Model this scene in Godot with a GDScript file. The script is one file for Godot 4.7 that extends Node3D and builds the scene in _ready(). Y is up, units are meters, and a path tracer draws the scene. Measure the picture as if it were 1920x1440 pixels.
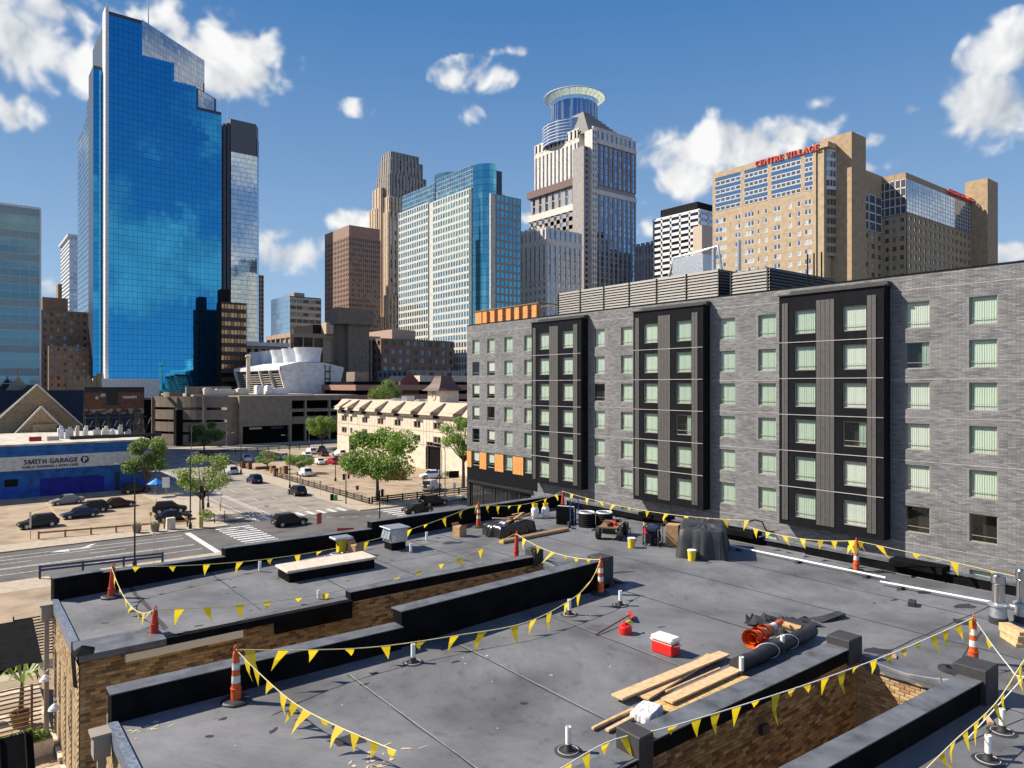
extends Node3D

# ---------------------------------------------------------------- constants of the place (metres, y up)
const ROOF = 12.3
const LEFT = 2.35
const HOTEL = 55.6
const TONE = {"soft": 0.87, "strong": 0.75, "grain": 0.81, "blotch": 0.8, "cloudy": 0.86, "wood": 0.77, "scuff": 0.71, "membrane": 0.8}
var M = {}
var T = {}
var C = {}
var used = {}
var rng = RandomNumberGenerator.new()

# ---------------------------------------------------------------- mesh building
class MB:
	var v = PackedVector3Array()
	var n = PackedVector3Array()
	var uv = PackedVector2Array()
	var idx = PackedInt32Array()
	func tri(a, b, c):
		var nn: Vector3 = (b - a).cross(c - a).normalized()
		var k = v.size()
		v.append_array([a, b, c]); n.append_array([nn, nn, nn]); uv.append_array([Vector2.ZERO, Vector2.ZERO, Vector2.ZERO])
		idx.append_array([k, k + 2, k + 1])
	func quad(a, b, c, d):
		var nn: Vector3 = (c - a).cross(d - b).normalized()
		var k = v.size()
		v.append_array([a, b, c, d]); n.append_array([nn, nn, nn, nn])
		uv.append_array([Vector2(0, 1), Vector2(1, 1), Vector2(1, 0), Vector2(0, 0)])
		idx.append_array([k, k + 2, k + 1, k, k + 3, k + 2])
	func box(lo: Vector3, hi: Vector3, skip = ""):
		var a = Vector3(lo.x, lo.y, hi.z); var b = Vector3(hi.x, lo.y, hi.z); var c = Vector3(hi.x, hi.y, hi.z); var d = Vector3(lo.x, hi.y, hi.z)
		var e = Vector3(lo.x, lo.y, lo.z); var f = Vector3(hi.x, lo.y, lo.z); var g = Vector3(hi.x, hi.y, lo.z); var h = Vector3(lo.x, hi.y, lo.z)
		quad(a, b, c, d); quad(f, e, h, g); quad(b, f, g, c); quad(e, a, d, h); quad(d, c, g, h)
		if not "b" in skip: quad(e, f, b, a)
	func obox(t: Transform3D, s: Vector3, r = 0.0):
		# box centred on the transform, with chamfered edges when r > 0
		var h = s * 0.5
		if r <= 0.0:
			var p = []
			for i in 8: p.append(t * Vector3(h.x * (1 if i & 1 else -1), h.y * (1 if i & 2 else -1), h.z * (1 if i & 4 else -1)))
			for q in [[4, 5, 7, 6], [1, 0, 2, 3], [5, 1, 3, 7], [0, 4, 6, 2], [6, 7, 3, 2], [0, 1, 5, 4]]: quad(p[q[0]], p[q[1]], p[q[2]], p[q[3]])
			return
		var k = Vector3(h.x - r, h.y - r, h.z - r)
		var P = func(sx, sy, sz, ax): return t * Vector3(sx * (h.x if ax == 0 else k.x), sy * (h.y if ax == 1 else k.y), sz * (h.z if ax == 2 else k.z))
		for s1 in [-1, 1]:
			quadn(P.call(s1, -1, -1, 0), P.call(s1, 1, -1, 0), P.call(s1, 1, 1, 0), P.call(s1, -1, 1, 0), t.basis.x * s1)
			quadn(P.call(-1, s1, -1, 1), P.call(1, s1, -1, 1), P.call(1, s1, 1, 1), P.call(-1, s1, 1, 1), t.basis.y * s1)
			quadn(P.call(-1, -1, s1, 2), P.call(1, -1, s1, 2), P.call(1, 1, s1, 2), P.call(-1, 1, s1, 2), t.basis.z * s1)
			for s2 in [-1, 1]:
				quadn(P.call(s1, s2, -1, 0), P.call(s1, s2, 1, 0), P.call(s1, s2, 1, 1), P.call(s1, s2, -1, 1), t.basis.x * s1 + t.basis.y * s2)
				quadn(P.call(s1, -1, s2, 0), P.call(s1, 1, s2, 0), P.call(s1, 1, s2, 2), P.call(s1, -1, s2, 2), t.basis.x * s1 + t.basis.z * s2)
				quadn(P.call(-1, s1, s2, 1), P.call(1, s1, s2, 1), P.call(1, s1, s2, 2), P.call(-1, s1, s2, 2), t.basis.y * s1 + t.basis.z * s2)
				for s3 in [-1, 1]:
					var a: Vector3 = P.call(s1, s2, s3, 0); var b: Vector3 = P.call(s1, s2, s3, 1); var c: Vector3 = P.call(s1, s2, s3, 2)
					if (b - a).cross(c - a).dot(t.basis.x * s1 + t.basis.y * s2 + t.basis.z * s3) > 0: tri(a, b, c)
					else: tri(a, c, b)
	func quadn(a, b, c, d, out: Vector3):
		if (c - a).cross(d - b).dot(out) > 0: quad(a, b, c, d)
		else: quad(d, c, b, a)
	func ring(pts: Array, closed = true):
		# pts: array of rings (arrays of Vector3, same length); smooth skin over them
		var k = v.size()
		var m: int = pts[0].size()
		for i in pts.size():
			for j in m:
				var pj: Vector3 = pts[i][(j + 1) % m if closed else mini(j + 1, m - 1)]
				var mj: Vector3 = pts[i][(j + m - 1) % m if closed else maxi(j - 1, 0)]
				var pi_: Vector3 = pts[mini(i + 1, pts.size() - 1)][j]
				var mi: Vector3 = pts[maxi(i - 1, 0)][j]
				v.append(pts[i][j]); n.append((pj - mj).cross(pi_ - mi).normalized()); uv.append(Vector2(float(j) / m, float(i) / pts.size()))
		for i in pts.size() - 1:
			for j in (m if closed else m - 1):
				var a = k + i * m + j; var b = k + i * m + (j + 1) % m
				var c = b + m; var d = a + m
				idx.append_array([a, c, b, a, d, c])
	func tube(path: Array, rad, seg = 8, cap = true):
		var rings = []
		var up = Vector3.UP
		for i in path.size():
			var d: Vector3 = (path[mini(i + 1, path.size() - 1)] - path[maxi(i - 1, 0)]).normalized()
			if i == 0:
				up = Vector3.UP if absf(d.y) < 0.9 else Vector3.RIGHT
			var s = d.cross(up).normalized(); up = s.cross(d).normalized()
			var r: float = rad[i] if rad is Array else rad
			var rg = []
			for j in seg:
				var an = TAU * j / seg
				rg.append(path[i] + (s * cos(an) + up * sin(an)) * r)
			rings.append(rg)
		ring(rings)
		if cap:
			for e in [0, rings.size() - 1]:
				var ctr: Vector3 = path[e]
				for j in seg:
					if e == 0: tri(ctr, rings[e][(j + 1) % seg], rings[e][j])
					else: tri(ctr, rings[e][j], rings[e][(j + 1) % seg])
	func lathe(c: Vector3, prof: Array, seg = 12):
		# prof: [radius, height] pairs from bottom to top
		var rings = []
		for p in prof:
			var rg = []
			for j in seg:
				var an = -TAU * j / seg
				rg.append(c + Vector3(cos(an) * p[0], p[1], sin(an) * p[0]))
			rings.append(rg)
		for i in rings.size() - 1:
			for j in seg:
				var a: Vector3 = rings[i][j]; var b: Vector3 = rings[i][(j + 1) % seg]; var cc: Vector3 = rings[i + 1][(j + 1) % seg]; var d: Vector3 = rings[i + 1][j]
				var k = v.size()
				var am = -TAU * j / seg; var bm = -TAU * (j + 1) / seg
				var sl: float = prof[i][0] - prof[i + 1][0]; var hh: float = prof[i + 1][1] - prof[i][1]
				var na = Vector3(cos(am) * hh, sl, sin(am) * hh).normalized(); var nb = Vector3(cos(bm) * hh, sl, sin(bm) * hh).normalized()
				v.append_array([a, b, cc, d]); n.append_array([na, nb, nb, na]); uv.append_array([Vector2.ZERO, Vector2.ZERO, Vector2.ZERO, Vector2.ZERO])
				idx.append_array([k, k + 2, k + 1, k, k + 3, k + 2])
	func prism(poly: Array, y0: float, y1: float):
		# poly: Vector2 (x, z) outline, convex enough for a fan; walls and top
		var m = poly.size()
		var ar = 0.0
		for i in m: ar += poly[i].x * poly[(i + 1) % m].y - poly[(i + 1) % m].x * poly[i].y
		var q = poly.duplicate()
		if ar > 0: q.reverse()
		for i in m:
			var a: Vector2 = q[i]; var b: Vector2 = q[(i + 1) % m]
			quad(Vector3(a.x, y0, a.y), Vector3(b.x, y0, b.y), Vector3(b.x, y1, b.y), Vector3(a.x, y1, a.y))
		var tr = Geometry2D.triangulate_polygon(PackedVector2Array(q))
		for i in range(0, tr.size(), 3):
			var a2: Vector2 = q[tr[i]]; var b2: Vector2 = q[tr[i + 1]]; var c2: Vector2 = q[tr[i + 2]]
			var A = Vector3(a2.x, y1, a2.y); var B = Vector3(b2.x, y1, b2.y); var CC = Vector3(c2.x, y1, c2.y)
			if (B - A).cross(CC - A).y > 0: tri(A, B, CC)
			else: tri(A, CC, B)
	func mesh() -> ArrayMesh:
		var arr = []
		arr.resize(Mesh.ARRAY_MAX)
		arr[Mesh.ARRAY_VERTEX] = v; arr[Mesh.ARRAY_NORMAL] = n; arr[Mesh.ARRAY_TEX_UV] = uv; arr[Mesh.ARRAY_INDEX] = idx
		var m = ArrayMesh.new()
		if v.size(): m.add_surface_from_arrays(Mesh.PRIMITIVE_TRIANGLES, arr)
		return m

func V(x, y, z) -> Vector3: return Vector3(x, y, z)
func at(x, y, z, turn = 0.0) -> Transform3D: return Transform3D(Basis(Vector3.UP, turn), Vector3(x, y, z))
func lin(r, g, b, a = 1.0) -> Color:
	var c = Color(r, g, b).linear_to_srgb()
	c.a = a
	return c

func numbered(called: String) -> String:
	used[called] = used.get(called, -1) + 1
	return called if used[called] == 0 else "%s_%03d" % [called, used[called]]

func thing(called, label, category, pos = Vector3.ZERO, turn = 0.0, group = "") -> Node3D:
	var o = Node3D.new()
	o.name = numbered(called)
	add_child(o)
	o.position = pos
	o.rotation.y = turn
	tag(o, label, category, group)
	return o

func tag(o: Node3D, label = "", category = "", group = "", kind = ""):
	if label: o.set_meta("label", label)
	if category: o.set_meta("category", category)
	if group: o.set_meta("group", group)
	if kind: o.set_meta("kind", kind)
	return o

func part(called: String, m, mat: Material, parent: Node3D, xf = Transform3D.IDENTITY) -> MeshInstance3D:
	var o = MeshInstance3D.new()
	o.name = called
	o.mesh = m.mesh() if m is MB else m
	o.material_override = mat
	o.transform = xf
	parent.add_child(o, true)
	return o

func solo(called: String, m, mat: Material, label: String, category: String, pos = Vector3.ZERO, turn = 0.0, group = "") -> MeshInstance3D:
	var o = MeshInstance3D.new()
	o.name = numbered(called)
	o.mesh = m.mesh() if m is MB else m
	o.material_override = mat
	o.position = pos
	o.rotation.y = turn
	add_child(o)
	tag(o, label, category, group)
	return o

func struct(called: String, m, mat: Material) -> MeshInstance3D:
	var o = MeshInstance3D.new()
	o.name = numbered(called)
	o.mesh = m.mesh() if m is MB else m
	o.material_override = mat
	add_child(o)
	o.set_meta("kind", "structure")
	return o

func copies(called: String, mesh: Mesh, xf: Array, cols: Array, mat: Material, parent: Node3D) -> MultiMeshInstance3D:
	var mm = MultiMesh.new()
	mm.transform_format = MultiMesh.TRANSFORM_3D
	mm.use_colors = cols.size() > 0
	mm.mesh = mesh
	mm.instance_count = xf.size()
	for i in xf.size():
		mm.set_instance_transform(i, xf[i])
		if cols.size(): mm.set_instance_color(i, cols[i])
	var o = MultiMeshInstance3D.new()
	o.name = called
	o.multimesh = mm
	o.material_override = mat
	parent.add_child(o, true)
	o.set_meta("kind", "stuff")
	return o

# ---------------------------------------------------------------- materials
func noise_tex(seed_: int, freq: float, lo: float, hi: float, octaves = 4, size = 512, kind = FastNoiseLite.TYPE_SIMPLEX_SMOOTH) -> NoiseTexture2D:
	var f = FastNoiseLite.new()
	f.seed = seed_
	f.noise_type = kind
	f.frequency = freq
	f.fractal_octaves = octaves
	f.fractal_type = FastNoiseLite.FRACTAL_FBM
	var t = NoiseTexture2D.new()
	t.width = size
	t.height = size
	t.seamless = true
	t.noise = f
	var g = Gradient.new()
	g.offsets = PackedFloat32Array([0.0, 0.35, 0.65, 1.0])
	g.colors = PackedColorArray([Color(lo, lo, lo), Color(lerpf(lo, hi, 0.55), lerpf(lo, hi, 0.55), lerpf(lo, hi, 0.55)), Color(lerpf(lo, hi, 0.8), lerpf(lo, hi, 0.8), lerpf(lo, hi, 0.8)), Color(hi, hi, hi)])
	t.color_ramp = g
	return t

func membrane_tex() -> ImageTexture:
	# aged roofing rubber, 11 m a tile: chalky bloom, dark scuffs and drag marks, pale specks
	var n = 1024
	var im = Image.create(n, n, false, Image.FORMAT_RGB8)
	var a = FastNoiseLite.new(); a.seed = 4; a.frequency = 1.0; a.fractal_octaves = 5; a.noise_type = FastNoiseLite.TYPE_SIMPLEX_SMOOTH
	var b = FastNoiseLite.new(); b.seed = 9; b.frequency = 1.0; b.fractal_octaves = 2; b.noise_type = FastNoiseLite.TYPE_SIMPLEX_SMOOTH
	for y in n:
		# a torus in noise space keeps the tile seamless
		var v = TAU * y / n
		var cv = cos(v); var sv = sin(v)
		for x in n:
			var u = TAU * x / n
			var p = Vector3(cos(u) * 1.6 + cv * 0.9, sin(u) * 1.6 + sv * 1.1, cv * 1.3 - sv * 0.7)
			var g = 0.9 + 0.07 * a.get_noise_3dv(p * 2.0) + 0.05 * a.get_noise_3dv(p * 13.0)
			var s = a.get_noise_3dv(p * 3.1 + Vector3(7, 3, 1))
			if s > 0.25: g -= (s - 0.25) * 0.3
			var f = b.get_noise_3dv(p * 55.0)
			g += 0.03 * f
			if f > 0.62: g += 0.1
			im.set_pixel(x, y, Color(g, g, g))
	rng.seed = 71
	for k in 90:
		var c = Vector2(rng.randf() * n, rng.randf() * n)
		var d = Vector2.from_angle(rng.randf_range(-0.35, 0.35) + (PI / 2 if k % 3 == 0 else 0.0))
		var tone = rng.randf_range(-0.14, 0.1)
		for j in rng.randi_range(15, 90):
			c += d
			var q = Vector2i(posmod(int(c.x), n), posmod(int(c.y), n))
			var o = im.get_pixelv(q)
			im.set_pixelv(q, Color(o.r + tone, o.g + tone, o.b + tone))
	return ImageTexture.create_from_image(im)

func mat(color: Color, rough = 0.8, metal = 0.0, spec = 0.5) -> StandardMaterial3D:
	var m = StandardMaterial3D.new()
	m.albedo_color = color
	m.roughness = rough
	m.metallic = metal
	m.metallic_specular = spec
	return m

func worn(color: Color, rough: float, fine = "soft", coarse = "soft", fs = 1.0, cs = 0.12, bump = 0.0, local = false) -> StandardMaterial3D:
	# two layers of tone over one colour: fine grain and coarse patches, laid over by world position
	# the tone maps darken on average; the colour given is the mean seen
	var gain: float = 1.0 / (TONE[fine] * TONE[coarse])
	var lc = color.srgb_to_linear()
	var m = mat(lin(minf(lc.r * gain, 1.0), minf(lc.g * gain, 1.0), minf(lc.b * gain, 1.0)), rough)
	m.albedo_texture = T[fine]
	m.uv1_triplanar = true
	m.uv1_world_triplanar = not local
	m.uv1_scale = V(fs, fs, fs)
	m.detail_enabled = true
	m.detail_albedo = T[coarse]
	m.detail_blend_mode = BaseMaterial3D.BLEND_MODE_MUL
	m.detail_uv_layer = BaseMaterial3D.DETAIL_UV_2
	m.uv2_triplanar = true
	m.uv2_world_triplanar = not local
	m.uv2_scale = V(cs, cs, cs)
	if bump > 0.0:
		m.heightmap_enabled = true
		m.heightmap_texture = T[fine]
		m.heightmap_scale = bump
	return m

func glass_mirror(color: Color, rough = 0.03) -> StandardMaterial3D:
	return mat(color, rough, 0.92)

func make_materials():
	T.soft = noise_tex(1, 0.02, 0.82, 1.0)
	T.strong = noise_tex(2, 0.012, 0.62, 1.0, 5)
	T.grain = noise_tex(3, 0.18, 0.72, 1.0, 3)
	T.blotch = noise_tex(4, 0.008, 0.7, 1.0, 6)
	T.cloudy = noise_tex(5, 0.006, 0.8, 1.0, 5)
	T.wood = noise_tex(6, 0.03, 0.66, 1.0, 4)
	T.scuff = noise_tex(7, 0.03, 0.55, 1.0, 6)
	T.membrane = membrane_tex()
	# foreground roofs
	M.roof = worn(lin(0.14, 0.143, 0.148), 0.65, "membrane", "strong", 0.09, 0.045)
	M.seam = worn(lin(0.035, 0.035, 0.038), 0.75, "grain", "soft", 2.0, 0.3)
	M.patch = worn(lin(0.028, 0.028, 0.03), 0.6, "grain", "soft", 2.0, 0.3)
	M.seam_light = worn(lin(0.42, 0.4, 0.36), 0.7, "grain", "soft", 2.0, 0.3)
	M.black = worn(lin(0.008, 0.008, 0.009), 0.8, "soft", "strong", 0.8, 0.2)
	M.black.metallic_specular = 0.15
	M.coping = worn(lin(0.115, 0.122, 0.133), 0.5, "membrane", "strong", 0.2, 0.2)
	M.coping_blue = worn(lin(0.16, 0.19, 0.24), 0.38, "scuff", "soft", 0.7, 0.2)
	M.peel = worn(lin(0.55, 0.45, 0.33), 0.85, "grain", "strong", 2.0, 0.6)
	M.mortar = worn(lin(0.36, 0.27, 0.16), 0.95, "grain", "soft", 2.0, 0.5)
	for i in 5:
		var b = [Color(0.36, 0.215, 0.085), Color(0.28, 0.155, 0.062), Color(0.52, 0.335, 0.15), Color(0.17, 0.095, 0.04), Color(0.42, 0.265, 0.11)][i]
		M["brick%d" % i] = worn(lin(b.r, b.g, b.b), 0.92, "grain", "soft", 3.0, 0.7)
	M.brick_copies = worn(lin(1, 1, 1), 0.92, "grain", "soft", 3.0, 0.7)
	M.brick_copies.vertex_color_use_as_albedo = true
	M.tan_brick = worn(lin(0.42, 0.29, 0.15), 0.92, "grain", "strong", 3.0, 0.5)
	# hotel
	M.hmortar = worn(lin(0.2, 0.2, 0.205), 0.9, "grain", "soft", 2.0, 0.2)
	M.hbrick = worn(lin(1, 1, 1), 0.85, "grain", "cloudy", 2.0, 0.1)
	M.hbrick.vertex_color_use_as_albedo = true
	for i in 3: M["hb%d" % i] = worn([lin(0.24, 0.24, 0.245), lin(0.3, 0.298, 0.3), lin(0.19, 0.19, 0.196)][i], 0.85, "grain", "cloudy", 2.0, 0.1)
	M.bay = worn(lin(0.011, 0.0115, 0.014), 0.35, "soft", "soft", 0.5, 0.1)
	M.bay.metallic_specular = 0.22
	M.flute = worn(lin(0.075, 0.072, 0.07), 0.6, "grain", "soft", 2.0, 0.2)
	M.hline = mat(lin(0.42, 0.41, 0.4), 0.6)
	M.hframe = mat(lin(0.34, 0.33, 0.28), 0.45)
	M.pane = mat(Color(0.1, 0.14, 0.13, 0.1), 0.02, 0.0, 0.9)
	M.pane.transparency = BaseMaterial3D.TRANSPARENCY_ALPHA
	M.curtain = mat(lin(0.5, 0.62, 0.5), 0.9)
	M.curtain2 = mat(lin(0.56, 0.64, 0.55), 0.9)
	M.curtain3 = mat(lin(0.42, 0.55, 0.44), 0.9)
	M.room = mat(lin(0.008, 0.009, 0.008), 0.9)
	M.orange = worn(lin(0.62, 0.28, 0.08), 0.6, "wood", "soft", 0.8, 0.2)
	M.louver = worn(lin(0.038, 0.037, 0.036), 0.5, "soft", "soft", 0.5, 0.1)
	# street level
	M.asphalt = worn(lin(0.1, 0.095, 0.089), 0.92, "grain", "blotch", 0.8, 0.05)
	M.asphalt2 = worn(lin(0.25, 0.22, 0.185), 0.92, "grain", "blotch", 0.8, 0.045)
	M.lot = worn(lin(0.33, 0.25, 0.165), 0.92, "grain", "blotch", 0.8, 0.05)
	M.walk = worn(lin(0.4, 0.335, 0.25), 0.9, "grain", "soft", 0.8, 0.1)
	M.paint = worn(lin(0.72, 0.72, 0.7), 0.8, "grain", "strong", 1.2, 0.4)
	M.paint_y = worn(lin(0.6, 0.42, 0.12), 0.8, "grain", "strong", 1.2, 0.4)
	M.tar = mat(lin(0.06, 0.055, 0.05), 0.85)
	M.concrete = worn(lin(0.3, 0.265, 0.22), 0.9, "grain", "soft", 0.6, 0.04)
	M.concrete_d = worn(lin(0.24, 0.195, 0.15), 0.9, "grain", "soft", 0.6, 0.04)
	M.white = worn(lin(0.7, 0.7, 0.69), 0.6, "soft", "soft", 0.4, 0.08)
	M.offwhite = worn(lin(0.62, 0.56, 0.46), 0.85, "soft", "soft", 0.4, 0.08)
	M.dark = mat(lin(0.014, 0.014, 0.015), 0.85, 0.0, 0.25)
	M.iron = mat(lin(0.025, 0.024, 0.023), 0.5, 0.3)
	M.galv = worn(lin(0.5, 0.52, 0.54), 0.35, "soft", "soft", 0.7, 0.3)
	M.galv.metallic = 0.7
	M.chrome = mat(lin(0.6, 0.6, 0.6), 0.18, 1.0)
	M.wood = worn(lin(0.56, 0.37, 0.19), 0.8, "soft", "soft", 1.4, 0.4, 0.0, true)
	M.wood2 = worn(lin(0.6, 0.41, 0.22), 0.8, "soft", "soft", 1.6, 0.5, 0.0, true)
	M.osb = worn(lin(0.55, 0.36, 0.14), 0.85, "grain", "strong", 1.2, 0.9, 0.0, true)
	M.wood.uv1_scale = V(0.25, 3.0, 3.0)
	M.wood2.uv1_scale = V(0.2, 2.6, 2.6)
	M.timber = worn(lin(0.2, 0.115, 0.055), 0.85, "wood", "soft", 0.8, 0.2)
	M.timber_d = worn(lin(0.045, 0.035, 0.028), 0.85, "wood", "soft", 0.8, 0.2)
	M.card = worn(lin(0.42, 0.26, 0.12), 0.85, "soft", "soft", 1.4, 0.5, 0.0, true)
	M.cone = worn(lin(0.75, 0.1, 0.015), 0.5, "soft", "strong", 1.5, 0.8)
	M.cone_red = worn(lin(0.5, 0.04, 0.015), 0.5, "soft", "strong", 1.5, 0.8)
	M.sleeve = worn(lin(0.75, 0.72, 0.68), 0.4, "soft", "strong", 1.5, 0.8)
	M.flag = mat(lin(0.92, 0.66, 0.015), 0.6)
	M.flag.backlight_enabled = true
	M.flag.backlight = Color(1.0, 0.88, 0.15)
	M.rope = mat(lin(0.7, 0.6, 0.3), 0.8)
	M.rope_w = mat(lin(0.75, 0.73, 0.68), 0.8)
	M.red = mat(lin(0.65, 0.015, 0.012), 0.35)
	M.redd = mat(lin(0.35, 0.02, 0.02), 0.45)
	M.yellow = mat(lin(0.75, 0.55, 0.02), 0.45)
	M.pvc = mat(lin(0.78, 0.78, 0.75), 0.4)
	M.rubber = worn(lin(0.03, 0.03, 0.032), 0.6, "soft", "strong", 1.2, 0.5)
	M.tarp = worn(lin(0.035, 0.037, 0.04), 0.55, "soft", "strong", 0.8, 0.3)
	M.blue = mat(lin(0.02, 0.06, 0.2), 0.4)
	M.navy = worn(lin(0.006, 0.02, 0.07), 0.55, "soft", "soft", 0.8, 0.2)
	M.tyre = mat(lin(0.02, 0.02, 0.02), 0.85)
	M.rim = mat(lin(0.45, 0.45, 0.46), 0.35, 0.8)
	M.carglass = mat(lin(0.012, 0.014, 0.016), 0.05, 0.0, 0.8)
	M.tail = mat(lin(0.35, 0.01, 0.01), 0.2)
	M.head = mat(lin(0.75, 0.75, 0.72), 0.15)
	M.plate = mat(lin(0.6, 0.62, 0.6), 0.5)
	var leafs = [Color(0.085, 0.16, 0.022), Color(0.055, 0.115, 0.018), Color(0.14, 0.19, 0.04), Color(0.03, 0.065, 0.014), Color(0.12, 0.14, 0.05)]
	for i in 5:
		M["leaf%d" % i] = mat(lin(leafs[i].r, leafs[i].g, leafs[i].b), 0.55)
		M["leaf%d" % i].backlight_enabled = true
		M["leaf%d" % i].backlight = Color(0.5, 0.6, 0.2)
	M.bark = worn(lin(0.09, 0.07, 0.05), 0.95, "grain", "soft", 2.0, 0.5)

# ---------------------------------------------------------------- sky
func sky_image() -> Image:
	# air and clouds; computed coarsely all round and finely where the camera looks
	var W = 3072
	var H = 1536
	var lowW = 768
	var lowH = 384
	var low = Image.create(lowW, lowH, false, Image.FORMAT_RGBF)
	var fb = FastNoiseLite.new()
	fb.seed = 11; fb.noise_type = FastNoiseLite.TYPE_SIMPLEX_SMOOTH; fb.frequency = 1.0; fb.fractal_octaves = 6; fb.fractal_gain = 0.55
	var fw = FastNoiseLite.new()
	fw.seed = 23; fw.noise_type = FastNoiseLite.TYPE_SIMPLEX_SMOOTH; fw.frequency = 1.0; fw.fractal_octaves = 3
	var blobs = cloud_blobs()
	for y in lowH:
		var near = blobs.filter(func(b): return absf(90.0 - 180.0 * (y + 0.5) / lowH - b[1]) < 1.95 * b[3])
		for x in lowW: low.set_pixel(x, y, sky_at(float(x) / lowW, (y + 0.5) / lowH, fb, fw, near))
	low.resize(W, H, Image.INTERPOLATE_CUBIC)
	# the part in view: from 38 degrees left to 38 degrees right of the lens axis, 32 degrees up
	var u0 = int(W * (38.17 - 40.0) / 360.0)
	var u1 = int(W * (38.17 + 40.0) / 360.0)
	for y in range(int(H * (0.5 - 32.0 / 180.0)), H / 2 + 4):
		var near = blobs.filter(func(b): return absf(90.0 - 180.0 * (y + 0.5) / H - b[1]) < 1.95 * b[3])
		for x in range(u0, u1): low.set_pixel(posmod(x, W), y, sky_at(float(posmod(x, W)) / W, (y + 0.5) / H, fb, fw, near))
	return low

func cloud_blobs() -> Array:
	# azimuth and height in degrees from the lens axis, half width, half height, weight
	var out = []
	var px = [[70, 100, 120, 80, 1.05], [140, 130, 100, 60, 1.05], [110, 20, 120, 40, 0.8], [15, 212, 65, 38, 1.0], [420, 110, 140, 85, 1.1], [330, 50, 80, 50, 0.85], [475, 100, 75, 75, 1.0], [380, 150, 110, 40, 0.85],
		[885, 145, 70, 30, 0.4], [945, 97, 38, 10, 0.42], [878, 222, 26, 20, 0.38], [665, 205, 30, 16, 0.36], [550, 480, 75, 42, 0.85], [520, 440, 50, 25, 0.7], [650, 415, 45, 22, 0.9], [610, 470, 40, 20, 0.5],
		[1300, 285, 105, 60, 1.1], [1400, 275, 130, 52, 1.1], [1470, 250, 100, 42, 1.0], [1280, 335, 60, 50, 1.0], [1530, 195, 34, 30, 0.7], [1620, 268, 40, 16, 0.6], [1855, 215, 115, 80, 1.1], [1895, 100, 95, 60, 1.05], [1800, 240, 50, 45, 0.8], [1715, 205, 28, 20, 0.6],
		[1890, 478, 45, 22, 0.95], [1215, 430, 34, 30, 0.9], [100, 545, 34, 22, 0.85], [1190, 380, 50, 20, 0.6], [980, 410, 20, 14, 0.8], [1640, 315, 50, 12, 0.4]]
	for p in px:
		var dx: float = (p[0] - 960.0) / 1333.0
		var dy: float = (722.0 - p[1]) / 1333.0
		var az = rad_to_deg(atan(dx))
		var k = cos(deg_to_rad(az))
		var el = rad_to_deg(atan(dy * k))
		out.append([az + 38.17, el, rad_to_deg(p[2] / 1333.0) * k * k, rad_to_deg(p[3] / 1333.0) * k, p[4]])
	# the same kind of scattered cumulus goes on round the rest of the sky
	rng.seed = 77
	for i in 120:
		var az = rng.randf_range(85.0, 350.0)
		var el = rng.randf_range(3.0, 60.0)
		var s = rng.randf_range(2.0, 6.0)
		out.append([az, el, s * rng.randf_range(1.0, 1.9), s * rng.randf_range(0.6, 0.9), rng.randf_range(0.7, 1.0)])
	return out

func sky_at(u: float, v: float, fb: FastNoiseLite, fw: FastNoiseLite, blobs: Array) -> Color:
	var az = u * 360.0
	var el = 90.0 - v * 180.0
	var e = maxf(el, 0.0) / 90.0
	var h = pow(1.0 - e, 4.0)
	var c = Vector3(-0.05, 0.1, 0.45).lerp(Vector3(0.56, 0.8, 1.05), h).max(Vector3(0.012, 0.1, 0.3))
	var ce = cos(deg_to_rad(el))
	var d = Vector3(sin(deg_to_rad(az)) * ce, sin(deg_to_rad(el)), -cos(deg_to_rad(az)) * ce)
	if el < 0.0: return Color(0.2, 0.19, 0.18)
	var m = 0.0
	for b in blobs:
		var da: float = absf(wrapf(az - b[0], -180.0, 180.0)) / b[2]
		if da > 1.9: continue
		var de: float = (el - b[1]) / b[3]
		if de < -1.9 or de > 1.9: continue
		# flat bases: fall off faster below
		if de < 0.0: de *= 1.35
		m = maxf(m, b[4] * (1.0 - 0.8 * sqrt(da * da + de * de)))
	if m > 0.0:
		var q = d + Vector3(fw.get_noise_3dv(d * 7.0), fw.get_noise_3dv(d * 7.0 + V(5, 1, 2)), fw.get_noise_3dv(d * 7.0 + V(2, 7, 4))) * 0.03
		var nz = fb.get_noise_3dv(q * 9.0) + 0.35 * fb.get_noise_3dv(q * 38.0)
		var dens = smoothstep(0.0, 0.5, m * 0.95 + nz * 0.8 - 0.1)
		if dens > 0.0:
			# sunlit tops and greyer bases, from how thick the cloud is on the sun's side
			var q2 = q + Vector3(-0.62, 0.66, -0.42) * 0.03
			var thick = clampf(0.62 + (nz - fb.get_noise_3dv(q2 * 9.0) * 1.15) * 0.9, 0.0, 1.0)
			var bright = Vector3(0.56, 0.62, 0.7).lerp(Vector3(1.15, 1.15, 1.13), thick)
			c = c.lerp(bright, dens * 0.97)
	return Color(c.x, c.y, c.z)

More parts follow.
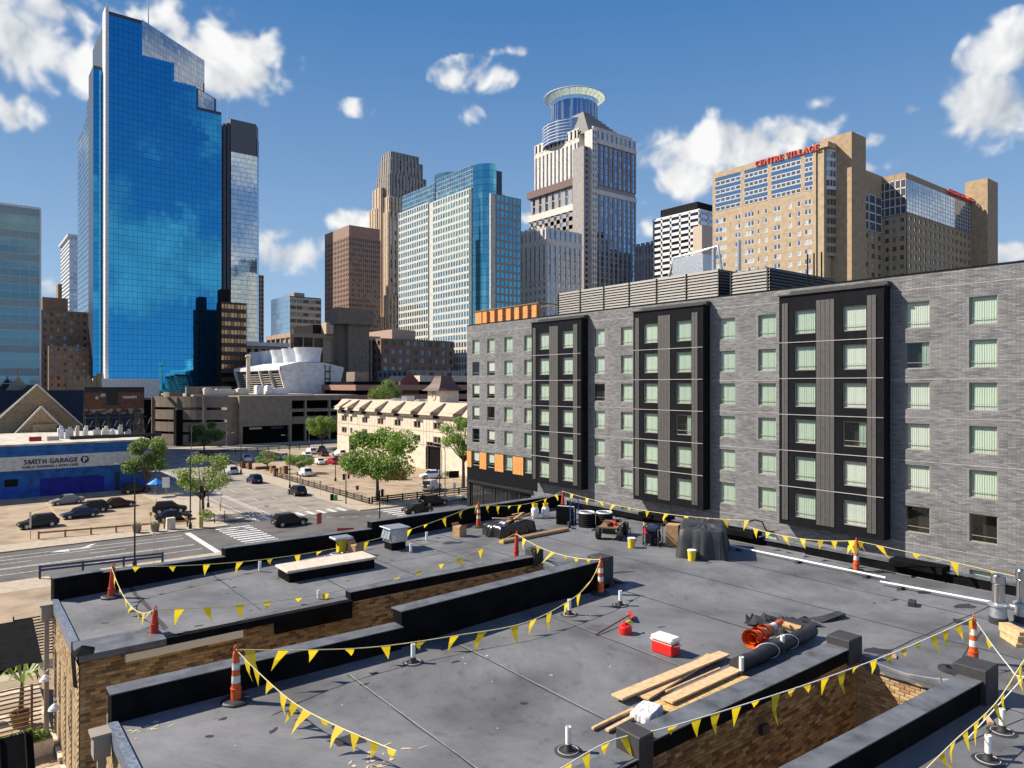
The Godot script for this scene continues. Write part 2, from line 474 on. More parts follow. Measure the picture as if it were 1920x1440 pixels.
func make_world():
	var cam = Camera3D.new()
	cam.name = "camera"
	add_child(cam)
	cam.position = V(0, 18.7, 0)
	cam.rotation_degrees = V(0.086, -38.17, 0)
	cam.fov = rad_to_deg(2.0 * atan(720.0 / 1333.0))
	cam.near = 0.5
	cam.far = 4000.0
	cam.current = true
	var sun = DirectionalLight3D.new()
	sun.name = "sun"
	add_child(sun)
	sun.look_at_from_position(V(0, 0, 0), V(0.695 * 0.755, -0.656, 0.72 * 0.755), Vector3.UP)
	sun.light_energy = 1.6
	sun.light_color = Color(1.0, 0.955, 0.89)
	sun.light_angular_distance = 0.5
	sun.shadow_enabled = true
	var env = Environment.new()
	var sky = Sky.new()
	var sm = PanoramaSkyMaterial.new()
	sm.panorama = ImageTexture.create_from_image(sky_image())
	sm.energy_multiplier = 1.0
	sky.sky_material = sm
	env.background_mode = Environment.BG_SKY
	env.sky = sky
	env.background_energy_multiplier = 0.52
	env.tonemap_mode = Environment.TONE_MAPPER_LINEAR
	env.tonemap_exposure = 1.65
	env.sdfgi_enabled = true
	env.ssao_enabled = true
	env.ssil_enabled = true
	var we = WorldEnvironment.new()
	we.name = "world_environment"
	we.environment = env
	add_child(we)

func sheet(mb: MB, x0, x1, z0, z1, y): mb.quad(V(x0, y, z1), V(x1, y, z1), V(x1, y, z0), V(x0, y, z0))

func strip(mb: MB, a: Vector3, b: Vector3, w: float):
	var s = (b - a).cross(Vector3.UP).normalized() * w * 0.5
	mb.quad(a - s, a + s, b + s, b - s)

# ---------------------------------------------------------------- ground, roads, pavements
func make_ground():
	var g = MB.new()
	sheet(g, -1500, 2500, -3000, 600, -0.13)
	struct("ground", g, M.asphalt)
	g = MB.new()
	sheet(g, 32.3, 47.8, -1200, -99.5, -0.126)
	struct("road", g, M.asphalt2)
	# far cross street
	g = MB.new(); sheet(g, -300, 32.3, -223, -205, -0.126); sheet(g, 47.8, 400, -223, -205, -0.126)
	struct("road", g, M.asphalt2)
	# pavements: raised slabs with kerb faces
	var w = MB.new()
	w.box(V(-120, -0.4, -102.0), V(29.0, 0, -98.0)); w.box(V(25.5, -0.4, -204.0), V(32.3, 0.004, -102.002))
	struct("pavement", w, M.walk)
	w = MB.new()
	w.box(V(47.8, -0.4, -204.5), V(51.4, 0, -97.6)); w.box(V(51.402, -0.4, -101.4), V(84, -0.004, -97.6)); w.box(V(51.402, -0.4, -204.5), V(140, -0.004, -201.6))
	struct("pavement", w, M.walk)
	w = MB.new()
	w.box(V(-120, -0.4, -82.9), V(52, 0, -78.5))
	w.box(V(52.002, -0.4, -84.5), V(90, 0.003, -78.5))
	struct("pavement", w, M.walk)
	w = MB.new()
	w.box(V(47.8, -0.4, -229), V(140, 0, -223.0)); w.box(V(-120, -0.4, -229), V(32.3, 0, -223.0))
	struct("pavement", w, M.walk)
	# parking lots
	w = MB.new(); w.box(V(-120, -0.4, -142.8), V(25.498, -0.01, -102.002))
	struct("parking_lot_ground", w, M.lot)
	w = MB.new(); w.box(V(51.402, -0.4, -201.598), V(83, -0.01, -101.402))
	struct("parking_lot_ground", w, M.lot)
	w = MB.new(); w.box(V(-60, -0.4, -78.498), V(30, -0.01, -28.5))
	struct("alley_ground", w, M.lot)
	# paint
	var p = MB.new()
	for l in [[-60, -96.2, 22.5, -95.4, 0.15], [-60, -94.0, 22.3, -93.6, 0.15], [-60, -90.1, 22.4, -89.4, 0.14], [-60, -89.7, 22.4, -89.0, 0.14], [-60, -86.8, 22.6, -86.4, 0.14]]:
		strip(p, V(l[0], -0.121, l[1]), V(l[2], -0.121, l[3]), l[4])
	for k in 3: strip(p, V(12.0 - k * 9.0, -0.121, -91.8 - k * 0.1), V(15.6 - k * 9.0, -0.121, -91.7 - k * 0.1), 0.13)
	sheet(p, 23.1, 23.8, -96.8, -83.0, -0.121)
	# lane arrow
	p.quad(V(10.2, -0.121, -94.9), V(12.6, -0.121, -94.9), V(12.6, -0.121, -95.2), V(10.2, -0.121, -95.2))
	p.tri(V(8.6, -0.121, -95.0), V(10.4, -0.121, -94.3), V(10.4, -0.121, -95.8))
	p.quad(V(11.6, -0.121, -95.2), V(12.1, -0.121, -95.2), V(13.4, -0.121, -96.9), V(12.8, -0.121, -96.9))
	struct("road_markings", p, M.paint)
	p = MB.new()
	for k in 9: sheet(p, 26.9 + k * 0.05, 31.3, -96.9 + k * 1.32, -96.3 + k * 1.32, -0.121)
	struct("crosswalk_markings", p, M.paint)
	p = MB.new()
	for k in 9: sheet(p, 33.0 + k * 1.62, 33.62 + k * 1.62, -102.3, -99.2, -0.116)
	struct("crosswalk_markings", p, M.paint)
	p = MB.new()
	for k in 8: sheet(p, 50.2, 54.4, -96.6 + k * 1.45, -96.0 + k * 1.45, -0.121)
	struct("crosswalk_markings", p, M.paint)
	p = MB.new()
	for x in [35.7, 36.25]: sheet(p, x, x + 0.16, -190, -103.5, -0.12)
	sheet(p, 33.4, 33.55, -190, -103.5, -0.12)
	for x in [39.0, 42.2]:
		for k in 9: sheet(p, x, x + 0.13, -107.4 - k * 12.2, -104.2 - k * 12.2, -0.12)
	for k in 6: sheet(p, 38.5 + k * 1.6, 39.2 + k * 1.6, -97.5 + k * 0.9, -97.36 + k * 0.9, -0.118)
	struct("lane_markings", p, M.paint)
	p = MB.new()
	for r in [[-116.0, 57, 80], [-132.5, 57, 80], [-150.0, 55, 80], [-166.0, 55, 80]]:
		for k in 9:
			var x: float = lerpf(r[1], r[2], k / 8.0)
			sheet(p, x, x + 0.11, r[0] - 4.8, r[0], -0.004)
	struct("parking_bay_markings", p, M.paint)
	p = MB.new()
	sheet(p, 11.6, 11.75, -139, -119, -0.004); sheet(p, 24.0, 24.1, -138, -127, -0.004)
	struct("lot_markings", p, M.paint_y)
	# tar repairs in the lots and streets
	p = MB.new()
	rng.seed = 5
	for k in 26:
		var a = V(rng.randf_range(53, 80), -0.005, rng.randf_range(-135, -104)) if k < 12 else V(rng.randf_range(-8, 22), -0.005, rng.randf_range(-138, -104)) if k < 20 else V(rng.randf_range(34, 47), -0.119, rng.randf_range(-150, -104))
		var dir = rng.randf_range(0, TAU)
		for j in 5:
			dir += rng.randf_range(-0.6, 0.6)
			var b: Vector3 = a + V(cos(dir), 0, sin(dir)) * rng.randf_range(0.6, 1.6)
			strip(p, a, b, 0.08)
			a = b
	struct("tar_lines", p, M.tar)
	p = MB.new()
	sheet(p, 43.0, 46.5, -97.0, -95.2, -0.12); sheet(p, 38.0, 38.7, -111.0, -110.0, -0.118)
	struct("asphalt_patch", p, M.tar)

# ---------------------------------------------------------------- foreground building
func holes_wall(mb: MB, o: Vector3, u: Vector3, n: Vector3, W: float, H: float, holes: Array, reveal = 0.25):
	# flat wall with rectangular openings (Rect2 in wall coordinates) and their reveals
	var xs = [0.0, W]; var ys = [0.0, H]
	for h in holes:
		xs.append_array([h.position.x, h.end.x]); ys.append_array([h.position.y, h.end.y])
	xs = distinct(xs); ys = distinct(ys)
	var up = Vector3.UP
	for i in xs.size() - 1:
		if xs[i + 1] - xs[i] < 0.001: continue
		var run = -1.0
		for j in ys.size() - 1:
			if ys[j + 1] - ys[j] < 0.001: continue
			var c = Vector2((xs[i] + xs[i + 1]) * 0.5, (ys[j] + ys[j + 1]) * 0.5)
			var open = false
			for h in holes:
				if h.has_point(c): open = true; break
			if not open and run < 0.0: run = ys[j]
			if run >= 0.0 and (open or j == ys.size() - 2):
				var top: float = ys[j] if open else ys[j + 1]
				if top > run: mb.quadn(o + u * xs[i] + up * run, o + u * xs[i + 1] + up * run, o + u * xs[i + 1] + up * top, o + u * xs[i] + up * top, n)
				run = -1.0
	for h in holes:
		var a = o + u * h.position.x + up * h.position.y; var b = o + u * h.end.x + up * h.position.y
		var c = o + u * h.end.x + up * h.end.y; var d = o + u * h.position.x + up * h.end.y
		var k = -n * reveal
		mb.quadn(a, a + k, b + k, b, up); mb.quadn(d, d + k, c + k, c, -up); mb.quadn(a, a + k, d + k, d, u); mb.quadn(b, b + k, c + k, c, -u)

func distinct(a: Array) -> Array:
	a.sort()
	var out = []
	for v in a:
		if out.is_empty() or v - out[-1] > 0.001: out.append(v)
	return out

func brick_mesh(l: float, h: float, d: float) -> ArrayMesh:
	# front and four bevelled sides, lying in the xy plane, facing +z
	var key = "brick%.3f_%.3f" % [l, h]
	if C.has(key): return C[key]
	var m = MB.new()
	var b = minf(d * 0.5, 0.006)
	var x = l * 0.5; var y = h * 0.5
	var f = [V(-x + b, -y + b, d), V(x - b, -y + b, d), V(x - b, y - b, d), V(-x + b, y - b, d)]
	var r = [V(-x, -y, d - b), V(x, -y, d - b), V(x, y, d - b), V(-x, y, d - b)]
	var k = [V(-x, -y, 0), V(x, -y, 0), V(x, y, 0), V(-x, y, 0)]
	m.quad(f[0], f[1], f[2], f[3])
	for i in 4:
		var j = (i + 1) % 4
		m.quad(r[i], r[j], f[j], f[i]); m.quad(k[i], k[j], r[j], r[i])
	C[key] = m.mesh()
	return C[key]

func brickwork(parent: Node3D, o: Vector3, u: Vector3, n: Vector3, W: float, H: float, bl: float, bh: float, keep: Callable, nearest: int, tones: Array, mats: Array, copy_mat: Material, proud = 0.012, seed_ = 1):
	# courses of single bricks; those nearest the lens are parts, the rest one mass of copies
	rng.seed = seed_
	var mesh = brick_mesh(bl - 0.012, bh - 0.011, proud)
	var half = brick_mesh(bl * 0.5 - 0.012, bh - 0.011, proud)
	var bas = Basis(u, Vector3.UP, n)
	var all = []
	for r in int(H / bh):
		var off = bl * (0.5 if r % 2 else 0.0)
		for c in int(W / bl) + 1:
			var p = Vector2(off + (c + 0.5) * bl, (r + 0.5) * bh)
			if p.x + bl * 0.5 > W or not keep.call(p, bl, bh): continue
			var w = o + u * p.x + Vector3.UP * p.y + n * rng.randf_range(-0.003, 0.003)
			all.append([w.distance_squared_to(V(0, 18.7, 0)), Transform3D(bas, w), rng.randi() % tones.size(), rng.randf_range(0.86, 1.12)])
	all.sort_custom(func(a, b): return a[0] < b[0])
	for i in mini(nearest, all.size()): part("brick", mesh, mats[all[i][2] % mats.size()], parent, all[i][1])
	var xf = []; var cols = []
	for i in range(mini(nearest, all.size()), all.size()):
		xf.append(all[i][1])
		var t: Color = tones[all[i][2]]
		cols.append(Color(t.r * all[i][3], t.g * all[i][3], t.b * all[i][3]))
	if xf.size(): copies("brickwork", mesh, xf, cols, copy_mat, parent)

func parapet(o: Node3D, a: Vector3, b: Vector3, y0: float, ya: float, yb: float, th: float, side: int, over = 0.04):
	# membrane-clad parapet from a to b; the roof side is a..b, the thickness goes to 'side'
	var d = (b - a); d.y = 0; d = d.normalized()
	var s = d.cross(Vector3.UP) * side * th
	var m = MB.new()
	var A0 = V(a.x, y0, a.z); var B0 = V(b.x, y0, b.z); var A1 = V(a.x, ya, a.z); var B1 = V(b.x, yb, b.z)
	var out = -s.normalized()
	m.quadn(A0, B0, B1, A1, out); m.quadn(A0 + s, B0 + s, B1 + s, A1 + s, -out)
	m.quadn(A0, A0 + s, A1 + s, A1, -d); m.quadn(B0, B0 + s, B1 + s, B1, d)
	part("parapet", m, M.black, o)
	# the coping: a folded sheet that laps both faces
	var c = MB.new()
	var e = out * over
	var lift = Vector3.UP * 0.025
	var dd = d * 0.03
	var p = [A1 + e - dd, B1 + e + dd, B1 + s - e + dd, A1 + s - e - dd]
	c.quadn(p[0] + lift, p[1] + lift, p[2] + lift, p[3] + lift, Vector3.UP)
	var dn = Vector3.UP * 0.004
	var nr = [out, d, -out, -d]
	for i in 4: c.quadn(p[i] + lift, p[(i + 1) % 4] + lift, p[(i + 1) % 4] + dn, p[i] + dn, nr[i])
	part("coping", c, M.coping, o)
	# laps in the coping sheet
	var L = a.distance_to(b)
	var lap = MB.new()
	var k = 1.9
	while k < L - 0.5:
		var f = k / L
		var q = a.lerp(b, f); q.y = lerpf(ya, yb, f) + 0.029
		lap.quadn(q + e - d * 0.06, q + e + d * 0.06, q + s - e + d * 0.06, q + s - e - d * 0.06, Vector3.UP)
		k += 2.7
	if lap.v.size(): part("coping_lap", lap, M.coping, o).set_meta("kind", "stuff")

func make_roof_building():
	var o = thing("brick_roof_building", "near brown brick building with dark membrane flat roofs and two open light wells", "building")
	# roof slabs (tops at ROOF)
	var roofs = [["roof_deck", LEFT, 16.6, -27.5, -19.62], ["roof_deck", 16.6, 25.75, -28.3, 4.0], ["roof_deck", LEFT, 16.6, -15.75, -8.1], ["roof_deck", LEFT, 16.6, -5.9, 4.0]]
	for r in roofs:
		var m = MB.new()
		var zb = r[3]
		if r[3] < -27:
			m.prism([Vector2(r[1], r[4]), Vector2(r[2], r[4]), Vector2(r[2], -25.2 - (r[2] - LEFT) * 0.1302), Vector2(r[1], -25.2 - (r[1] - LEFT) * 0.1302)], ROOF - 0.3, ROOF)
		else: m.box(V(r[1], ROOF - 0.3, r[3]), V(r[2], ROOF, r[4]))
		part("roof_deck", m, M.roof, o)
	# walls under the roofs
	var w = MB.new()
	w.box(V(LEFT + 0.02, -0.2, -15.7), V(16.58, ROOF - 0.3, -8.12)); w.box(V(LEFT + 0.02, -0.2, -5.88), V(16.58, ROOF - 0.3, 4))
	w.prism([Vector2(LEFT + 0.02, -19.62), Vector2(16.58, -19.62), Vector2(16.58, -26.9), Vector2(LEFT + 0.02, -25.1)], -0.2, ROOF - 0.3)
	w.prism([Vector2(16.6, 4), Vector2(25.6, 4), Vector2(25.6, -28.1), Vector2(16.6, -26.95)], -0.2, ROOF - 0.3)
	part("wall_core", w, M.mortar, o)
	# rear parapet in three steps
	var rz = func(x): return -24.9 - (x - LEFT) * 0.1302
	parapet(o, V(LEFT, 0, rz.call(LEFT)), V(3.6, 0, rz.call(3.6)), ROOF - 0.3, 12.97, 12.95, 0.36, -1)
	parapet(o, V(3.63, 0, rz.call(3.63)), V(7.4, 0, rz.call(7.4)), ROOF - 0.3, 12.9, 12.73, 0.3, -1)
	parapet(o, V(7.43, 0, rz.call(7.43)), V(13.4, 0, rz.call(13.4)), ROOF - 0.3, 13.02, 12.82, 0.3, -1)
	parapet(o, V(13.43, 0, rz.call(13.43)), V(25.4, 0, rz.call(25.4)), ROOF - 0.3, 13.1, 12.88, 0.32, -1)
	# middle wing: parapet along the first well, low then high
	parapet(o, V(LEFT, 0, -15.2), V(8.55, 0, -15.2), ROOF - 0.3, 12.86, 12.82, 0.38, -1)
	parapet(o, V(8.6, 0, -15.3), V(16.55, 0, -16.0), ROOF - 0.3, 13.17, 13.12, 0.38, -1)
	# rear wing edge along the first well
	parapet(o, V(9.3, 0, -19.95), V(16.4, 0, -19.95), ROOF - 0.06, 12.53, 12.53, 0.36, 1)
	var e = MB.new()
	e.box(V(LEFT - 0.03, ROOF - 0.14, -19.64), V(9.28, ROOF + 0.035, -19.4))
	e.box(V(7.0, ROOF - 0.48, -19.58), V(9.28, ROOF - 0.142, -19.44))
	part("edge_flashing", e, M.black, o)
	e = MB.new(); e.box(V(3.3, ROOF - 0.34, -19.56), V(6.1, ROOF - 0.145, -19.38))
	part("wood_nailer", e, mat(lin(0.8, 0.68, 0.47), 0.8), o)
	e = MB.new(); e.box(V(2.32, ROOF - 0.1, -20.5), V(4.2, ROOF + 0.06, -19.32))
	part("edge_wrap", e, M.coping, o)
	e = MB.new()
	e.tri(V(2.24, 12.36, -19.32), V(2.6, 12.37, -19.26), V(2.42, 12.52, -19.6)); e.tri(V(2.24, 12.36, -19.32), V(2.42, 12.52, -19.6), V(2.2, 12.32, -19.8)); e.tri(V(2.6, 12.37, -19.26), V(2.7, 12.37, -19.75), V(2.42, 12.52, -19.6))
	e.quad(V(2.2, 12.32, -19.8), V(2.24, 11.55, -19.66), V(2.3, 11.6, -19.36), V(2.24, 12.36, -19.32))
	part("folded_corner", e, M.black, o)
	# second well: edges
	parapet(o, V(4.0, 0, -8.5), V(9.3, 0, -8.5), ROOF - 0.1, 12.42, 12.42, 0.42, 1)
	parapet(o, V(9.35, 0, -8.48), V(16.1, 0, -8.48), ROOF + 0.04, 12.64, 12.64, 0.42, 1)
	for q in [[9.18, 12.5, -8.28, 0.36, 0.62, 0.56], [16.4, 12.56, -8.28, 0.6, 0.58, 0.56], [16.4, 12.78, -16.25, 0.6, 0.86, 0.6], [16.55, 12.5, -19.75, 0.42, 0.56, 0.56], [16.5, 12.62, -5.6, 0.66, 0.76, 0.62]]:
		e = MB.new(); e.obox(at(q[0], q[1], q[2]), V(q[3], q[4], q[5]), 0.02)
		part("corner_block", e, M.seam, o)
	parapet(o, V(4.0, 0, -6.0), V(16.2, 0, -5.4), ROOF - 0.3, 12.76, 12.76, 0.36, -1)
	# the ends of both wells: membrane hanging over the brick
	for q in [[-8.0, -5.95, 16.6], [-19.4, -15.8, 16.6]]:
		var dr = MB.new()
		var n = 9
		var rows = []
		for k in 4:
			var rg = []
			for i in n:
				var f = float(i) / (n - 1)
				var sag = sin(f * PI) * 0.16
				var y: float = ROOF + 0.14 - sag * 0.9 + 0.1 * f
				if k == 0: rg.append(V(q[2] + 0.5, ROOF + 0.01, lerpf(q[0], q[1], f)))
				elif k == 1: rg.append(V(q[2] + 0.02, y, lerpf(q[0], q[1], f)))
				elif k == 2: rg.append(V(q[2] - 0.05, y - 0.03, lerpf(q[0], q[1], f)))
				else: rg.append(V(q[2] - 0.045 - 0.03 * sin(i * 2.1), y - (0.26 + 0.07 * sin(i * 1.7 + q[0])), lerpf(q[0], q[1], f)))
			rows.append(rg)
		dr.ring(rows, false)
		part("hanging_membrane", dr, M.coping, o)
	# hotel-side kerb
	parapet(o, V(25.35, 0, -27.6), V(25.35, 0, -16.2), ROOF - 0.3, 12.62, 12.62, 0.35, -1)
	parapet(o, V(25.35, 0, -14.3), V(25.35, 0, 3.9), ROOF - 0.3, 12.6, 12.6, 0.35, -1)
	parapet(o, V(25.5, 0, -16.17), V(25.5, 0, -14.33), ROOF - 0.3, 12.5, 12.5, 0.25, -1)
	for z in [-21.6, -17.2, -10.3]:
		e = MB.new(); e.obox(at(25.42, 12.66, z), V(0.62, 0.26, 1.7), 0.03)
		part("kerb_cover", e, M.black, o)
	# left edge metal
	e = MB.new(); e.box(V(LEFT - 0.06, ROOF - 0.22, -24.9), V(LEFT + 0.1, ROOF + 0.07, -20.5)); e.box(V(LEFT - 0.06, ROOF - 0.22, -15.15), V(LEFT + 0.1, ROOF + 0.07, 3.5))
	part("gravel_stop", e, M.coping_blue, o)
	# brick faces -------------------------------------------------
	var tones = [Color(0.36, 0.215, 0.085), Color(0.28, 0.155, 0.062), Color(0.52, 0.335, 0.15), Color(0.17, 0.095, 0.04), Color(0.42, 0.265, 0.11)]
	var mats = []
	for i in 5: mats.append(M["brick%d" % i])
	var arch = func(p, l, h): return not (absf(p.x - 8.2) < 0.75 and p.y < 2.05 + sqrt(maxf(0.0, 0.5625 - pow(p.x - 8.2, 2))) * 0.5 and p.y > 0.3)
	var bw = part("brick_wall", plane_wall(V(LEFT + 0.02, 0, -8.09), 14.2, 12.36), M.mortar, o)
	brickwork(bw, V(LEFT + 0.02, 8.6, -8.088), V(1, 0, 0), V(0, 0, 1), 14.2, 3.75, 0.215, 0.078, arch, 300, tones, mats, M.brick_copies, 0.012, 3)
	bw = part("brick_wall", plane_wall(V(LEFT + 0.02, 0, -19.6), 14.2, 12.28), M.mortar, o)
	brickwork(bw, V(LEFT + 0.02, 8.0, -19.598), V(1, 0, 0), V(0, 0, 1), 14.2, 4.28, 0.215, 0.078, func(_p, _l, _h): return true, 300, tones, mats, M.brick_copies, 0.012, 4)
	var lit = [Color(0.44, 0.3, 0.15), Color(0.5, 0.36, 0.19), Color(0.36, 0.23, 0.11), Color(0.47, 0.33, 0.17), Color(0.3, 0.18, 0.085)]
	var wm = MB.new(); wm.quadn(V(16.58, 0, -8.1), V(16.58, 0, -5.9), V(16.58, 12.3, -5.9), V(16.58, 12.3, -8.1), V(-1, 0, 0))
	bw = part("brick_wall", wm, M.mortar, o)
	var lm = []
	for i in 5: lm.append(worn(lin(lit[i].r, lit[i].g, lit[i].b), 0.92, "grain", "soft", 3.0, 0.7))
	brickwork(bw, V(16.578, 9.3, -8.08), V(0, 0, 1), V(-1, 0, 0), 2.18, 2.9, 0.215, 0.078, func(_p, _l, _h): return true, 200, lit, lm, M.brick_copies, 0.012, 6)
	wm = MB.new(); wm.quadn(V(16.58, 0, -19.6), V(16.58, 0, -15.7), V(16.58, 12.3, -15.7), V(16.58, 12.3, -19.6), V(-1, 0, 0))
	bw = part("brick_wall", wm, M.mortar, o)
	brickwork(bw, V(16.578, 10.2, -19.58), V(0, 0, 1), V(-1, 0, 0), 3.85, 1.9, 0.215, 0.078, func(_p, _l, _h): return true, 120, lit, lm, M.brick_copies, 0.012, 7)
	# left faces, lit by the sun, with tall arched windows
	for q in [[-24.9, -19.6], [-15.7, -8.1]]:
		var holes = []
		var Wd: float = q[1] - q[0]
		for c in [0.8, 1.75, 3.0, 4.2]:
			for r in [1.2, 5.0, 8.6]: holes.append(Rect2(c - 0.3, r, 0.62, 2.4))
		wm = MB.new()
		holes_wall(wm, V(LEFT, 0, q[0]), V(0, 0, 1), V(-1, 0, 0), Wd, ROOF - 0.22, holes, 0.3)
		bw = part("brick_wall", wm, M.mortar, o)
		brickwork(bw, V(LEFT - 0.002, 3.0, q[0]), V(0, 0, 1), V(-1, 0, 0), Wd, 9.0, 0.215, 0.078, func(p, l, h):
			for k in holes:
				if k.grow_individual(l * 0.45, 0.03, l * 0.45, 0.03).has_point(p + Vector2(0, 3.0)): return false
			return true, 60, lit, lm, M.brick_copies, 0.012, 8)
		for h in holes:
			if h.position.y < 4.0: continue
			var wn = MB.new()
			var z0: float = q[0] + h.position.x
			wn.box(V(LEFT + 0.2, h.position.y, z0), V(LEFT + 0.26, h.end.y, z0 + 0.62))
			var ww = part("window", wn, M.carglass, o)
			var fr = MB.new()
			fr.box(V(LEFT + 0.16, h.position.y, z0), V(LEFT + 0.199, h.end.y, z0 + 0.06)); fr.box(V(LEFT + 0.16, h.position.y, z0 + 0.56), V(LEFT + 0.199, h.end.y, z0 + 0.62)); fr.box(V(LEFT + 0.161, h.position.y + 1.15, z0 + 0.061), V(LEFT + 0.198, h.position.y + 1.22, z0 + 0.559))
			part("frame", fr, M.dark, ww)
			var sl = MB.new(); sl.box(V(LEFT - 0.1, h.position.y - 0.12, z0 - 0.08), V(LEFT + 0.2, h.position.y - 0.003, z0 + 0.7))
			part("sill", sl, M.offwhite, ww)
	# scuppers and downspouts
	for z in [-24.72, -15.0]:
		var s = MB.new()
		s.box(V(LEFT - 0.34, ROOF - 0.42, z - 0.16), V(LEFT - 0.065, ROOF - 0.02, z + 0.16)); s.box(V(LEFT - 0.38, ROOF - 0.02, z - 0.2), V(LEFT - 0.061, ROOF + 0.03, z + 0.2))
		s.box(V(LEFT - 0.26, 0, z - 0.055), V(LEFT - 0.14, ROOF - 0.43, z + 0.055))
		part("downspout", s, M.concrete, o)
	# roof seams
	var lines = []
	for x in [4.4, 6.88, 9.67, 12.22, 14.75]: lines.append([x, -20.3, x, -25.4 - (x - 4.4) * 0.13, 0.035 if x > 5 else 0.13])
	lines.append_array([[12.3, -22.9, 16.5, -23.0, 0.03], [14.8, -24.6, 24.0, -24.7, 0.035], [16.5, -7.9, 24.6, -7.6, 0.04], [17.5, -6.4, 21.0, -7.0, 0.05], [8.0, -3.2, 25.0, -3.3, 0.04]])
	for x in [6.85, 9.8, 13.0, 16.4, 19.6, 22.2]: lines.append([x, -14.6 if x < 16.0 else -26.0, x, -8.9 if x < 16.0 else 3.0, 0.04])
	for k in lines.size():
		var q = lines[k]
		var sm = MB.new()
		seam(sm, V(q[0], ROOF + 0.004 + k * 0.0001, q[1]), V(q[2], ROOF + 0.004 + k * 0.0001, q[3]), q[4], k + 3)
		part("membrane_seam", sm, M.seam, o)
	for x in [6.88, 9.83, 13.03, 25.2]:
		var sm = MB.new()
		if x > 20: seam(sm, V(x, ROOF + 0.007, -27), V(x, ROOF + 0.007, 3), 0.03, 8, 0.02)
		else: seam(sm, V(x, ROOF + 0.007, -14.6), V(x, ROOF + 0.007, -8.9), 0.013, int(x * 7), 0.005)
		part("seam_caulk", sm, M.seam_light, o)
	# patches, stains of bitumen and worn-through spots
	var pm = MB.new()
	rng.seed = 9
	for k in 70:
		var reg: Array = [[2.8, 16, -24.5, -20], [3, 16, -14.5, -9], [17, 25, -26, 0], [11, 25, -5, 0]][k % 4]
		blob(pm, V(rng.randf_range(reg[0], reg[1]), ROOF + 0.005, rng.randf_range(reg[2], reg[3])), rng.randf_range(0.04, 0.16), rng.randf_range(0.02, 0.07), rng.randf_range(-0.6, 0.6))
	for q in [[21.4, -7.6, 0.34, 0.28], [18.0, -16.8, 0.5, 0.12], [15.9, -24.2, 0.5, 0.3], [23.0, -8.1, 0.5, 0.25], [5.6, -11.9, 0.4, 0.22], [23.6, -9.4, 0.35, 0.2], [17.5, -8.0, 0.4, 0.22]]:
		blob(pm, V(q[0], ROOF + 0.0055, q[1]), q[2], q[3], 0.4)
	part("bitumen_patch", pm, M.patch, o).set_meta("kind", "stuff")
	pm = MB.new()
	for k in 60:
		var c = V(5.6, 0, -10.8) if k < 26 else V(2.75, 0, -14.6) if k < 38 else V(9.5, 0, -11.5)
		var sp = 0.55 if k < 26 else 0.25 if k < 38 else 3.5
		blob(pm, V(c.x + rng.randfn(0, sp), ROOF + 0.007, c.z + rng.randfn(0, sp * 0.55)).clamp(V(2.5, 0, -14.9), V(16, 20, -8.9)), rng.randf_range(0.02, 0.13) if k < 38 else rng.randf_range(0.012, 0.035), rng.randf_range(0.01, 0.05), rng.randf_range(-0.8, 0.8))
	part("worn_spot", pm, M.peel, o).set_meta("kind", "stuff")

func plane_wall(o: Vector3, W: float, H: float) -> MB:
	var m = MB.new()
	m.quad(o, o + V(W, 0, 0), o + V(W, H, 0), o + V(0, H, 0))
	return m

func seam(mb: MB, a: Vector3, b: Vector3, w: float, sd: int, waver = 0.02):
	# a slightly wavering lap line
	var r = RandomNumberGenerator.new()
	r.seed = sd
	var n = maxi(4, int(a.distance_to(b) / 0.6))
	var s = (b - a).cross(Vector3.UP).normalized()
	var p = a
	var pw = w
	for i in range(1, n + 1):
		var q = a.lerp(b, float(i) / n) + s * r.randf_range(-waver, waver)
		var qw = w * r.randf_range(0.6, 1.25)
		mb.quadn(p - s * pw * 0.5, p + s * pw * 0.5, q + s * qw * 0.5, q - s * qw * 0.5, Vector3.UP)
		p = q; pw = qw

func blob(mb: MB, c: Vector3, rx: float, rz: float, turn: float):
	var n = 9
	var pts = []
	for i in n:
		var a = TAU * i / n
		var k = rng.randf_range(0.55, 1.15)
		var q = Vector2(cos(a) * rx * k, sin(a) * rz * k).rotated(turn)
		pts.append(c + V(q.x, 0, q.y))
	for i in n: mb.tri(c, pts[(i + 1) % n], pts[i])

# ---------------------------------------------------------------- hotel across the alley
func pleats(w: float, h: float, n: int, amp: float) -> ArrayMesh:
	var key = "pl%.2f_%.2f_%d" % [w, h, n]
	if C.has(key): return C[key]
	var m = MB.new()
	var rows = [[], []]
	for i in n * 4 + 1:
		var f = float(i) / (n * 4)
		var d = amp * sin(f * n * TAU) * (0.75 + 0.25 * sin(f * 17.0))
		rows[0].append(V(-w * 0.5 + f * w, 0, d)); rows[1].append(V(-w * 0.5 + f * w, h, d * 0.8))
	m.ring(rows, false)
	C[key] = m.mesh()
	return C[key]

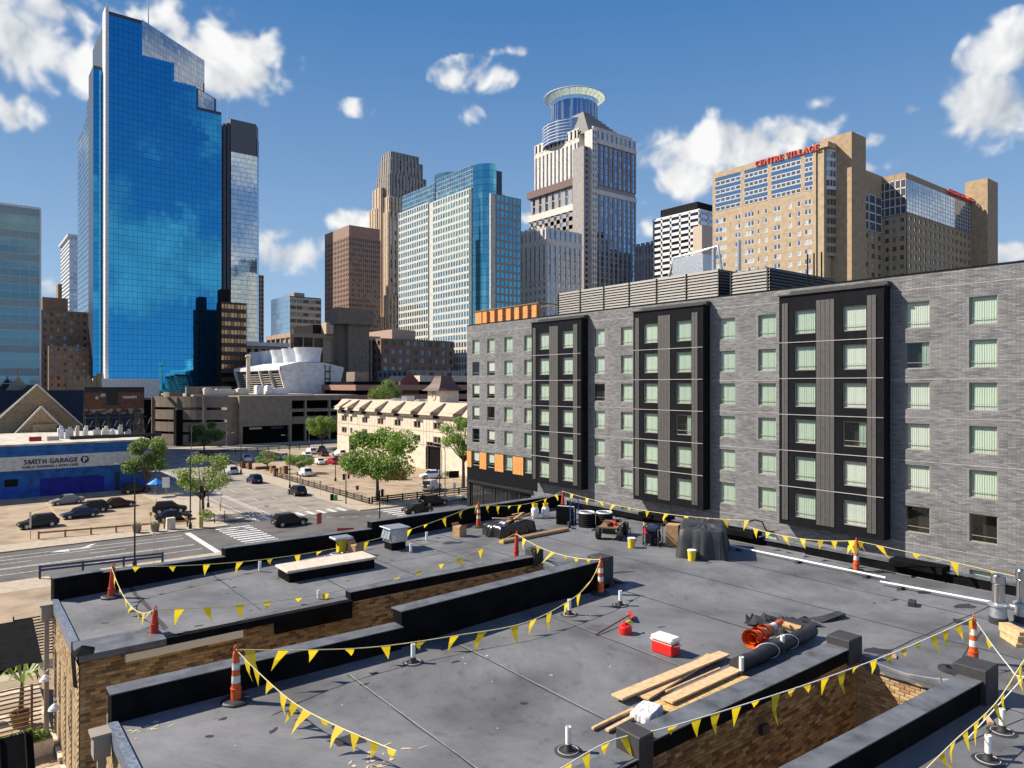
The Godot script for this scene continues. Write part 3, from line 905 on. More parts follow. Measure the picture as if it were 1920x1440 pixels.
func hotel_window(o: Node3D, x: float, z0: float, z1: float, y0: float, y1: float, style: int):
	# frame > pane, curtain; set 0.12 back from the face of the wall; facing -x
	var w = z1 - z0; var h = y1 - y0
	var key = "hf%.2f_%.2f" % [w, h]
	if not C.has(key):
		var f = MB.new()
		for q in [[-w / 2, -w / 2 + 0.06, 0, h], [w / 2 - 0.06, w / 2, 0, h]]: f.box(V(-0.03, q[2], q[0]), V(0.05, q[3], q[1]))
		f.box(V(-0.028, 0, -w / 2 + 0.06), V(0.048, 0.06, w / 2 - 0.06)); f.box(V(-0.028, h - 0.06, -w / 2 + 0.06), V(0.048, h, w / 2 - 0.06))
		f.box(V(-0.01, 0.42, -w / 2 + 0.06), V(0.03, 0.45, w / 2 - 0.06))
		C[key] = f.mesh()
		var p = MB.new(); p.quadn(V(0, 0.05, -w / 2 + 0.05), V(0, 0.05, w / 2 - 0.05), V(0, h - 0.05, w / 2 - 0.05), V(0, h - 0.05, -w / 2 + 0.05), V(-1, 0, 0))
		C["p" + key] = p.mesh()
		var r = MB.new(); r.quadn(V(0.5, 0, -w / 2), V(0.5, 0, w / 2), V(0.5, h, w / 2), V(0.5, h, -w / 2), V(-1, 0, 0)); r.quadn(V(0.05, 0.001, -w / 2), V(0.5, 0.001, -w / 2), V(0.5, 0.001, w / 2), V(0.05, 0.001, w / 2), V(0, 1, 0)); r.quadn(V(0.05, h, -w / 2), V(0.5, h, -w / 2), V(0.5, h, w / 2), V(0.05, h, w / 2), V(0, -1, 0))
		r.quadn(V(0.05, 0, -w / 2), V(0.5, 0, -w / 2), V(0.5, h, -w / 2), V(0.05, h, -w / 2), V(0, 0, 1)); r.quadn(V(0.05, 0, w / 2), V(0.5, 0, w / 2), V(0.5, h, w / 2), V(0.05, h, w / 2), V(0, 0, -1))
		C["r" + key] = r.mesh()
	var wn = part("window", C[key], M.hframe, o, at(x + 0.12, y0, (z0 + z1) / 2))
	part("pane", C["p" + key], M.pane, wn)
	part("room_shade", C["r" + key], M.room, wn)
	var cm: Material = [M.curtain, M.curtain2, M.curtain3][(style + int(absf(z0) * 3.0)) % 3]
	var turn = Basis(Vector3.UP, -PI / 2)
	if style == 0: part("curtain", pleats(w - 0.1, h - 0.04, 11, 0.035), cm, wn, Transform3D(turn, V(0.14, 0.02, 0)))
	elif style == 1: # drawn half open
		part("curtain", pleats(w * 0.32, h - 0.04, 5, 0.05), cm, wn, Transform3D(turn, V(0.14, 0.02, w * 0.3)))
	elif style == 3: # a roller blind in the upper part
		var b = MB.new(); b.box(V(0.1, h * 0.32, -w / 2 + 0.08), V(0.115, h - 0.05, w / 2 - 0.08))
		part("roller_blind", b, M.curtain2, wn)

func make_hotel():
	var o = thing("grey_brick_hotel", "long grey brick hotel with three black window bays beyond the near roof", "building")
	var X = HOTEL
	var z0 = -80.7; var z1 = -4.0; var TOP = 26.85
	var holes = []      # Rect2 in (z - z0, y)
	var wins = []
	var ybot = []
	for k in 6: ybot.append(22.89 - k * 2.98)
	ybot[4] = 10.9; ybot[5] = 7.85
	var cols = [[-79.48, -77.8], [-76.06, -74.4], [-72.33, -70.6], [-68.28, -66.6], [-56.13, -54.43], [-52.08, -50.4], [-39.8, -38.08], [-35.73, -34.02], [-23.49, -21.78], [-19.24, -17.53], [-7.3, -5.5]]
	rng.seed = 31
	for ci in cols.size():
		for r in 6:
			var c = cols[ci]
			var st = 0
			if ci < 2 and r > 0: st = 3 if (r + ci) % 3 != 1 else 2
			if ci == 4 and r == 2: st = 2
			if ci >= 8 and r == 5: st = 2
			if ci == 8 and r == 1: st = 1
			wins.append([X, c[0], c[1], ybot[r], ybot[r] + 1.93, st])
			holes.append(Rect2(c[0] - z0, ybot[r], c[1] - c[0], 1.93))
		if ci in [5, 6, 7, 8, 9]:
			var c2 = cols[ci]
			wins.append([X, c2[0], c2[1], 4.75, 5.9, 0]); holes.append(Rect2(c2[0] - z0, 4.75, c2[1] - c2[0], 1.15))
	# shop front at the left end
	holes.append(Rect2(0.6, 0.3, 13.2, 5.5))
	holes.append(Rect2(25.0, 0.3, 3.6, 3.6))
	var w = MB.new()
	holes_wall(w, V(X, 0, z0), V(0, 0, 1), V(-1, 0, 0), z1 - z0, TOP, holes, 0.62)
	part("brick_face", w, M.hmortar, o)
	w = MB.new()
	w.box(V(X + 0.64, 0, z0 + 0.01), V(X + 18, TOP - 0.4, z1))
	part("building_core", w, M.dark, o)
	w = MB.new()
	w.quadn(V(X, 0, z0), V(X + 18, 0, z0), V(X + 18, TOP, z0), V(X, TOP, z0), V(0, 0, -1)); w.box(V(X + 0.3, TOP - 0.3, z0 + 0.3), V(X + 18, TOP - 0.1, z1))
	part("end_wall_and_roof", w, M.hmortar, o)
	w = MB.new(); w.box(V(X - 0.05, TOP, z0 - 0.05), V(X + 0.35, TOP + 0.1, z1))
	part("roof_coping", w, M.bay, o)
	# bricks
	var bays = [[-65.6, -57.03], [-49.37, -40.78], [-33.08, -24.53]]
	var tones = [Color(0.275, 0.278, 0.288), Color(0.31, 0.313, 0.32), Color(0.245, 0.249, 0.258), Color(0.35, 0.35, 0.352), Color(0.21, 0.213, 0.221), Color(0.295, 0.297, 0.302)]
	brickwork(o, V(X - 0.002, 4.2, z0), V(0, 0, 1), V(-1, 0, 0), z1 - z0, TOP - 4.25, 0.5, 0.098, func(p, l, h):
		var zz: float = z0 + p.x
		if zz < -66.7 and p.y + 4.2 < 9.75: return false
		for b in bays:
			if zz > b[0] - 0.2 and zz < b[1] + 0.2 and p.y + 4.2 > 7.2 and p.y + 4.2 < 26.0: return false
		for k in holes:
			if k.grow_individual(l * 0.47, 0.05, l * 0.47, 0.05).has_point(p + Vector2(0, 4.2)): return false
		return true, 300, tones, [M.hb0, M.hb1, M.hb2], M.hbrick, 0.014, 12)
	# pale joints in the brick at floor lines
	for y in [25.75, 19.1, 16.3, 13.1, 7.0]:
		var last = z0
		for b in bays + [[z1, z1]]:
			var a0: float = last; var a1: float = b[0] - 0.05
			if y == 7.0: a0 = maxf(a0, -66.5)
			if a1 > a0:
				w = MB.new(); w.box(V(X - 0.03, y, a0), V(X + 0.02, y + 0.035, a1))
				part("movement_joint", w, M.hline, o)
			last = b[1] + 0.05
	# orange panels and dark band at the left end
	w = MB.new(); w.box(V(X - 0.06, 6.35, z0), V(X + 0.02, 9.72, -66.4))
	for k in 0: pass
	w = MB.new()
	holes_wall(w, V(X - 0.04, 5.8, z0), V(0, 0, 1), V(-1, 0, 0), 15.0, 3.95, holes_shift(cols, z0, 7.85 - 5.8), 0.05)
	part("dark_band", w, M.bay, o)
	for q in [[-80.68, -79.6], [-77.7, -76.15], [-74.3, -72.45], [-70.5, -68.4]]:
		w = MB.new()
		var n = maxi(2, int((q[1] - q[0]) / 0.5))
		for k in n: w.box(V(X - 0.075, 7.5, lerpf(q[0], q[1], float(k) / n) + 0.01), V(X - 0.042, 9.72, lerpf(q[0], q[1], float(k + 1) / n) - 0.01))
		part("orange_panel", w, M.orange, o)
	for q in wins: hotel_window(o, q[0], q[1], q[2], q[3], q[4], q[5])
	# shop front glazing
	for k in 5:
		var a = z0 + 0.8 + k * 2.6
		var f = MB.new()
		f.box(V(X + 0.1, 0.3, a), V(X + 0.3, 5.6, a + 0.22)); f.box(V(X + 0.1, 5.2, a + 0.22), V(X + 0.3, 5.6, a + 2.6)); f.box(V(X + 0.1, 0.3, a + 0.22), V(X + 0.3, 0.8, a + 2.6))
		for j in 3: f.box(V(X + 0.14, 0.8, a + 0.8 + j * 0.6), V(X + 0.2, 5.2, a + 0.85 + j * 0.6))
		for j in 3: f.box(V(X + 0.145, 1.7 + j * 1.0, a + 0.22), V(X + 0.195, 1.76 + j * 1.0, a + 2.6))
		var sf = part("shop_window", f, M.iron, o)
		var g = MB.new(); g.quadn(V(X + 0.17, 0.8, a + 0.22), V(X + 0.17, 0.8, a + 2.6), V(X + 0.17, 5.2, a + 2.6), V(X + 0.17, 5.2, a + 0.22), V(-1, 0, 0))
		part("pane", g, M.carglass, sf)
	w = MB.new(); w.box(V(X - 0.25, 5.5, z0 + 0.2), V(X - 0.045, 5.78, -66.6)); w.box(V(X - 0.06, 0, z0 - 0.02), V(X + 0.1, 5.8, z0 + 0.7))
	part("canopy", w, M.iron, o)
	w = MB.new(); w.quadn(V(X + 0.3, 0.3, -55.8), V(X + 0.3, 0.3, -52), V(X + 0.3, 4, -52), V(X + 0.3, 4, -55.8), V(-1, 0, 0))
	part("service_door", w, M.iron, o)
	# bays
	for bi in 3:
		var b = bays[bi]
		var bay = part("bay", bay_shell(b[0], b[1]), M.bay, o)
		var fl = MB.new()
		for q in [[0.28, 0.82], [3.27, 4.78], [7.32, 8.0]]:
			var n = 2 if q[1] - q[0] < 1 else 4
			for k in n:
				var a: float = b[0] + lerpf(q[0], q[1], float(k) / n)
				fl.box(V(54.49, 7.5, a + 0.015), V(54.548, 25.5, a + (q[1] - q[0]) / n - 0.015))
		part("fluted_panel", fl, M.flute, bay)
		var ln = MB.new()
		for k in 5: ln.box(V(54.475, 22.2 - k * 2.98, b[0] + 0.02), V(54.56, 22.245 - k * 2.98, b[1] - 0.02))
		part("floor_line", ln, M.hline, bay)
		var cp = MB.new(); cp.box(V(54.4, 26.12, b[0] - 0.1), V(55.58, 26.22, b[1] + 0.14)); cp.box(V(54.9, 26.22, b[0] + 0.8), V(55.58, 26.5, b[1] + 0.1))
		part("bay_cap", cp, M.louver, bay)
		for r in 6:
			for c in [1.36, 5.42]:
				var st = 0
				if bi == 2 and c > 5 and r == 3: st = 1
				if bi == 1 and c > 5 and r == 3: st = 1
				hotel_window(o, 54.55, b[0] + c, b[0] + c + 1.82, ybot[r], ybot[r] + 1.93, st)
	# rooftop plant screens
	for q in [[60.0, 72.0, -66.8, -42.9, 30.2], [60.0, 72.0, -41.5, -37.3, 29.7]]:
		var sc = part("plant_screen", screen_core(q), M.dark, o)
		var lv = MB.new()
		var y = 27.0
		while y < q[4]:
			lv.quadn(V(q[0] - 0.12, y, q[2]), V(q[0] - 0.12, y, q[3]), V(q[0], y + 0.26, q[3]), V(q[0], y + 0.26, q[2]), V(-1, 0.4, 0))
			lv.quadn(V(q[0], y, q[2]), V(q[0], y, q[3]), V(q[0] - 0.12, y, q[3]), V(q[0] - 0.12, y, q[2]), V(0, -1, 0))
			lv.quadn(V(q[0], y, q[3] + 0.12), V(q[1], y, q[3] + 0.12), V(q[1], y + 0.26, q[3]), V(q[0], y + 0.26, q[3]), V(0, 0.4, 1))
			y += 0.3
		part("louvre", lv, M.louver, sc)
		var po = MB.new()
		var zz: float = q[2]
		while zz <= q[3] + 0.01:
			po.box(V(q[0] - 0.17, 26.9, zz - 0.05), V(q[0] - 0.02, q[4] + 0.05, zz + 0.05))
			zz += 3.98
		part("post", po, M.louver, sc)
	# orange pergola frame at the far end of the roof
	var pg: MB
	for k in 8:
		var a = -82.2 + k * 1.78
		pg = MB.new(); pg.box(V(58.0, 26.9, a), V(58.12, 29.0, a + (1.5 if k == 0 else 0.95))); pg.box(V(58.12, 26.9, a), V(59.3, 29.0, a + 0.1))
		part("roof_fin", pg, M.orange, o)
	pg = MB.new(); pg.box(V(57.9, 29.0, -82.4), V(58.3, 29.14, -68.3)); pg.box(V(61.2, 29.0, -82.4), V(61.4, 29.14, -68.3))
	for k in 5: pg.box(V(58.3, 29.02, -82.4 + k * 3.48), V(61.2, 29.12, -82.25 + k * 3.48))
	part("fin_frame", pg, M.timber, o)
	# pipes and vents on the roof
	var vt = MB.new()
	for q in [[62.0, -49.0, 2.6, 0.18], [62.0, -45.0, 2.6, 0.22], [62.0, -42.0, 3.0, 0.2]]: vt.tube([V(q[0], 30.2, q[1]), V(q[0], 30.2 + q[2], q[1])], q[3], 10)
	vt.tube([V(62, 30.2, -51), V(62, 32.6, -50.2), V(62, 33.0, -44.5), V(62, 30.2, -44)], 0.16, 8)
	vt.box(V(61.5, 30.2, -50.0), V(63.5, 32.4, -46.0))
	part("roof_duct", vt, M.galv, o)
	vt = MB.new()
	for z in [-33.6, -33.0, -32.3]: vt.tube([V(60, 26.8, z), V(60, 30.4, z)], 0.07, 8)
	part("vent_pipe", vt, M.dark, o)
	# wall lamp on the lowest floor
	vt = MB.new(); vt.tube([V(55.55, 6.0, -34.9), V(54.9, 6.9, -34.9), V(54.2, 7.1, -35.2), V(53.7, 6.95, -35.5)], 0.06, 8)
	part("wall_lamp", vt, M.iron, o)

func holes_shift(cols: Array, z0: float, y: float) -> Array:
	var out = []
	for c in cols.slice(0, 4): out.append(Rect2(c[0] - z0, y, c[1] - c[0], 1.93))
	return out

func screen_core(q: Array) -> MB:
	var m = MB.new()
	m.box(V(q[0] + 0.02, 26.7, q[2]), V(q[1], q[4], q[3] - 0.02))
	return m

func bay_shell(a: float, b: float) -> MB:
	var m = MB.new()
	var x = 54.55
	var holes = []
	for r in 6:
		var y: float = [22.89, 19.91, 16.93, 13.95, 10.9, 7.85][r]
		for c in [1.36, 5.42]: holes.append(Rect2(c, y - 7.1, 1.82, 1.93))
	holes_wall(m, V(x, 7.1, a), V(0, 0, 1), V(-1, 0, 0), b - a, 19.02, holes, 0.62)
	m.quadn(V(x, 7.1, a), V(HOTEL - 0.03, 7.1, a), V(HOTEL - 0.03, 26.12, a), V(x, 26.12, a), V(0, 0, -1))
	m.quadn(V(x, 7.1, b), V(HOTEL - 0.03, 7.1, b), V(HOTEL - 0.03, 26.12, b), V(x, 26.12, b), V(0, 0, 1))
	m.quadn(V(x, 7.1, a), V(HOTEL - 0.03, 7.1, a), V(HOTEL - 0.03, 7.1, b), V(x, 7.1, b), V(0, -1, 0))
	return m

# ---------------------------------------------------------------- skyline
func face(o: Node3D, org: Vector3, u: Vector3, n: Vector3, W: float, H: float, nc: int, nr: int, fw: float, fh: float, wall: Material, gl: Array, opt = {}):
	# one elevation: proud piers and spandrels round recessed panes
	var up = Vector3.UP
	var cw = W / nc; var ch = H / nr
	var pier: float = opt.get("pier", 0.35)
	var span: float = opt.get("span", 0.28)
	var pw = cw * (1.0 - fw); var sh = ch * (1.0 - fh)
	var m = MB.new()
	var bas = Basis(u, up, n)
	if pw > 0.001:
		for i in nc + 1:
			var a = maxf(0.0, i * cw - pw * 0.5); var b = minf(W, i * cw + pw * 0.5)
			slab(m, org, u, n, a, b, 0.0, H, pier)
	var sm: MB = MB.new() if opt.has("span_mat") else m
	if sh > 0.001:
		for j in nr + 1:
			var a = maxf(0.0, j * ch - sh * 0.5); var b = minf(H, j * ch + sh * 0.5)
			slab(sm, org, u, n, 0.004, W - 0.004, a, b, span)
	part("facade", m, wall, o)
	if opt.has("span_mat"): part("spandrel", sm, opt.span_mat, o)
	panes(o, org, u, n, cw, ch, nc, nr, fw, fh, gl, opt)

func panes(o: Node3D, org: Vector3, u: Vector3, n: Vector3, cw: float, ch: float, nc: int, nr: int, fw: float, fh: float, gl: Array, opt: Dictionary):
	var up = Vector3.UP
	rng.seed = opt.get("seed", 3)
	var tilt: float = opt.get("tilt", 0.004)
	var ok = opt.get("keep", null)
	var one: int = opt.get("single", 0)
	var hw = cw * fw * 0.5; var hh = ch * fh * 0.5
	var all = []
	for i in nc:
		for j in nr:
			if ok != null and not ok.call((i + 0.5) * cw, (j + 0.5) * ch): continue
			var c = org + u * ((i + 0.5) * cw) + up * ((j + 0.5) * ch) + n * 0.03
			var g = rng.randi() % gl.size() if not opt.has("rows") else j % gl.size()
			var tu = rng.randfn(0, tilt); var tv = rng.randfn(0, tilt)
			var nn = (n + u * tu + up * tv).normalized()
			var uu = (u - nn * nn.dot(u)).normalized()
			all.append([(c - V(0, 18.7, 0)).length_squared() * (1.0 + (1e4 if c.y < opt.get("floor", -99.0) else 0.0)), c, uu, nn.cross(uu), g])
	if one > 0:
		all.sort_custom(func(a, b): return a[0] < b[0])
		var pm = MB.new(); pm.quad(V(-hw, -hh, 0), V(hw, -hh, 0), V(hw, hh, 0), V(-hw, hh, 0))
		var pmesh = pm.mesh()
		for k in mini(one, all.size()):
			var q = all[k]
			part(opt.get("called", "window"), pmesh, gl[q[4]], o, Transform3D(Basis(q[2], q[3], q[2].cross(q[3])), q[1]))
	var mbs = []
	for g in gl.size(): mbs.append(MB.new())
	for k in range(mini(one, all.size()), all.size()):
		var q = all[k]
		var a: Vector3 = q[2] * hw; var b: Vector3 = q[3] * hh
		mbs[q[4]].quadn(q[1] - a - b, q[1] + a - b, q[1] + a + b, q[1] - a + b, n)
	for g in gl.size():
		if mbs[g].v.size(): part("glazing", mbs[g], gl[g], o).set_meta("kind", "stuff")

func slab(m: MB, org: Vector3, u: Vector3, n: Vector3, a: float, b: float, y0: float, y1: float, d: float):
	var up = Vector3.UP
	var p = [org + u * a + up * y0, org + u * b + up * y0, org + u * b + up * y1, org + u * a + up * y1]
	var q = [p[0] + n * d, p[1] + n * d, p[2] + n * d, p[3] + n * d]
	m.quadn(q[0], q[1], q[2], q[3], n)
	m.quadn(p[0], p[1], q[1], q[0], -up); m.quadn(p[3], p[2], q[2], q[3], up); m.quadn(p[0], p[3], q[3], q[0], -u); m.quadn(p[1], p[2], q[2], q[1], u)

const FX = Vector3(-1, 0, 0)
const FZ = Vector3(0, 0, 1)

func core(o: Node3D, lo: Vector3, hi: Vector3, m: Material, called = "building_core"):
	var b = MB.new()
	b.box(lo, hi)
	return part(called, b, m, o)

func two_faces(o, x0, x1, z0, z1, y0, y1, cz, cx, nr, fw, fh, wall, gl, opt = {}):
	# a block with its -x and +z elevations; core set just behind
	core(o, V(x0 + 0.02, y0, z1), V(x1, y1, z0 - 0.02), wall)
	face(o, V(x0, y0, z1), V(0, 0, 1), FX, z0 - z1, y1 - y0, cz, nr, fw, fh, wall, gl, opt)
	face(o, V(x0, y0, z0), V(1, 0, 0), FZ, x1 - x0, y1 - y0, cx, nr, fw, fh, wall, gl, opt)

func make_skyline():
	var stone = worn(lin(0.62, 0.58, 0.52), 0.85, "soft", "soft", 0.2, 0.03)
	var dkglass = [glass_mirror(lin(0.1, 0.13, 0.17), 0.06), mat(lin(0.02, 0.022, 0.026), 0.1)]
	var bluewin = [glass_mirror(lin(0.3, 0.42, 0.58), 0.05), glass_mirror(lin(0.2, 0.3, 0.45), 0.05), glass_mirror(lin(0.36, 0.46, 0.6), 0.07)]
	# --- great blue glass tower
	var o = thing("blue_glass_tower", "tall deep blue mirror glass tower with a sharp stepped sloping top", "building")
	var bl = [glass_mirror(lin(0.035, 0.29, 0.56), 0.03), glass_mirror(lin(0.033, 0.283, 0.55), 0.03), glass_mirror(lin(0.037, 0.297, 0.57), 0.035)]
	var mull = mat(lin(0.03, 0.05, 0.08), 0.4)
	var X = 53.4; var Z = -353.6
	var dg = V(0.797, 0, -0.603)
	var lev = [[X, 66.4, 0.0, 182.6], [66.4, 79.2, 0.0, 166.6], [79.2, 90.35, 0.0, 158.2], [90.35, 101.0, 0.0, 149.5]]
	# cores, level by level, with the right front corner cut
	var cm = MB.new()
	cm.box(V(X + 0.1, 0, -400), V(100.9, 149.4, Z - 0.1))
	for q in [[90.35, 149.4, 158.1, 13.0], [79.2, 158.1, 166.5, 22.0], [66.4, 166.5, 182.5, 42.0]]:
		var e: Vector3 = V(q[0], 0, Z - 0.1) + dg * q[3]
		cm.prism([Vector2(X + 0.1, Z - 0.1), Vector2(q[0], Z - 0.1), Vector2(e.x, e.z), Vector2(e.x, -400), Vector2(X + 0.1, -400)], q[1], q[2])
	part("tower_core", cm, mull, o)
	var cwid = (101.0 - X) / 25.0
	panes(o, V(X, 0, Z), V(1, 0, 0), FZ, cwid, 2.74, 25, 66, 0.955, 0.955, bl, {"tilt": 0.0014, "single": 300, "called": "pane", "floor": 40.0, "keep": func(a, h):
		var x: float = X + a
		for l in lev:
			if x < l[1] + 0.01: return h < l[3] - 0.4
		return false})
	for q in [[66.4, 166.6, 182.6, 42.0, 0], [79.2, 158.2, 166.6, 22.0, 1], [90.35, 149.5, 158.2, 13.0, 2]]:
		panes(o, V(q[0], q[1], Z), dg, dg.cross(Vector3.UP) * -1.0 if dg.cross(Vector3.UP).x < 0 else dg.cross(Vector3.UP), 1.9, 2.74, int(q[3] / 1.9), int((q[2] - q[1]) / 2.74 + 0.5), 0.955, 0.955, [glass_mirror(lin(0.42, 0.46, 0.52), 0.08), glass_mirror(lin(0.36, 0.42, 0.5), 0.08)], {"tilt": 0.003})
	var pb = MB.new(); pb.box(V(X - 1.3, 0, Z - 7.5), V(X - 0.02, 184.0, Z + 0.25))
	part("corner_pier", pb, M.white, o)
	pb = MB.new()
	pb.tube([V(X, 184, -357), V(X, 189, -357)], 0.15, 6); 
	part("mast", pb, M.galv, o)
	pb = MB.new(); pb.tube([V(69.6, 182, -356), V(69.6, 197, -356)], [0.3, 0.12], 6)
	part("mast", pb, M.galv, o)
	var heights = [160.5, 160.5, 157.5, 151.0, 147.5]
	var zs = [-362.0, -376.0, -389.0, -402.0, -416.0, -434.0]
	var grey = [glass_mirror(lin(0.5, 0.53, 0.56), 0.1), glass_mirror(lin(0.42, 0.47, 0.52), 0.1)]
	for k in 5:
		cm = MB.new(); cm.box(V(51.4, 0, zs[k + 1]), V(80 - k, heights[k] - 0.1, zs[k] - 0.05))
		part("tower_core", cm, mull, o)
		panes(o, V(51.3, 0, zs[k + 1]), V(0, 0, 1), FX, (zs[k] - zs[k + 1]) / 6.0, 2.74, 6, int(heights[k] / 2.74), 0.96, 0.9, grey, {"tilt": 0.006, "seed": k + 4})
	panes(o, V(48.6, 0, -361.95), V(1, 0, 0), FZ, 1.9, 2.74, 2, 58, 0.96, 0.96, bl, {"tilt": 0.002})
	cm = MB.new(); cm.box(V(48.7, 0, -376), V(51.38, 160.4, -362.0))
	part("tower_core", cm, mull, o)
	core(o, V(47, 0, -352), V(72, 21.5, -345), M.white, "entrance_block")
	# --- dark crowned glass tower behind it
	o = thing("dark_crowned_tower", "tall glass tower with dark crown and fins partly behind the deep blue tower", "building")
	var ig = [glass_mirror(lin(0.5, 0.58, 0.66), 0.05), glass_mirror(lin(0.42, 0.5, 0.6), 0.05)]
	core(o, V(184.4, 0, -680), V(206, 216, -618.5), mull, "tower_core")
	panes(o, V(184.3, 0, -618.3), V(1, 0, 0), FZ, 1.55, 4.0, 14, 54, 0.95, 0.93, ig, {"tilt": 0.0015})
	panes(o, V(206, 0, -618.3), V(0.5, 0, -0.866), V(0.866, 0, 0.5), 1.6, 4.0, 5, 54, 0.95, 0.93, ig, {"tilt": 0.0015})
	cm = MB.new(); cm.prism([Vector2(206, -618.6), Vector2(210, -625.5), Vector2(210, -680), Vector2(206, -680)], 0, 232)
	part("tower_core", cm, mull, o)
	cm = MB.new(); cm.prism([Vector2(184, -618), Vector2(205, -618), Vector2(210, -627), Vector2(210, -670), Vector2(184, -670)], 216.0, 243.5)
	part("crown", cm, worn(lin(0.1, 0.105, 0.125), 0.6, "soft", "soft", 0.3, 0.05), o)
	for k in 3:
		cm = MB.new(); cm.box(V(175.6 + k * 2.9, 0, -660), V(177.9 + k * 2.9, 238 + k, -621.0 + k * 0.9))
		part("fin", cm, worn(lin(0.04, 0.045, 0.06), 0.4, "soft", "soft", 0.3, 0.05), o)
	for q in [[184, 268.0], [178, 262.0], [195, 254.0]]:
		cm = MB.new(); cm.tube([V(q[0], 238, -625), V(q[0], q[1], -625)], [0.5, 0.15], 5)
		part("antenna", cm, M.galv, o)
	# --- glass block at the left edge
	o = thing("green_glass_block", "pale green glass office block cut by the left edge of the view", "building")
	var lg = [glass_mirror(lin(0.13, 0.22, 0.25), 0.05), glass_mirror(lin(0.15, 0.24, 0.28), 0.05), mat(lin(0.22, 0.31, 0.33), 0.2)]
	core(o, V(-25.0, 0, -260), V(18.1, 65.5, -227.6), mull, "tower_core")
	face(o, V(-25.0, 5.0, -227.4), V(1, 0, 0), FZ, 43.1, 60.5, 20, 30, 0.96, 0.94, mat(lin(0.42, 0.5, 0.52), 0.4), lg, {"pier": 0.12, "span": 0.06, "single": 260, "called": "pane", "tilt": 0.0012, "rows": true})
	cm = MB.new(); cm.box(V(-25, 65.5, -228), V(18.4, 66.1, -227.1)); cm.box(V(18.1, 0, -228), V(18.5, 65.5, -227.0))
	part("edge_trim", cm, M.galv, o)
	# --- slim banded tower, far left
	o = thing("striped_far_tower", "distant slim white and blue striped tower left of the deep blue tower", "building")
	two_faces(o, 90.0, 108, -818, -890, 0, 165, 8, 6, 42, 0.94, 0.5, M.white, bluewin)
	cm = MB.new(); cm.box(V(88.0, 165, -892), V(109, 167, -816))
	part("roof_slab", cm, M.white, o)
	# --- old brown brick block
	o = thing("old_brick_block", "old brown brick office block standing between the two left glass buildings", "building")
	var bb = worn(lin(0.24, 0.15, 0.1), 0.9, "grain", "soft", 0.4, 0.04)
	two_faces(o, 26.0, 62.0, -382, -420, 0, 52.5, 10, 14, 15, 0.45, 0.45, bb, dkglass)
	core(o, V(32, 52.5, -415), V(42, 59, -388), bb, "roof_house"); core(o, V(38.5, 52.5, -400), V(40, 66, -392), bb, "chimney")
	core(o, V(33, 14, -381), V(55, 36, -372), worn(lin(0.28, 0.18, 0.12), 0.9, "grain", "soft", 0.4, 0.04), "front_wing")
	face(o, V(33, 14, -371.9), V(1, 0, 0), FZ, 22, 22, 9, 7, 0.42, 0.4, bb, dkglass)
	# --- copper banded block
	o = thing("copper_banded_block", "dark office block with copper glass bands right of the deep blue tower", "building")
	var cop = [glass_mirror(lin(0.4, 0.22, 0.1), 0.12), glass_mirror(lin(0.5, 0.3, 0.15), 0.12), glass_mirror(lin(0.22, 0.13, 0.08), 0.1)]
	core(o, V(94.3, 0, -338), V(105.1, 56.0, -330.2), M.dark)
	face(o, V(94.2, 2, -330.0), V(1, 0, 0), FZ, 11.0, 54.0, 8, 14, 0.95, 0.5, M.dark, cop, {"span_mat": worn(lin(0.05, 0.035, 0.03), 0.5, "soft", "soft", 0.3, 0.05), "tilt": 0.012})
	core(o, V(94.8, 56.0, -338), V(98.4, 62, -332), M.dark, "roof_house")
	# --- slim far tower
	o = thing("pale_slim_tower", "slim tan stone tower just right of the dark crowned tower", "building")
	two_faces(o, 208, 221, -645, -680, 0, 118, 6, 5, 30, 0.5, 0.6, worn(lin(0.4, 0.32, 0.25), 0.9), dkglass)
	core(o, V(210, 118, -680), V(216, 124, -648), worn(lin(0.36, 0.29, 0.23), 0.9), "roof_step")
	# --- banded block with a mirror side
	o = thing("banded_office_block", "low office block with pale mirror side and dark striped front", "building")
	core(o, V(193.7, 0, -548), V(217.5, 84, -509.5), mull, "tower_core")
	face(o, V(193.5, 0, -548.2), V(0, 0, 1), FX, 38.9, 84.6, 10, 21, 0.97, 0.97, mull, [glass_mirror(lin(0.62, 0.72, 0.78), 0.08)], {"pier": 0.05, "span": 0.05, "tilt": 0.002})
	face(o, V(193.5, 0, -509.3), V(1, 0, 0), FZ, 24.1, 83, 5, 17, 0.9, 0.55, worn(lin(0.42, 0.36, 0.31), 0.9), dkglass, {"span": 0.5})
	core(o, V(199, 84, -535), V(207, 87.5, -515), M.concrete, "roof_house")
	# --- brown grid tower
	o = thing("brown_grid_tower", "brown square tower with a regular grid of small dark windows", "building")
	var br = worn(lin(0.3, 0.2, 0.155), 0.9, "soft", "soft", 0.3, 0.04)
	core(o, V(245.5, 0, -565), V(272, 144.5, -519.8), br)
	face(o, V(245.3, 0, -565.4), V(0, 0, 1), FX, 45.9, 136, 16, 34, 0.55, 0.55, br, dkglass, {"pier": 0.5})
	face(o, V(245.3, 0, -519.5), V(1, 0, 0), FZ, 27, 136, 15, 34, 0.55, 0.55, br, dkglass, {"pier": 0.5})
	core(o, V(244.9, 136.0, -565.8), V(272, 144.8, -519.1), br, "roof_band")
	# --- stepped tan stone tower
	o = thing("stepped_stone_tower", "tall stepped tan stone tower with vertical ribs and a grey crown", "building")
	var tn = worn(lin(0.58, 0.45, 0.33), 0.85, "soft", "soft", 0.2, 0.03)
	var gy = worn(lin(0.3, 0.27, 0.25), 0.8, "soft", "soft", 0.2, 0.03)
	var tg = [glass_mirror(lin(0.3, 0.35, 0.42), 0.06), mat(lin(0.08, 0.07, 0.07), 0.15)]
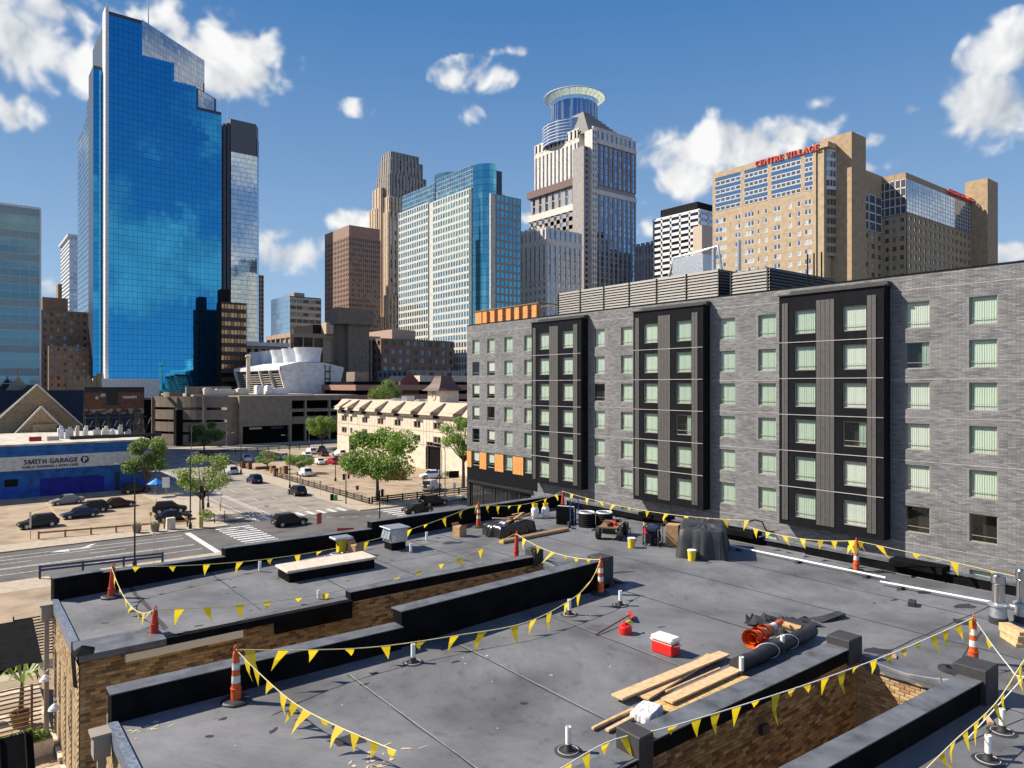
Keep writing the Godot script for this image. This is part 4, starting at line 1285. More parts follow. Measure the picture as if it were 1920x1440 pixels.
	for q in [[311.0, 352, -575, -604, 0, 190, tn], [312.5, 350, -576.5, -602, 190, 212, gy], [314.0, 347, -578, -600, 212, 226, gy], [315.5, 344, -580, -598, 226, 233, gy], [309.5, 322, -573.5, -583, 0, 176, tn], [308.5, 320, -586, -602, 0, 200, tn], [307.5, 316, -592, -607, 0, 182, tn], [308, 318, -571.5, -580, 0, 100, tn], [303, 312, -574, -590, 0, 80, tn]]:
		var h: float = q[5] - q[4]
		core(o, V(q[0] + 0.02, q[4], q[3]), V(q[1], q[5], q[2] - 0.02), q[6])
		face(o, V(q[0], q[4], q[3]), V(0, 0, 1), FX, q[2] - q[3], h, maxi(3, int((q[2] - q[3]) / 4.2)), maxi(2, int(h / 4.2)), 0.34, 0.85, q[6], tg, {"pier": 0.9, "span": 0.3})
		face(o, V(q[0], q[4], q[2]), V(1, 0, 0), FZ, q[1] - q[0], h, maxi(3, int((q[1] - q[0]) / 3.4)), maxi(2, int(h / 4.2)), 0.42, 0.85, q[6], tg, {"pier": 0.9, "span": 0.3})
	# --- teal glass and stone tower
	o = thing("teal_glass_tower", "pale stone tower with teal windows and a rounded glass top", "building")
	var st = worn(lin(0.55, 0.55, 0.5), 0.8, "soft", "soft", 0.2, 0.03)
	var te = [glass_mirror(lin(0.25, 0.47, 0.52), 0.06), glass_mirror(lin(0.33, 0.55, 0.6), 0.06), glass_mirror(lin(0.2, 0.42, 0.5), 0.05)]
	var tb = [glass_mirror(lin(0.1, 0.38, 0.52), 0.04), glass_mirror(lin(0.13, 0.42, 0.55), 0.04)]
	core(o, V(252.2, 0, -451), V(279, 141.0, -362), st); core(o, V(258, 0, -362), V(279.4, 136.0, -349.4), st)
	face(o, V(251.8, 4, -451.8), V(0, 0, 1), FX, 40.2, 138, 13, 29, 0.68, 0.66, st, te, {"pier": 0.25, "span": 0.22})
	face(o, V(251.8, 4, -405.5), V(0, 0, 1), FX, 42.5, 137, 14, 29, 0.68, 0.66, st, te, {"pier": 0.25, "span": 0.22})
	core(o, V(252.8, 0, -411.6), V(256, 141, -405.6), mat(lin(0.03, 0.08, 0.1), 0.1), "glass_slot")
	face(o, V(262.0, 4, -349.0), V(1, 0, 0), FZ, 19.5, 132, 6, 28, 0.7, 0.68, worn(lin(0.3, 0.3, 0.28), 0.85), tb, {"pier": 0.2, "span": 0.16})
	# rounded blue glass corner and crown
	for lv in 36:
		var ring = MB.new()
		var pts = []
		for k in 8:
			var an = lerpf(PI, PI / 2, k / 7.0)
			pts.append(Vector2(262.5 + cos(an) * 9.5, -361.0 + sin(an) * 11.5))
		for k in 7:
			var a: Vector2 = pts[k]; var b: Vector2 = pts[k + 1]
			ring.quadn(V(a.x, lv * 4.3 + 0.12, a.y), V(b.x, lv * 4.3 + 0.12, b.y), V(b.x, lv * 4.3 + 4.2, b.y), V(a.x, lv * 4.3 + 4.2, a.y), V(-1, 0, 1))
		part("curved_glazing", ring, tb[lv % 2], o)
	face(o, V(254, 142, -451), V(0, 0, 1), FX, 44, 12.5, 16, 4, 0.95, 0.93, st, te, {"pier": 0.08, "span": 0.06})
	core(o, V(254.2, 141, -450.8), V(275, 154.4, -407), mull, "crown_core")
	face(o, V(253, 141, -404), V(0, 0, 1), FX, 43, 14.5, 16, 5, 0.95, 0.93, st, te, {"pier": 0.08, "span": 0.06})
	core(o, V(253.2, 140, -403.8), V(276, 155.2, -361.5), mull, "crown_core")
	cm = MB.new(); cm.lathe(V(270, 150, -408), [[13.5, 0], [13.5, 11], [12.5, 11.4], [0.1, 11.5]], 28)
	part("roof_drum", cm, glass_mirror(lin(0.2, 0.36, 0.4), 0.2), o)
	# --- tower with the round glass top and halo ring
	o = thing("halo_topped_tower", "tall grey stone tower with blue glass strips and a round halo ring on top", "building")
	var cs = worn(lin(0.66, 0.62, 0.56), 0.85, "soft", "soft", 0.2, 0.03)
	var cg = worn(lin(0.33, 0.31, 0.3), 0.85, "soft", "soft", 0.2, 0.03)
	var cgl = [glass_mirror(lin(0.32, 0.45, 0.62), 0.04), glass_mirror(lin(0.22, 0.33, 0.5), 0.04), glass_mirror(lin(0.4, 0.5, 0.62), 0.06)]
	# left wing: shaft, setback and crown
	core(o, V(365.3, 0, -441), V(400, 150, -380), cg)
	face(o, V(365, 0, -441.5), V(0, 0, 1), FX, 56, 150, 8, 24, 0.42, 0.5, cg, cgl, {"pier": 0.4, "span": 0.4})
	core(o, V(363.5, 168, -443), V(398, 173.5, -384), worn(lin(0.16, 0.11, 0.1), 0.8), "setback_band")
	core(o, V(364.2, 149.5, -442), V(398, 154.5, -384), cs, "white_band")
	core(o, V(366, 154.5, -440), V(398, 168, -386), cg)
	face(o, V(365.8, 154.6, -440), V(0, 0, 1), FX, 54, 13.4, 7, 2, 0.4, 0.85, cg, cgl, {"pier": 0.6})
	core(o, V(367.3, 173.5, -437), V(402, 206, -386), cs)
	face(o, V(367, 173.5, -437), V(0, 0, 1), FX, 50, 26.5, 11, 6, 0.42, 0.82, cs, cgl, {"pier": 0.7, "span": 0.2, "span_mat": worn(lin(0.22, 0.15, 0.14), 0.8)})
	core(o, V(366.6, 200, -437.4), V(402, 203, -385.5), cs, "white_band")
	face(o, V(367, 203, -437), V(0, 0, 1), FX, 50, 7.5, 11, 1, 0.45, 0.8, cs, dkglass, {"pier": 0.6})
	core(o, V(369, 206, -434), V(400, 212, -388), cs, "crown_step")
	# right front: stone corners with glass strips
	core(o, V(372.3, 0, -415), V(416.2, 205, -374.6), cg)
	face(o, V(372, 0, -374.3), V(1, 0, 0), FZ, 44.2, 164, 9, 40, 0.6, 0.85, cg, cgl, {"pier": 0.5, "span": 0.1, "tilt": 0.006})
	face(o, V(372, 167, -374.3), V(1, 0, 0), FZ, 44.2, 30, 9, 7, 0.62, 0.85, worn(lin(0.3, 0.24, 0.22), 0.85), cgl, {"pier": 0.5, "span": 0.1, "tilt": 0.006})
	core(o, V(371.7, 160, -375), V(416.6, 163.4, -373.6), cs, "white_band"); core(o, V(371.7, 197.5, -375), V(416.6, 200.5, -373.5), cs, "white_band")
	face(o, V(372, 200.5, -374.3), V(1, 0, 0), FZ, 44.2, 7, 9, 1, 0.5, 0.8, cs, cgl, {"pier": 0.6})
	core(o, V(373, 205, -414), V(415, 211, -377), cs, "crown_step")
	# re-entrant corner shafts
	for q in [[360.5, 371.9, -386, -374.4, 193], [367, 371.9, -380, -372.2, 206]]:
		core(o, V(q[0] + 0.02, 0, q[2]), V(q[1], q[4], q[3] - 0.02), cs if q[0] > 365 else cg)
		face(o, V(q[0], 0, q[3]), V(1, 0, 0), FZ, q[1] - q[0], q[4], 2, 46, 0.4, 0.55, cs if q[0] > 365 else cg, dkglass, {"pier": 0.3})
	# louvred pyramid roof
	for k in 12:
		var f = k / 12.0
		cm = MB.new()
		cm.box(V(368 + f * 6, 206 + k * 1.6, -414), V(414 - f * 36, 207.3 + k * 1.6, -377 - f * 12))
		part("roof_louvre", cm, worn(lin(0.22, 0.22, 0.21), 0.6), o)
	# drum and halo
	cm = MB.new(); cm.lathe(V(388, 205, -413), [[25.5, 0], [25.5, 17.0], [24.5, 17.4], [18.2, 17.6]], 40); 
	part("lower_drum", cm, glass_mirror(lin(0.32, 0.42, 0.58), 0.08), o)
	cm = MB.new()
	for k in 7: cm.lathe(V(388, 206 + k * 2.4, -413), [[25.8, 0], [25.8, 0.5]], 40)
	part("drum_band", cm, M.white, o)
	cm = MB.new(); cm.lathe(V(388, 222, -413), [[18, 0], [18, 17.5], [17.2, 18], [0.1, 18.1]], 40)
	part("upper_drum", cm, glass_mirror(lin(0.2, 0.3, 0.48), 0.06), o)
	cm = MB.new()
	for k in 20:
		var an = TAU * k / 20
		cm.tube([V(388 + cos(an) * 18.2, 222, -413 + sin(an) * 18.2), V(388 + cos(an) * 18.2, 240, -413 + sin(an) * 18.2), V(388 + cos(an) * 23.5, 246, -413 + sin(an) * 23.5)], 0.18, 4)
	part("drum_mullion", cm, M.white, o)
	for k in 30:
		cm = MB.new()
		for j in 2:
			var a0 = TAU * (k + 0.04) / 30; var a1 = TAU * (k + 0.96) / 30
			var r0 = 18.6 + j * 2.7; var r1 = r0 + 2.55
			var y0 = 242.3 + j * 1.7; var y1 = y0 + 1.6
			cm.quadn(V(388 + cos(a0) * r0, y0, -413 + sin(a0) * r0), V(388 + cos(a1) * r0, y0, -413 + sin(a1) * r0), V(388 + cos(a1) * r1, y1, -413 + sin(a1) * r1), V(388 + cos(a0) * r1, y1, -413 + sin(a0) * r1), Vector3.UP)
		part("halo_panel", cm, C_halo(), o)
	cm = MB.new()
	cm.tube(circle(V(388, 242.2, -413), 18.4, 40), 0.4, 6, false); cm.tube(circle(V(388, 246, -413), 24.1, 40), 0.4, 6, false)
	part("halo_ring", cm, M.white, o)
	# --- its lower companion blocks
	for q in [[308.5, 340, -355.3, -388, 123.4, "pale stone block with white crown below the halo topped tower"], [405, 424, -342.5, -364, 122.9, "grey block with glass strips right of the halo topped tower"]]:
		o = thing("stone_wing_block", q[5], "building")
		var wm: Material = cs if q[0] < 350 else cg
		two_faces(o, q[0], q[1], q[2], q[3], 0, 88, 7, 7, 18, 0.45, 0.55, wm, cgl, {"pier": 0.4})
		two_faces(o, q[0], q[1], q[2], q[3], 88, 113, 7, 7, 5, 0.38, 0.85, wm, cgl, {"pier": 0.6, "span": 0.2, "span_mat": worn(lin(0.2, 0.15, 0.14), 0.8)})
		core(o, V(q[0] - 0.7, 112, q[3]), V(q[1] + 0.5, 115, q[2] + 0.7), wm, "white_band")
		two_faces(o, q[0], q[1], q[2], q[3], 115, 123, 7, 7, 1, 0.5, 0.75, wm, cgl, {"pier": 0.6})
		for k in 7: core(o, V(q[0] - 0.5, 123, q[3] + 1 + k * 4.6), V(q[0] + 1.6, 124.8, q[3] + 3.0 + k * 4.6), wm, "merlon")
	# --- white grid block
	o = thing("white_grid_block", "white concrete office block with dark window slots behind the hotel", "building")
	core(o, V(396.5, 0, -339.3), V(425, 138, -299.3), M.white)
	face(o, V(396.3, 60, -339.5), V(0, 0, 1), FX, 40.5, 77, 5, 18, 0.84, 0.5, M.white, dkglass, {"pier": 0.6, "span": 0.6})
	face(o, V(396.3, 60, -299.0), V(1, 0, 0), FZ, 26, 77, 3, 18, 0.92, 0.5, M.white, bluewin, {"pier": 0.6, "span": 0.6})
	core(o, V(399, 138, -335), V(424, 144, -303), M.dark, "roof_house")
	core(o, V(380, 60, -292), V(402, 122, -285), worn(lin(0.55, 0.45, 0.36), 0.85), "front_slab")
	make_brick_slab_block()

func circle(c: Vector3, r: float, n: int) -> Array:
	var out = []
	for k in n + 1: out.append(c + V(cos(TAU * k / n) * r, 0, sin(TAU * k / n) * r))
	return out

func C_halo() -> Material:
	if not M.has("halo"):
		M.halo = mat(lin(0.7, 0.76, 0.68), 0.3)
		M.halo.backlight_enabled = true
		M.halo.backlight = Color(0.7, 0.75, 0.65)
	return M.halo

func lettering(o: Node3D, txt: String, size: float, depth: float, m: Material, xf: Transform3D, serif = false, called = "lettering", bold = true) -> MeshInstance3D:
	var t = TextMesh.new()
	var f = SystemFont.new()
	f.font_names = PackedStringArray(["Droid Serif" if serif else "Droid Sans"])
	f.font_weight = 700 if bold else 400
	t.font = f
	t.text = txt
	t.font_size = 64
	t.pixel_size = size / 64.0
	t.depth = depth
	t.curve_step = 4.0
	var p = part(called, t, m, o, xf)
	return p

# the tan brick apartment slabs with red lettering
func make_brick_slab_block():
	var o = thing("tan_brick_apartments", "tan brick apartment towers with red rooftop lettering behind the grey hotel", "building")
	var tb = worn(lin(0.44, 0.34, 0.225), 0.9, "grain", "soft", 0.3, 0.04)
	var td = worn(lin(0.4, 0.29, 0.18), 0.9, "grain", "soft", 0.3, 0.04)
	var wf = mat(lin(0.7, 0.7, 0.72), 0.5)
	var gl = [glass_mirror(lin(0.35, 0.45, 0.56), 0.06), mat(lin(0.09, 0.1, 0.11), 0.1), mat(lin(0.42, 0.46, 0.48), 0.3)]
	var X = 214.7
	core(o, V(X + 0.25, 0, -156.4), V(X + 22, 94.6, -117.6), tb, "slab_core")
	var groups = [[-155.2, -144.8, 5], [-143.3, -134.4, 5], [-133.0, -122.5, 6], [-121.2, -118.5, 2]]
	var lower = [[-155.2, -150.6, 3], [-147.1, -144.7, 2], [-143.3, -139.5, 3], [-138.3, -137.3, 1], [-135.6, -134.4, 1], [-132.2, -129.6, 2], [-126.9, -125.7, 1], [-123.8, -122.5, 1], [-121.3, -118.9, 2]]
	var holes = []
	for g in groups: holes.append(Rect2(g[0] + 156.4, 80.6, g[1] - g[0], 12.2))
	for g in lower:
		for r in 16: holes.append(Rect2(g[0] + 156.4, 76.3 - r * 3.17, g[1] - g[0], 1.7))
	var w = MB.new()
	holes_wall(w, V(X, 0, -156.4), V(0, 0, 1), FX, 39.0, 94.7, holes, 0.24)
	part("brick_face", w, tb, o)
	rng.seed = 8
	var made = 0
	for g in groups:
		# four floors: each a row of panes under a row of spandrel glass
		for fl in 4:
			var y: float = 80.7 + fl * 3.05
			for k in g[2]:
				var a = lerpf(g[0], g[1], float(k) / g[2]); var b = lerpf(g[0], g[1], float(k + 1) / g[2])
				window_at(o, X + 0.1, a + 0.08, b - 0.08, y + 0.08, y + 1.45, wf, gl[1] if rng.randf() < 0.75 else gl[0])
			var sp = MB.new(); sp.box(V(X + 0.06, y + 1.6, g[0] + 0.05), V(X + 0.2, y + 2.95, g[1] - 0.05))
			part("spandrel_glass", sp, gl[0], o)
			var bar = MB.new(); bar.box(V(X + 0.02, y + 1.46, g[0]), V(X + 0.1, y + 1.6, g[1])); bar.box(V(X + 0.021, y + 2.95, g[0]), V(X + 0.1, y + 3.05, g[1]))
			part("window_band", bar, wf, o)
	for g in lower:
		for r in 8:
			var y: float = 76.3 - r * 3.17
			for k in g[2]:
				var a = lerpf(g[0], g[1], float(k) / g[2]); var b = lerpf(g[0], g[1], float(k + 1) / g[2])
				window_at(o, X + 0.1, a + 0.05, b - 0.05, y, y + 1.7, wf, gl[rng.randi() % 3])
	# rounded corner bay, stacked
	for fl in 12:
		var y = 59.5 + fl * 3.0
		var mb = MB.new(); var gb = MB.new()
		for k in 3:
			var a0 = lerpf(PI, PI / 2, k / 3.0); var a1 = lerpf(PI, PI / 2, (k + 1) / 3.0)
			var c = V(X + 5.2, 0, -118.6)
			var p0 = c + V(cos(a0) * 5.0, 0, sin(a0) * 5.0); var p1 = c + V(cos(a1) * 5.0, 0, sin(a1) * 5.0)
			var nn = V(cos((a0 + a1) / 2), 0, sin((a0 + a1) / 2))
			mb.quadn(p0 + V(0, y, 0), p1 + V(0, y, 0), p1 + V(0, y + 1.1, 0), p0 + V(0, y + 1.1, 0), nn)
			mb.quadn(p0 + V(0, y + 1.1, 0) - nn * 0.2, p1 + V(0, y + 1.1, 0) - nn * 0.2, p1 + V(0, y + 1.1, 0), p0 + V(0, y + 1.1, 0), Vector3.UP)
			var q0 = p0.lerp(p1, 0.04) - nn * 0.12; var q1 = p0.lerp(p1, 0.96) - nn * 0.12
			gb.quadn(q0 + V(0, y + 1.1, 0), q1 + V(0, y + 1.1, 0), q1 + V(0, y + 3.0, 0), q0 + V(0, y + 3.0, 0), nn)
			for f in [0.0, 0.5, 1.0]:
				var s = p0.lerp(p1, f)
				mb.obox(Transform3D(Basis(Vector3.UP, -(a0 + a1) / 2), s + V(0, y + 2.0, 0)), V(0.2, 1.95, 0.14))
		part("corner_balcony", mb, tb if fl < 7 else wf, o)
		part("corner_glazing", gb, gl[0] if fl > 7 else gl[1], o)
	core(o, V(X + 0.4, 0, -118.5), V(X + 5.0, 94.4, -115.0), tb, "corner_core")
	core(o, V(X - 0.1, 93.3, -119), V(X + 5.4, 94.9, -113.4), tb, "corner_cap")
	core(o, V(X + 5.2, 0, -119.5), V(X + 14.5, 97.8, -108.6), td, "lift_shaft")
	# recessed link and second slab
	core(o, V(X + 14.5, 0, -123), V(258, 89.5, -112), td, "link_block")
	face(o, V(X + 14.5, 70, -111.9), V(1, 0, 0), FZ, 18.0, 12.0, 4, 4, 0.9, 0.85, wf, [gl[1]], {"pier": 0.1, "span": 0.1})
	face(o, V(X + 14.5, 38, -111.9), V(1, 0, 0), FZ, 18.0, 31.5, 4, 10, 0.5, 0.5, td, [gl[1], gl[2]], {})
	core(o, V(247.9, 0, -120), V(318.5, 89.2, -104.4), td, "slab_core")
	face(o, V(247.7, 75.5, -116.3), V(0, 0, 1), FX, 12.1, 11.5, 7, 4, 0.86, 0.88, wf, [gl[1]], {"pier": 0.1, "span": 0.1})
	face(o, V(247.7, 38, -116.3), V(0, 0, 1), FX, 12.1, 37.0, 5, 12, 0.55, 0.5, tb, [gl[1], gl[0]], {})
	face(o, V(247.9, 76, -104.1), V(1, 0, 0), FZ, 58, 11, 26, 8, 0.9, 0.88, wf, [gl[0], glass_mirror(lin(0.28, 0.36, 0.46), 0.06)], {"pier": 0.08, "span": 0.08, "tilt": 0.001})
	face(o, V(247.9, 38, -104.1), V(1, 0, 0), FZ, 58, 37.6, 15, 12, 0.42, 0.5, td, [glass_mirror(lin(0.5, 0.56, 0.68), 0.1), gl[0]], {"pier": 0.3, "span": 0.29})
	core(o, V(302.5, 0, -106), V(313, 95.8, -98.5), td, "lift_shaft"); core(o, V(313.2, 0, -106), V(321, 86, -102), tb, "side_wing")
	lettering(o, "CENTRE VILLAGE", 2.55, 0.35, mat(lin(0.55, 0.02, 0.015), 0.5), Transform3D(Basis(Vector3.UP, -PI / 2), V(X - 0.3, 93.75, -127.6)), true)
	lettering(o, "CENTRE VILLAGE", 2.5, 0.35, mat(lin(0.55, 0.02, 0.015), 0.5), Transform3D(Basis(), V(291.5, 88.3, -103.7)), true)

func window_at(o: Node3D, x: float, z0: float, z1: float, y0: float, y1: float, frame: Material, glass: Material):
	# small framed window facing -x: frame > pane
	var w = z1 - z0; var h = y1 - y0
	var key = "wa%.2f_%.2f" % [w, h]
	if not C.has(key):
		var f = MB.new()
		f.box(V(-0.05, 0, 0), V(0.05, h, 0.13)); f.box(V(-0.05, 0, w - 0.13), V(0.05, h, w)); f.box(V(-0.12, 0, 0.0), V(0.048, 0.16, w)); f.box(V(-0.048, h - 0.11, 0.13), V(0.048, h, w - 0.13))
		C[key] = f.mesh()
		var p = MB.new(); p.quadn(V(0, 0.05, 0.05), V(0, 0.05, w - 0.05), V(0, h - 0.05, w - 0.05), V(0, h - 0.05, 0.05), FX)
		C["p" + key] = p.mesh()
	var wn = part("window", C[key], frame, o, at(x, y0, z0))
	part("pane", C["p" + key], glass, wn)

# ---------------------------------------------------------------- middle distance
func gable(m: MB, x0: float, x1: float, y0: float, y1: float, z: float, n = 1.0):
	m.quadn(V(x0, y0, z), V(x1, y0, z), V((x0 + x1) / 2, y1, z), V((x0 + x1) / 2, y1, z), V(0, 0, n))

func make_middle():
	# --- motel with jettied roof
	var o = thing("cream_motel", "long cream half timbered motel with jutting shingle dormers beside the parking lot", "building")
	var X = 82.66; var z0 = -182.5; var z1 = -113.0
	var cream = worn(lin(0.66, 0.57, 0.45), 0.9, "soft", "soft", 0.3, 0.05)
	var shin = worn(lin(0.5, 0.4, 0.3), 0.9, "grain", "soft", 0.6, 0.1)
	var trim = mat(lin(0.3, 0.24, 0.18), 0.8)
	var holes = []
	var cols = [-179.6, -174.5, -167.5, -159.0, -150.5, -141.5, -133.0, -124.0]
	for k in cols.size():
		for y in [5.9, 9.0]: holes.append(Rect2(cols[k] - z0, y, 3.0 if k != 1 else 1.4, 1.55))
	holes.append(Rect2(-136.0 - z0, 0.05, 6.1, 6.1)); holes.append(Rect2(-175.2 - z0, 0.05, 4.2, 5.2))
	core(o, V(X + 0.6, 0, z0), V(X + 16, 13, z1), M.black)
	var w = MB.new()
	holes_wall(w, V(X, 0, z0), V(0, 0, 1), FX, z1 - z0, 12.6, holes, 0.5)
	w.quadn(V(X, 0, z1), V(X + 16, 0, z1), V(X + 16, 12.6, z1), V(X, 12.6, z1), FZ)
	part("wall", w, cream, o)
	rng.seed = 3
	for k in cols.size():
		for y in [5.9, 9.0]:
			var n = 2 if k != 1 else 1
			for j in n: window_at(o, X + 0.15, cols[k] + j * 1.5 + 0.05, cols[k] + j * 1.5 + 1.4, y + 0.05, y + 1.5, trim, [M.carglass, glass_mirror(lin(0.3, 0.36, 0.33), 0.1)][rng.randi() % 2])
	w = MB.new()
	for y in [5.3, 8.4, 11.3]: w.box(V(X - 0.03, y, z0), V(X + 0.02, y + 0.1, z1))
	var zz = z0
	while zz < z1:
		var clear = true
		for c in cols:
			if zz > c - 0.1 and zz < c + 3.1: clear = false
		if clear: w.box(V(X - 0.025, 5.4, zz), V(X + 0.02, 11.3, zz + 0.09))
		zz += 1.37
	part("timber_strip", w, trim, o)
	# mansard band, dormers
	w = MB.new()
	w.quadn(V(X - 0.9, 12.1, z0 - 0.4), V(X - 0.9, 12.1, z1), V(X + 1.6, 14.9, z1), V(X + 1.6, 14.9, z0 - 0.4), V(-1, 1, 0)); w.quadn(V(X - 0.9, 12.1, z0), V(X + 0.1, 12.1, z0), V(X + 0.1, 12.1, z1), V(X - 0.9, 12.1, z1), V(0, -1, 0))
	w.box(V(X + 1.6, 12, z0), V(X + 15.8, 14.6, z1))
	part("roof", w, shin, o)
	for c in cols:
		w = MB.new()
		var a: float = c - 0.6; var b: float = c + 3.0
		var y0 = 12.9; var y1 = 14.95
		w.quadn(V(X - 2.0, y0, a), V(X - 2.0, y0, b - 0.8), V(X + 1.2, y1, b), V(X + 1.2, y1, a), V(-1, 1, 0))
		w.tri(V(X - 2.0, y0, a), V(X + 1.2, y1, a), V(X - 0.6, y0 - 0.3, a)); w.tri(V(X - 2.0, y0, b - 0.8), V(X - 0.4, y0 - 0.3, b - 0.4), V(X + 1.2, y1, b))
		w.quadn(V(X - 2.0, y0 - 0.12, a), V(X - 2.0, y0 - 0.12, b - 0.8), V(X - 2.0, y0, b - 0.8), V(X - 2.0, y0, a), FX)
		var dm = part("dormer", w, shin, o)
		w = MB.new(); w.box(V(X - 0.35, 11.35, a + 0.9), V(X + 0.01, 12.65, a + 2.9))
		part("dormer_window", w, M.carglass, dm)
	# arched gate surround
	w = MB.new()
	for s in [-136.35, -129.9]: w.box(V(X - 0.12, 0, s), V(X + 0.3, 5.0, s + 0.35))
	part("gate_surround", w, shin, o)
	w = MB.new(); w.box(V(X + 0.52, 0, z0), V(X + 0.58, 6.2, z1))
	part("gate_dark", w, M.black, o)
	# clock cupola with flared roof
	w = MB.new(); w.box(V(X + 4.4, 14.5, -142.6), V(X + 9.6, 17.7, -137.4))
	part("cupola", w, cream, o)
	w = MB.new()
	var pr = [[3.6, 17.4], [2.9, 18.0], [2.1, 19.0], [1.5, 20.4], [1.4, 20.8]]
	for k in 4:
		for q in [[1, 0], [0, 1], [-1, 0], [0, -1]]:
			var c = V(X + 7, 0, -140); var d = V(q[0], 0, q[1]); var s = V(-q[1], 0, q[0])
			w.quadn(c + d * pr[k][0] - s * pr[k][0] + V(0, pr[k][1], 0), c + d * pr[k][0] + s * pr[k][0] + V(0, pr[k][1], 0), c + d * pr[k + 1][0] + s * pr[k + 1][0] + V(0, pr[k + 1][1], 0), c + d * pr[k + 1][0] - s * pr[k + 1][0] + V(0, pr[k + 1][1], 0), d + V(0, 0.4, 0))
	w.box(V(X + 5.6, 20.7, -141.4), V(X + 8.4, 20.85, -138.6))
	part("cupola_roof", w, worn(lin(0.1, 0.055, 0.045), 0.6, "soft", "soft", 0.5, 0.1), o)
	w = MB.new(); w.tube([V(X + 4.39, 16.2, -140), V(X + 4.25, 16.2, -140)], 1.1, 8)
	part("clock_face", w, worn(lin(0.52, 0.47, 0.38), 0.8), o)
	w = MB.new(); w.box(V(X + 4.17, 16.15, -140.05), V(X + 4.24, 17.0, -139.95)); w.box(V(X + 4.17, 16.1, -140.6), V(X + 4.241, 16.22, -140.06))
	part("clock_hand", w, M.dark, o)
	for q in [[5.0, -156.0, 2.6, 1.4], [5.0, -149.0, 1.4, 0.7], [6.0, -146.5, 1.2, 0.8], [5.5, -162.0, 1.3, 0.7]]:
		w = MB.new(); w.box(V(X + q[0], 14.6, q[1]), V(X + q[0] + 2.2, 14.6 + q[3], q[1] + q[2]))
		part("roof_unit", w, M.galv, o)
	# --- blue parking garage
	o = thing("blue_parking_garage", "low bright blue painted parking garage with white sign band behind the left lot", "building")
	var Z = -142.75
	var blue = worn(lin(0.01, 0.07, 0.36), 0.75, "soft", "strong", 0.4, 0.08)
	var blue2 = worn(lin(0.006, 0.012, 0.24), 0.75, "soft", "strong", 0.4, 0.08)
	var blue3 = worn(lin(0.01, 0.105, 0.32), 0.75, "soft", "strong", 0.4, 0.08)
	core(o, V(-60, 0, -176), V(28, 8.6, Z), blue3, "wall")
	core(o, V(-60, 0, Z + 0.002), V(28, 1.9, Z + 0.03), blue, "painted_dado")
	core(o, V(11.4, 0, Z + 0.032), V(20.2, 3.0, Z + 0.05), blue2, "painted_panel")
	core(o, V(17.6, 0, Z + 0.052), V(20.9, 2.7, Z + 0.06), blue2, "painted_panel")
	core(o, V(22.6, 0, Z + 0.032), V(23.3, 3.3, Z + 0.06), M.navy, "door")
	core(o, V(6.6, 2.0, Z + 0.004), V(8.4, 3.2, Z + 0.05), M.dark, "window")
	core(o, V(-60, 4.55, Z + 0.004), V(28.1, 6.85, Z + 0.12), worn(lin(0.6, 0.58, 0.52), 0.7, "soft", "soft", 0.4, 0.1), "sign_band")
	core(o, V(-60, 8.6, -176), V(28.2, 8.9, Z + 0.1), worn(lin(0.52, 0.47, 0.39), 0.8, "soft", "strong", 0.3, 0.06), "roof_deck")
	var navy = mat(lin(0.01, 0.015, 0.09), 0.5)
	lettering(o, "SMITH GARAGE", 1.06, 0.08, navy, at(13.05, 5.88, Z + 0.18))
	lettering(o, "PUBLIC PARKING | AUTO CARE", 0.55, 0.06, navy, at(13.0, 5.02, Z + 0.17))
	w = MB.new(); w.tube([V(17.95, 5.85, Z + 0.125), V(17.95, 5.85, Z + 0.24)], 0.62, 24)
	part("round_sign", w, navy, o)
	lettering(o, "P", 1.15, 0.06, M.white, at(17.95, 5.83, Z + 0.28))
	# --- rooftop things on the garage
	rng.seed = 21
	for k in 9:
		var x = 15.5 + k * 1.35
		w = MB.new()
		var h = rng.randf_range(0.9, 1.9)
		w.obox(at(0, h * 0.5, 0), V(rng.randf_range(0.6, 1.3), h, 0.9), 0.04); w.obox(at(0.1, h + 0.2, 0), V(0.5, 0.4, 0.5), 0.03)
		solo("rooftop_unit", w, [M.white, M.galv, M.offwhite][k % 3], "small pale rooftop unit on the blue garage roof, %s from the left" % ["first", "second", "third", "fourth", "fifth", "sixth", "seventh", "eighth", "ninth"][k], "rooftop unit", V(x, 8.9, -150.0 - rng.randf_range(0, 6)), 0.0, "units on the garage roof")
	for q in [[11.3, "dark red"], [13.9, "dusty tan"]]:
		w = MB.new()
		for k in 9:
			pass
		w.tube([V(-0.9, 0.2, 0), V(0.9, 0.2, 0)], 0.6, 14)
		solo("roof_hood", w, M.redd if q[1] == "dark red" else M.peel, "rounded %s hood lying on the garage roof" % q[1], "vent hood", V(q[0], 8.9, -149.5), 0.0)
	# --- billboard on a steel frame
	o = thing("billboard", "large brown picture billboard on a black steel frame above the blue garage", "billboard")
	var bx0 = 19.8; var bx1 = 30.2; var bz = -158.0
	w = MB.new(); w.box(V(bx0, 12.9, bz - 0.5), V(bx1, 18.3, bz))
	part("board", w, M.dark, o)
	var bd = MB.new()
	bd.quad(V(bx0 + 0.1, 13.0, bz + 0.02), V(bx1 - 0.1, 13.0, bz + 0.02), V(bx1 - 0.1, 18.2, bz + 0.02), V(bx0 + 0.1, 18.2, bz + 0.02))
	part("poster", bd, poster_material(), o)
	lettering(o, "ChatGPT", 0.62, 0.01, M.white, at(27.6, 16.3, bz + 0.03))
	lettering(o, "O", 0.7, 0.01, M.white, at(21.9, 16.2, bz + 0.03))
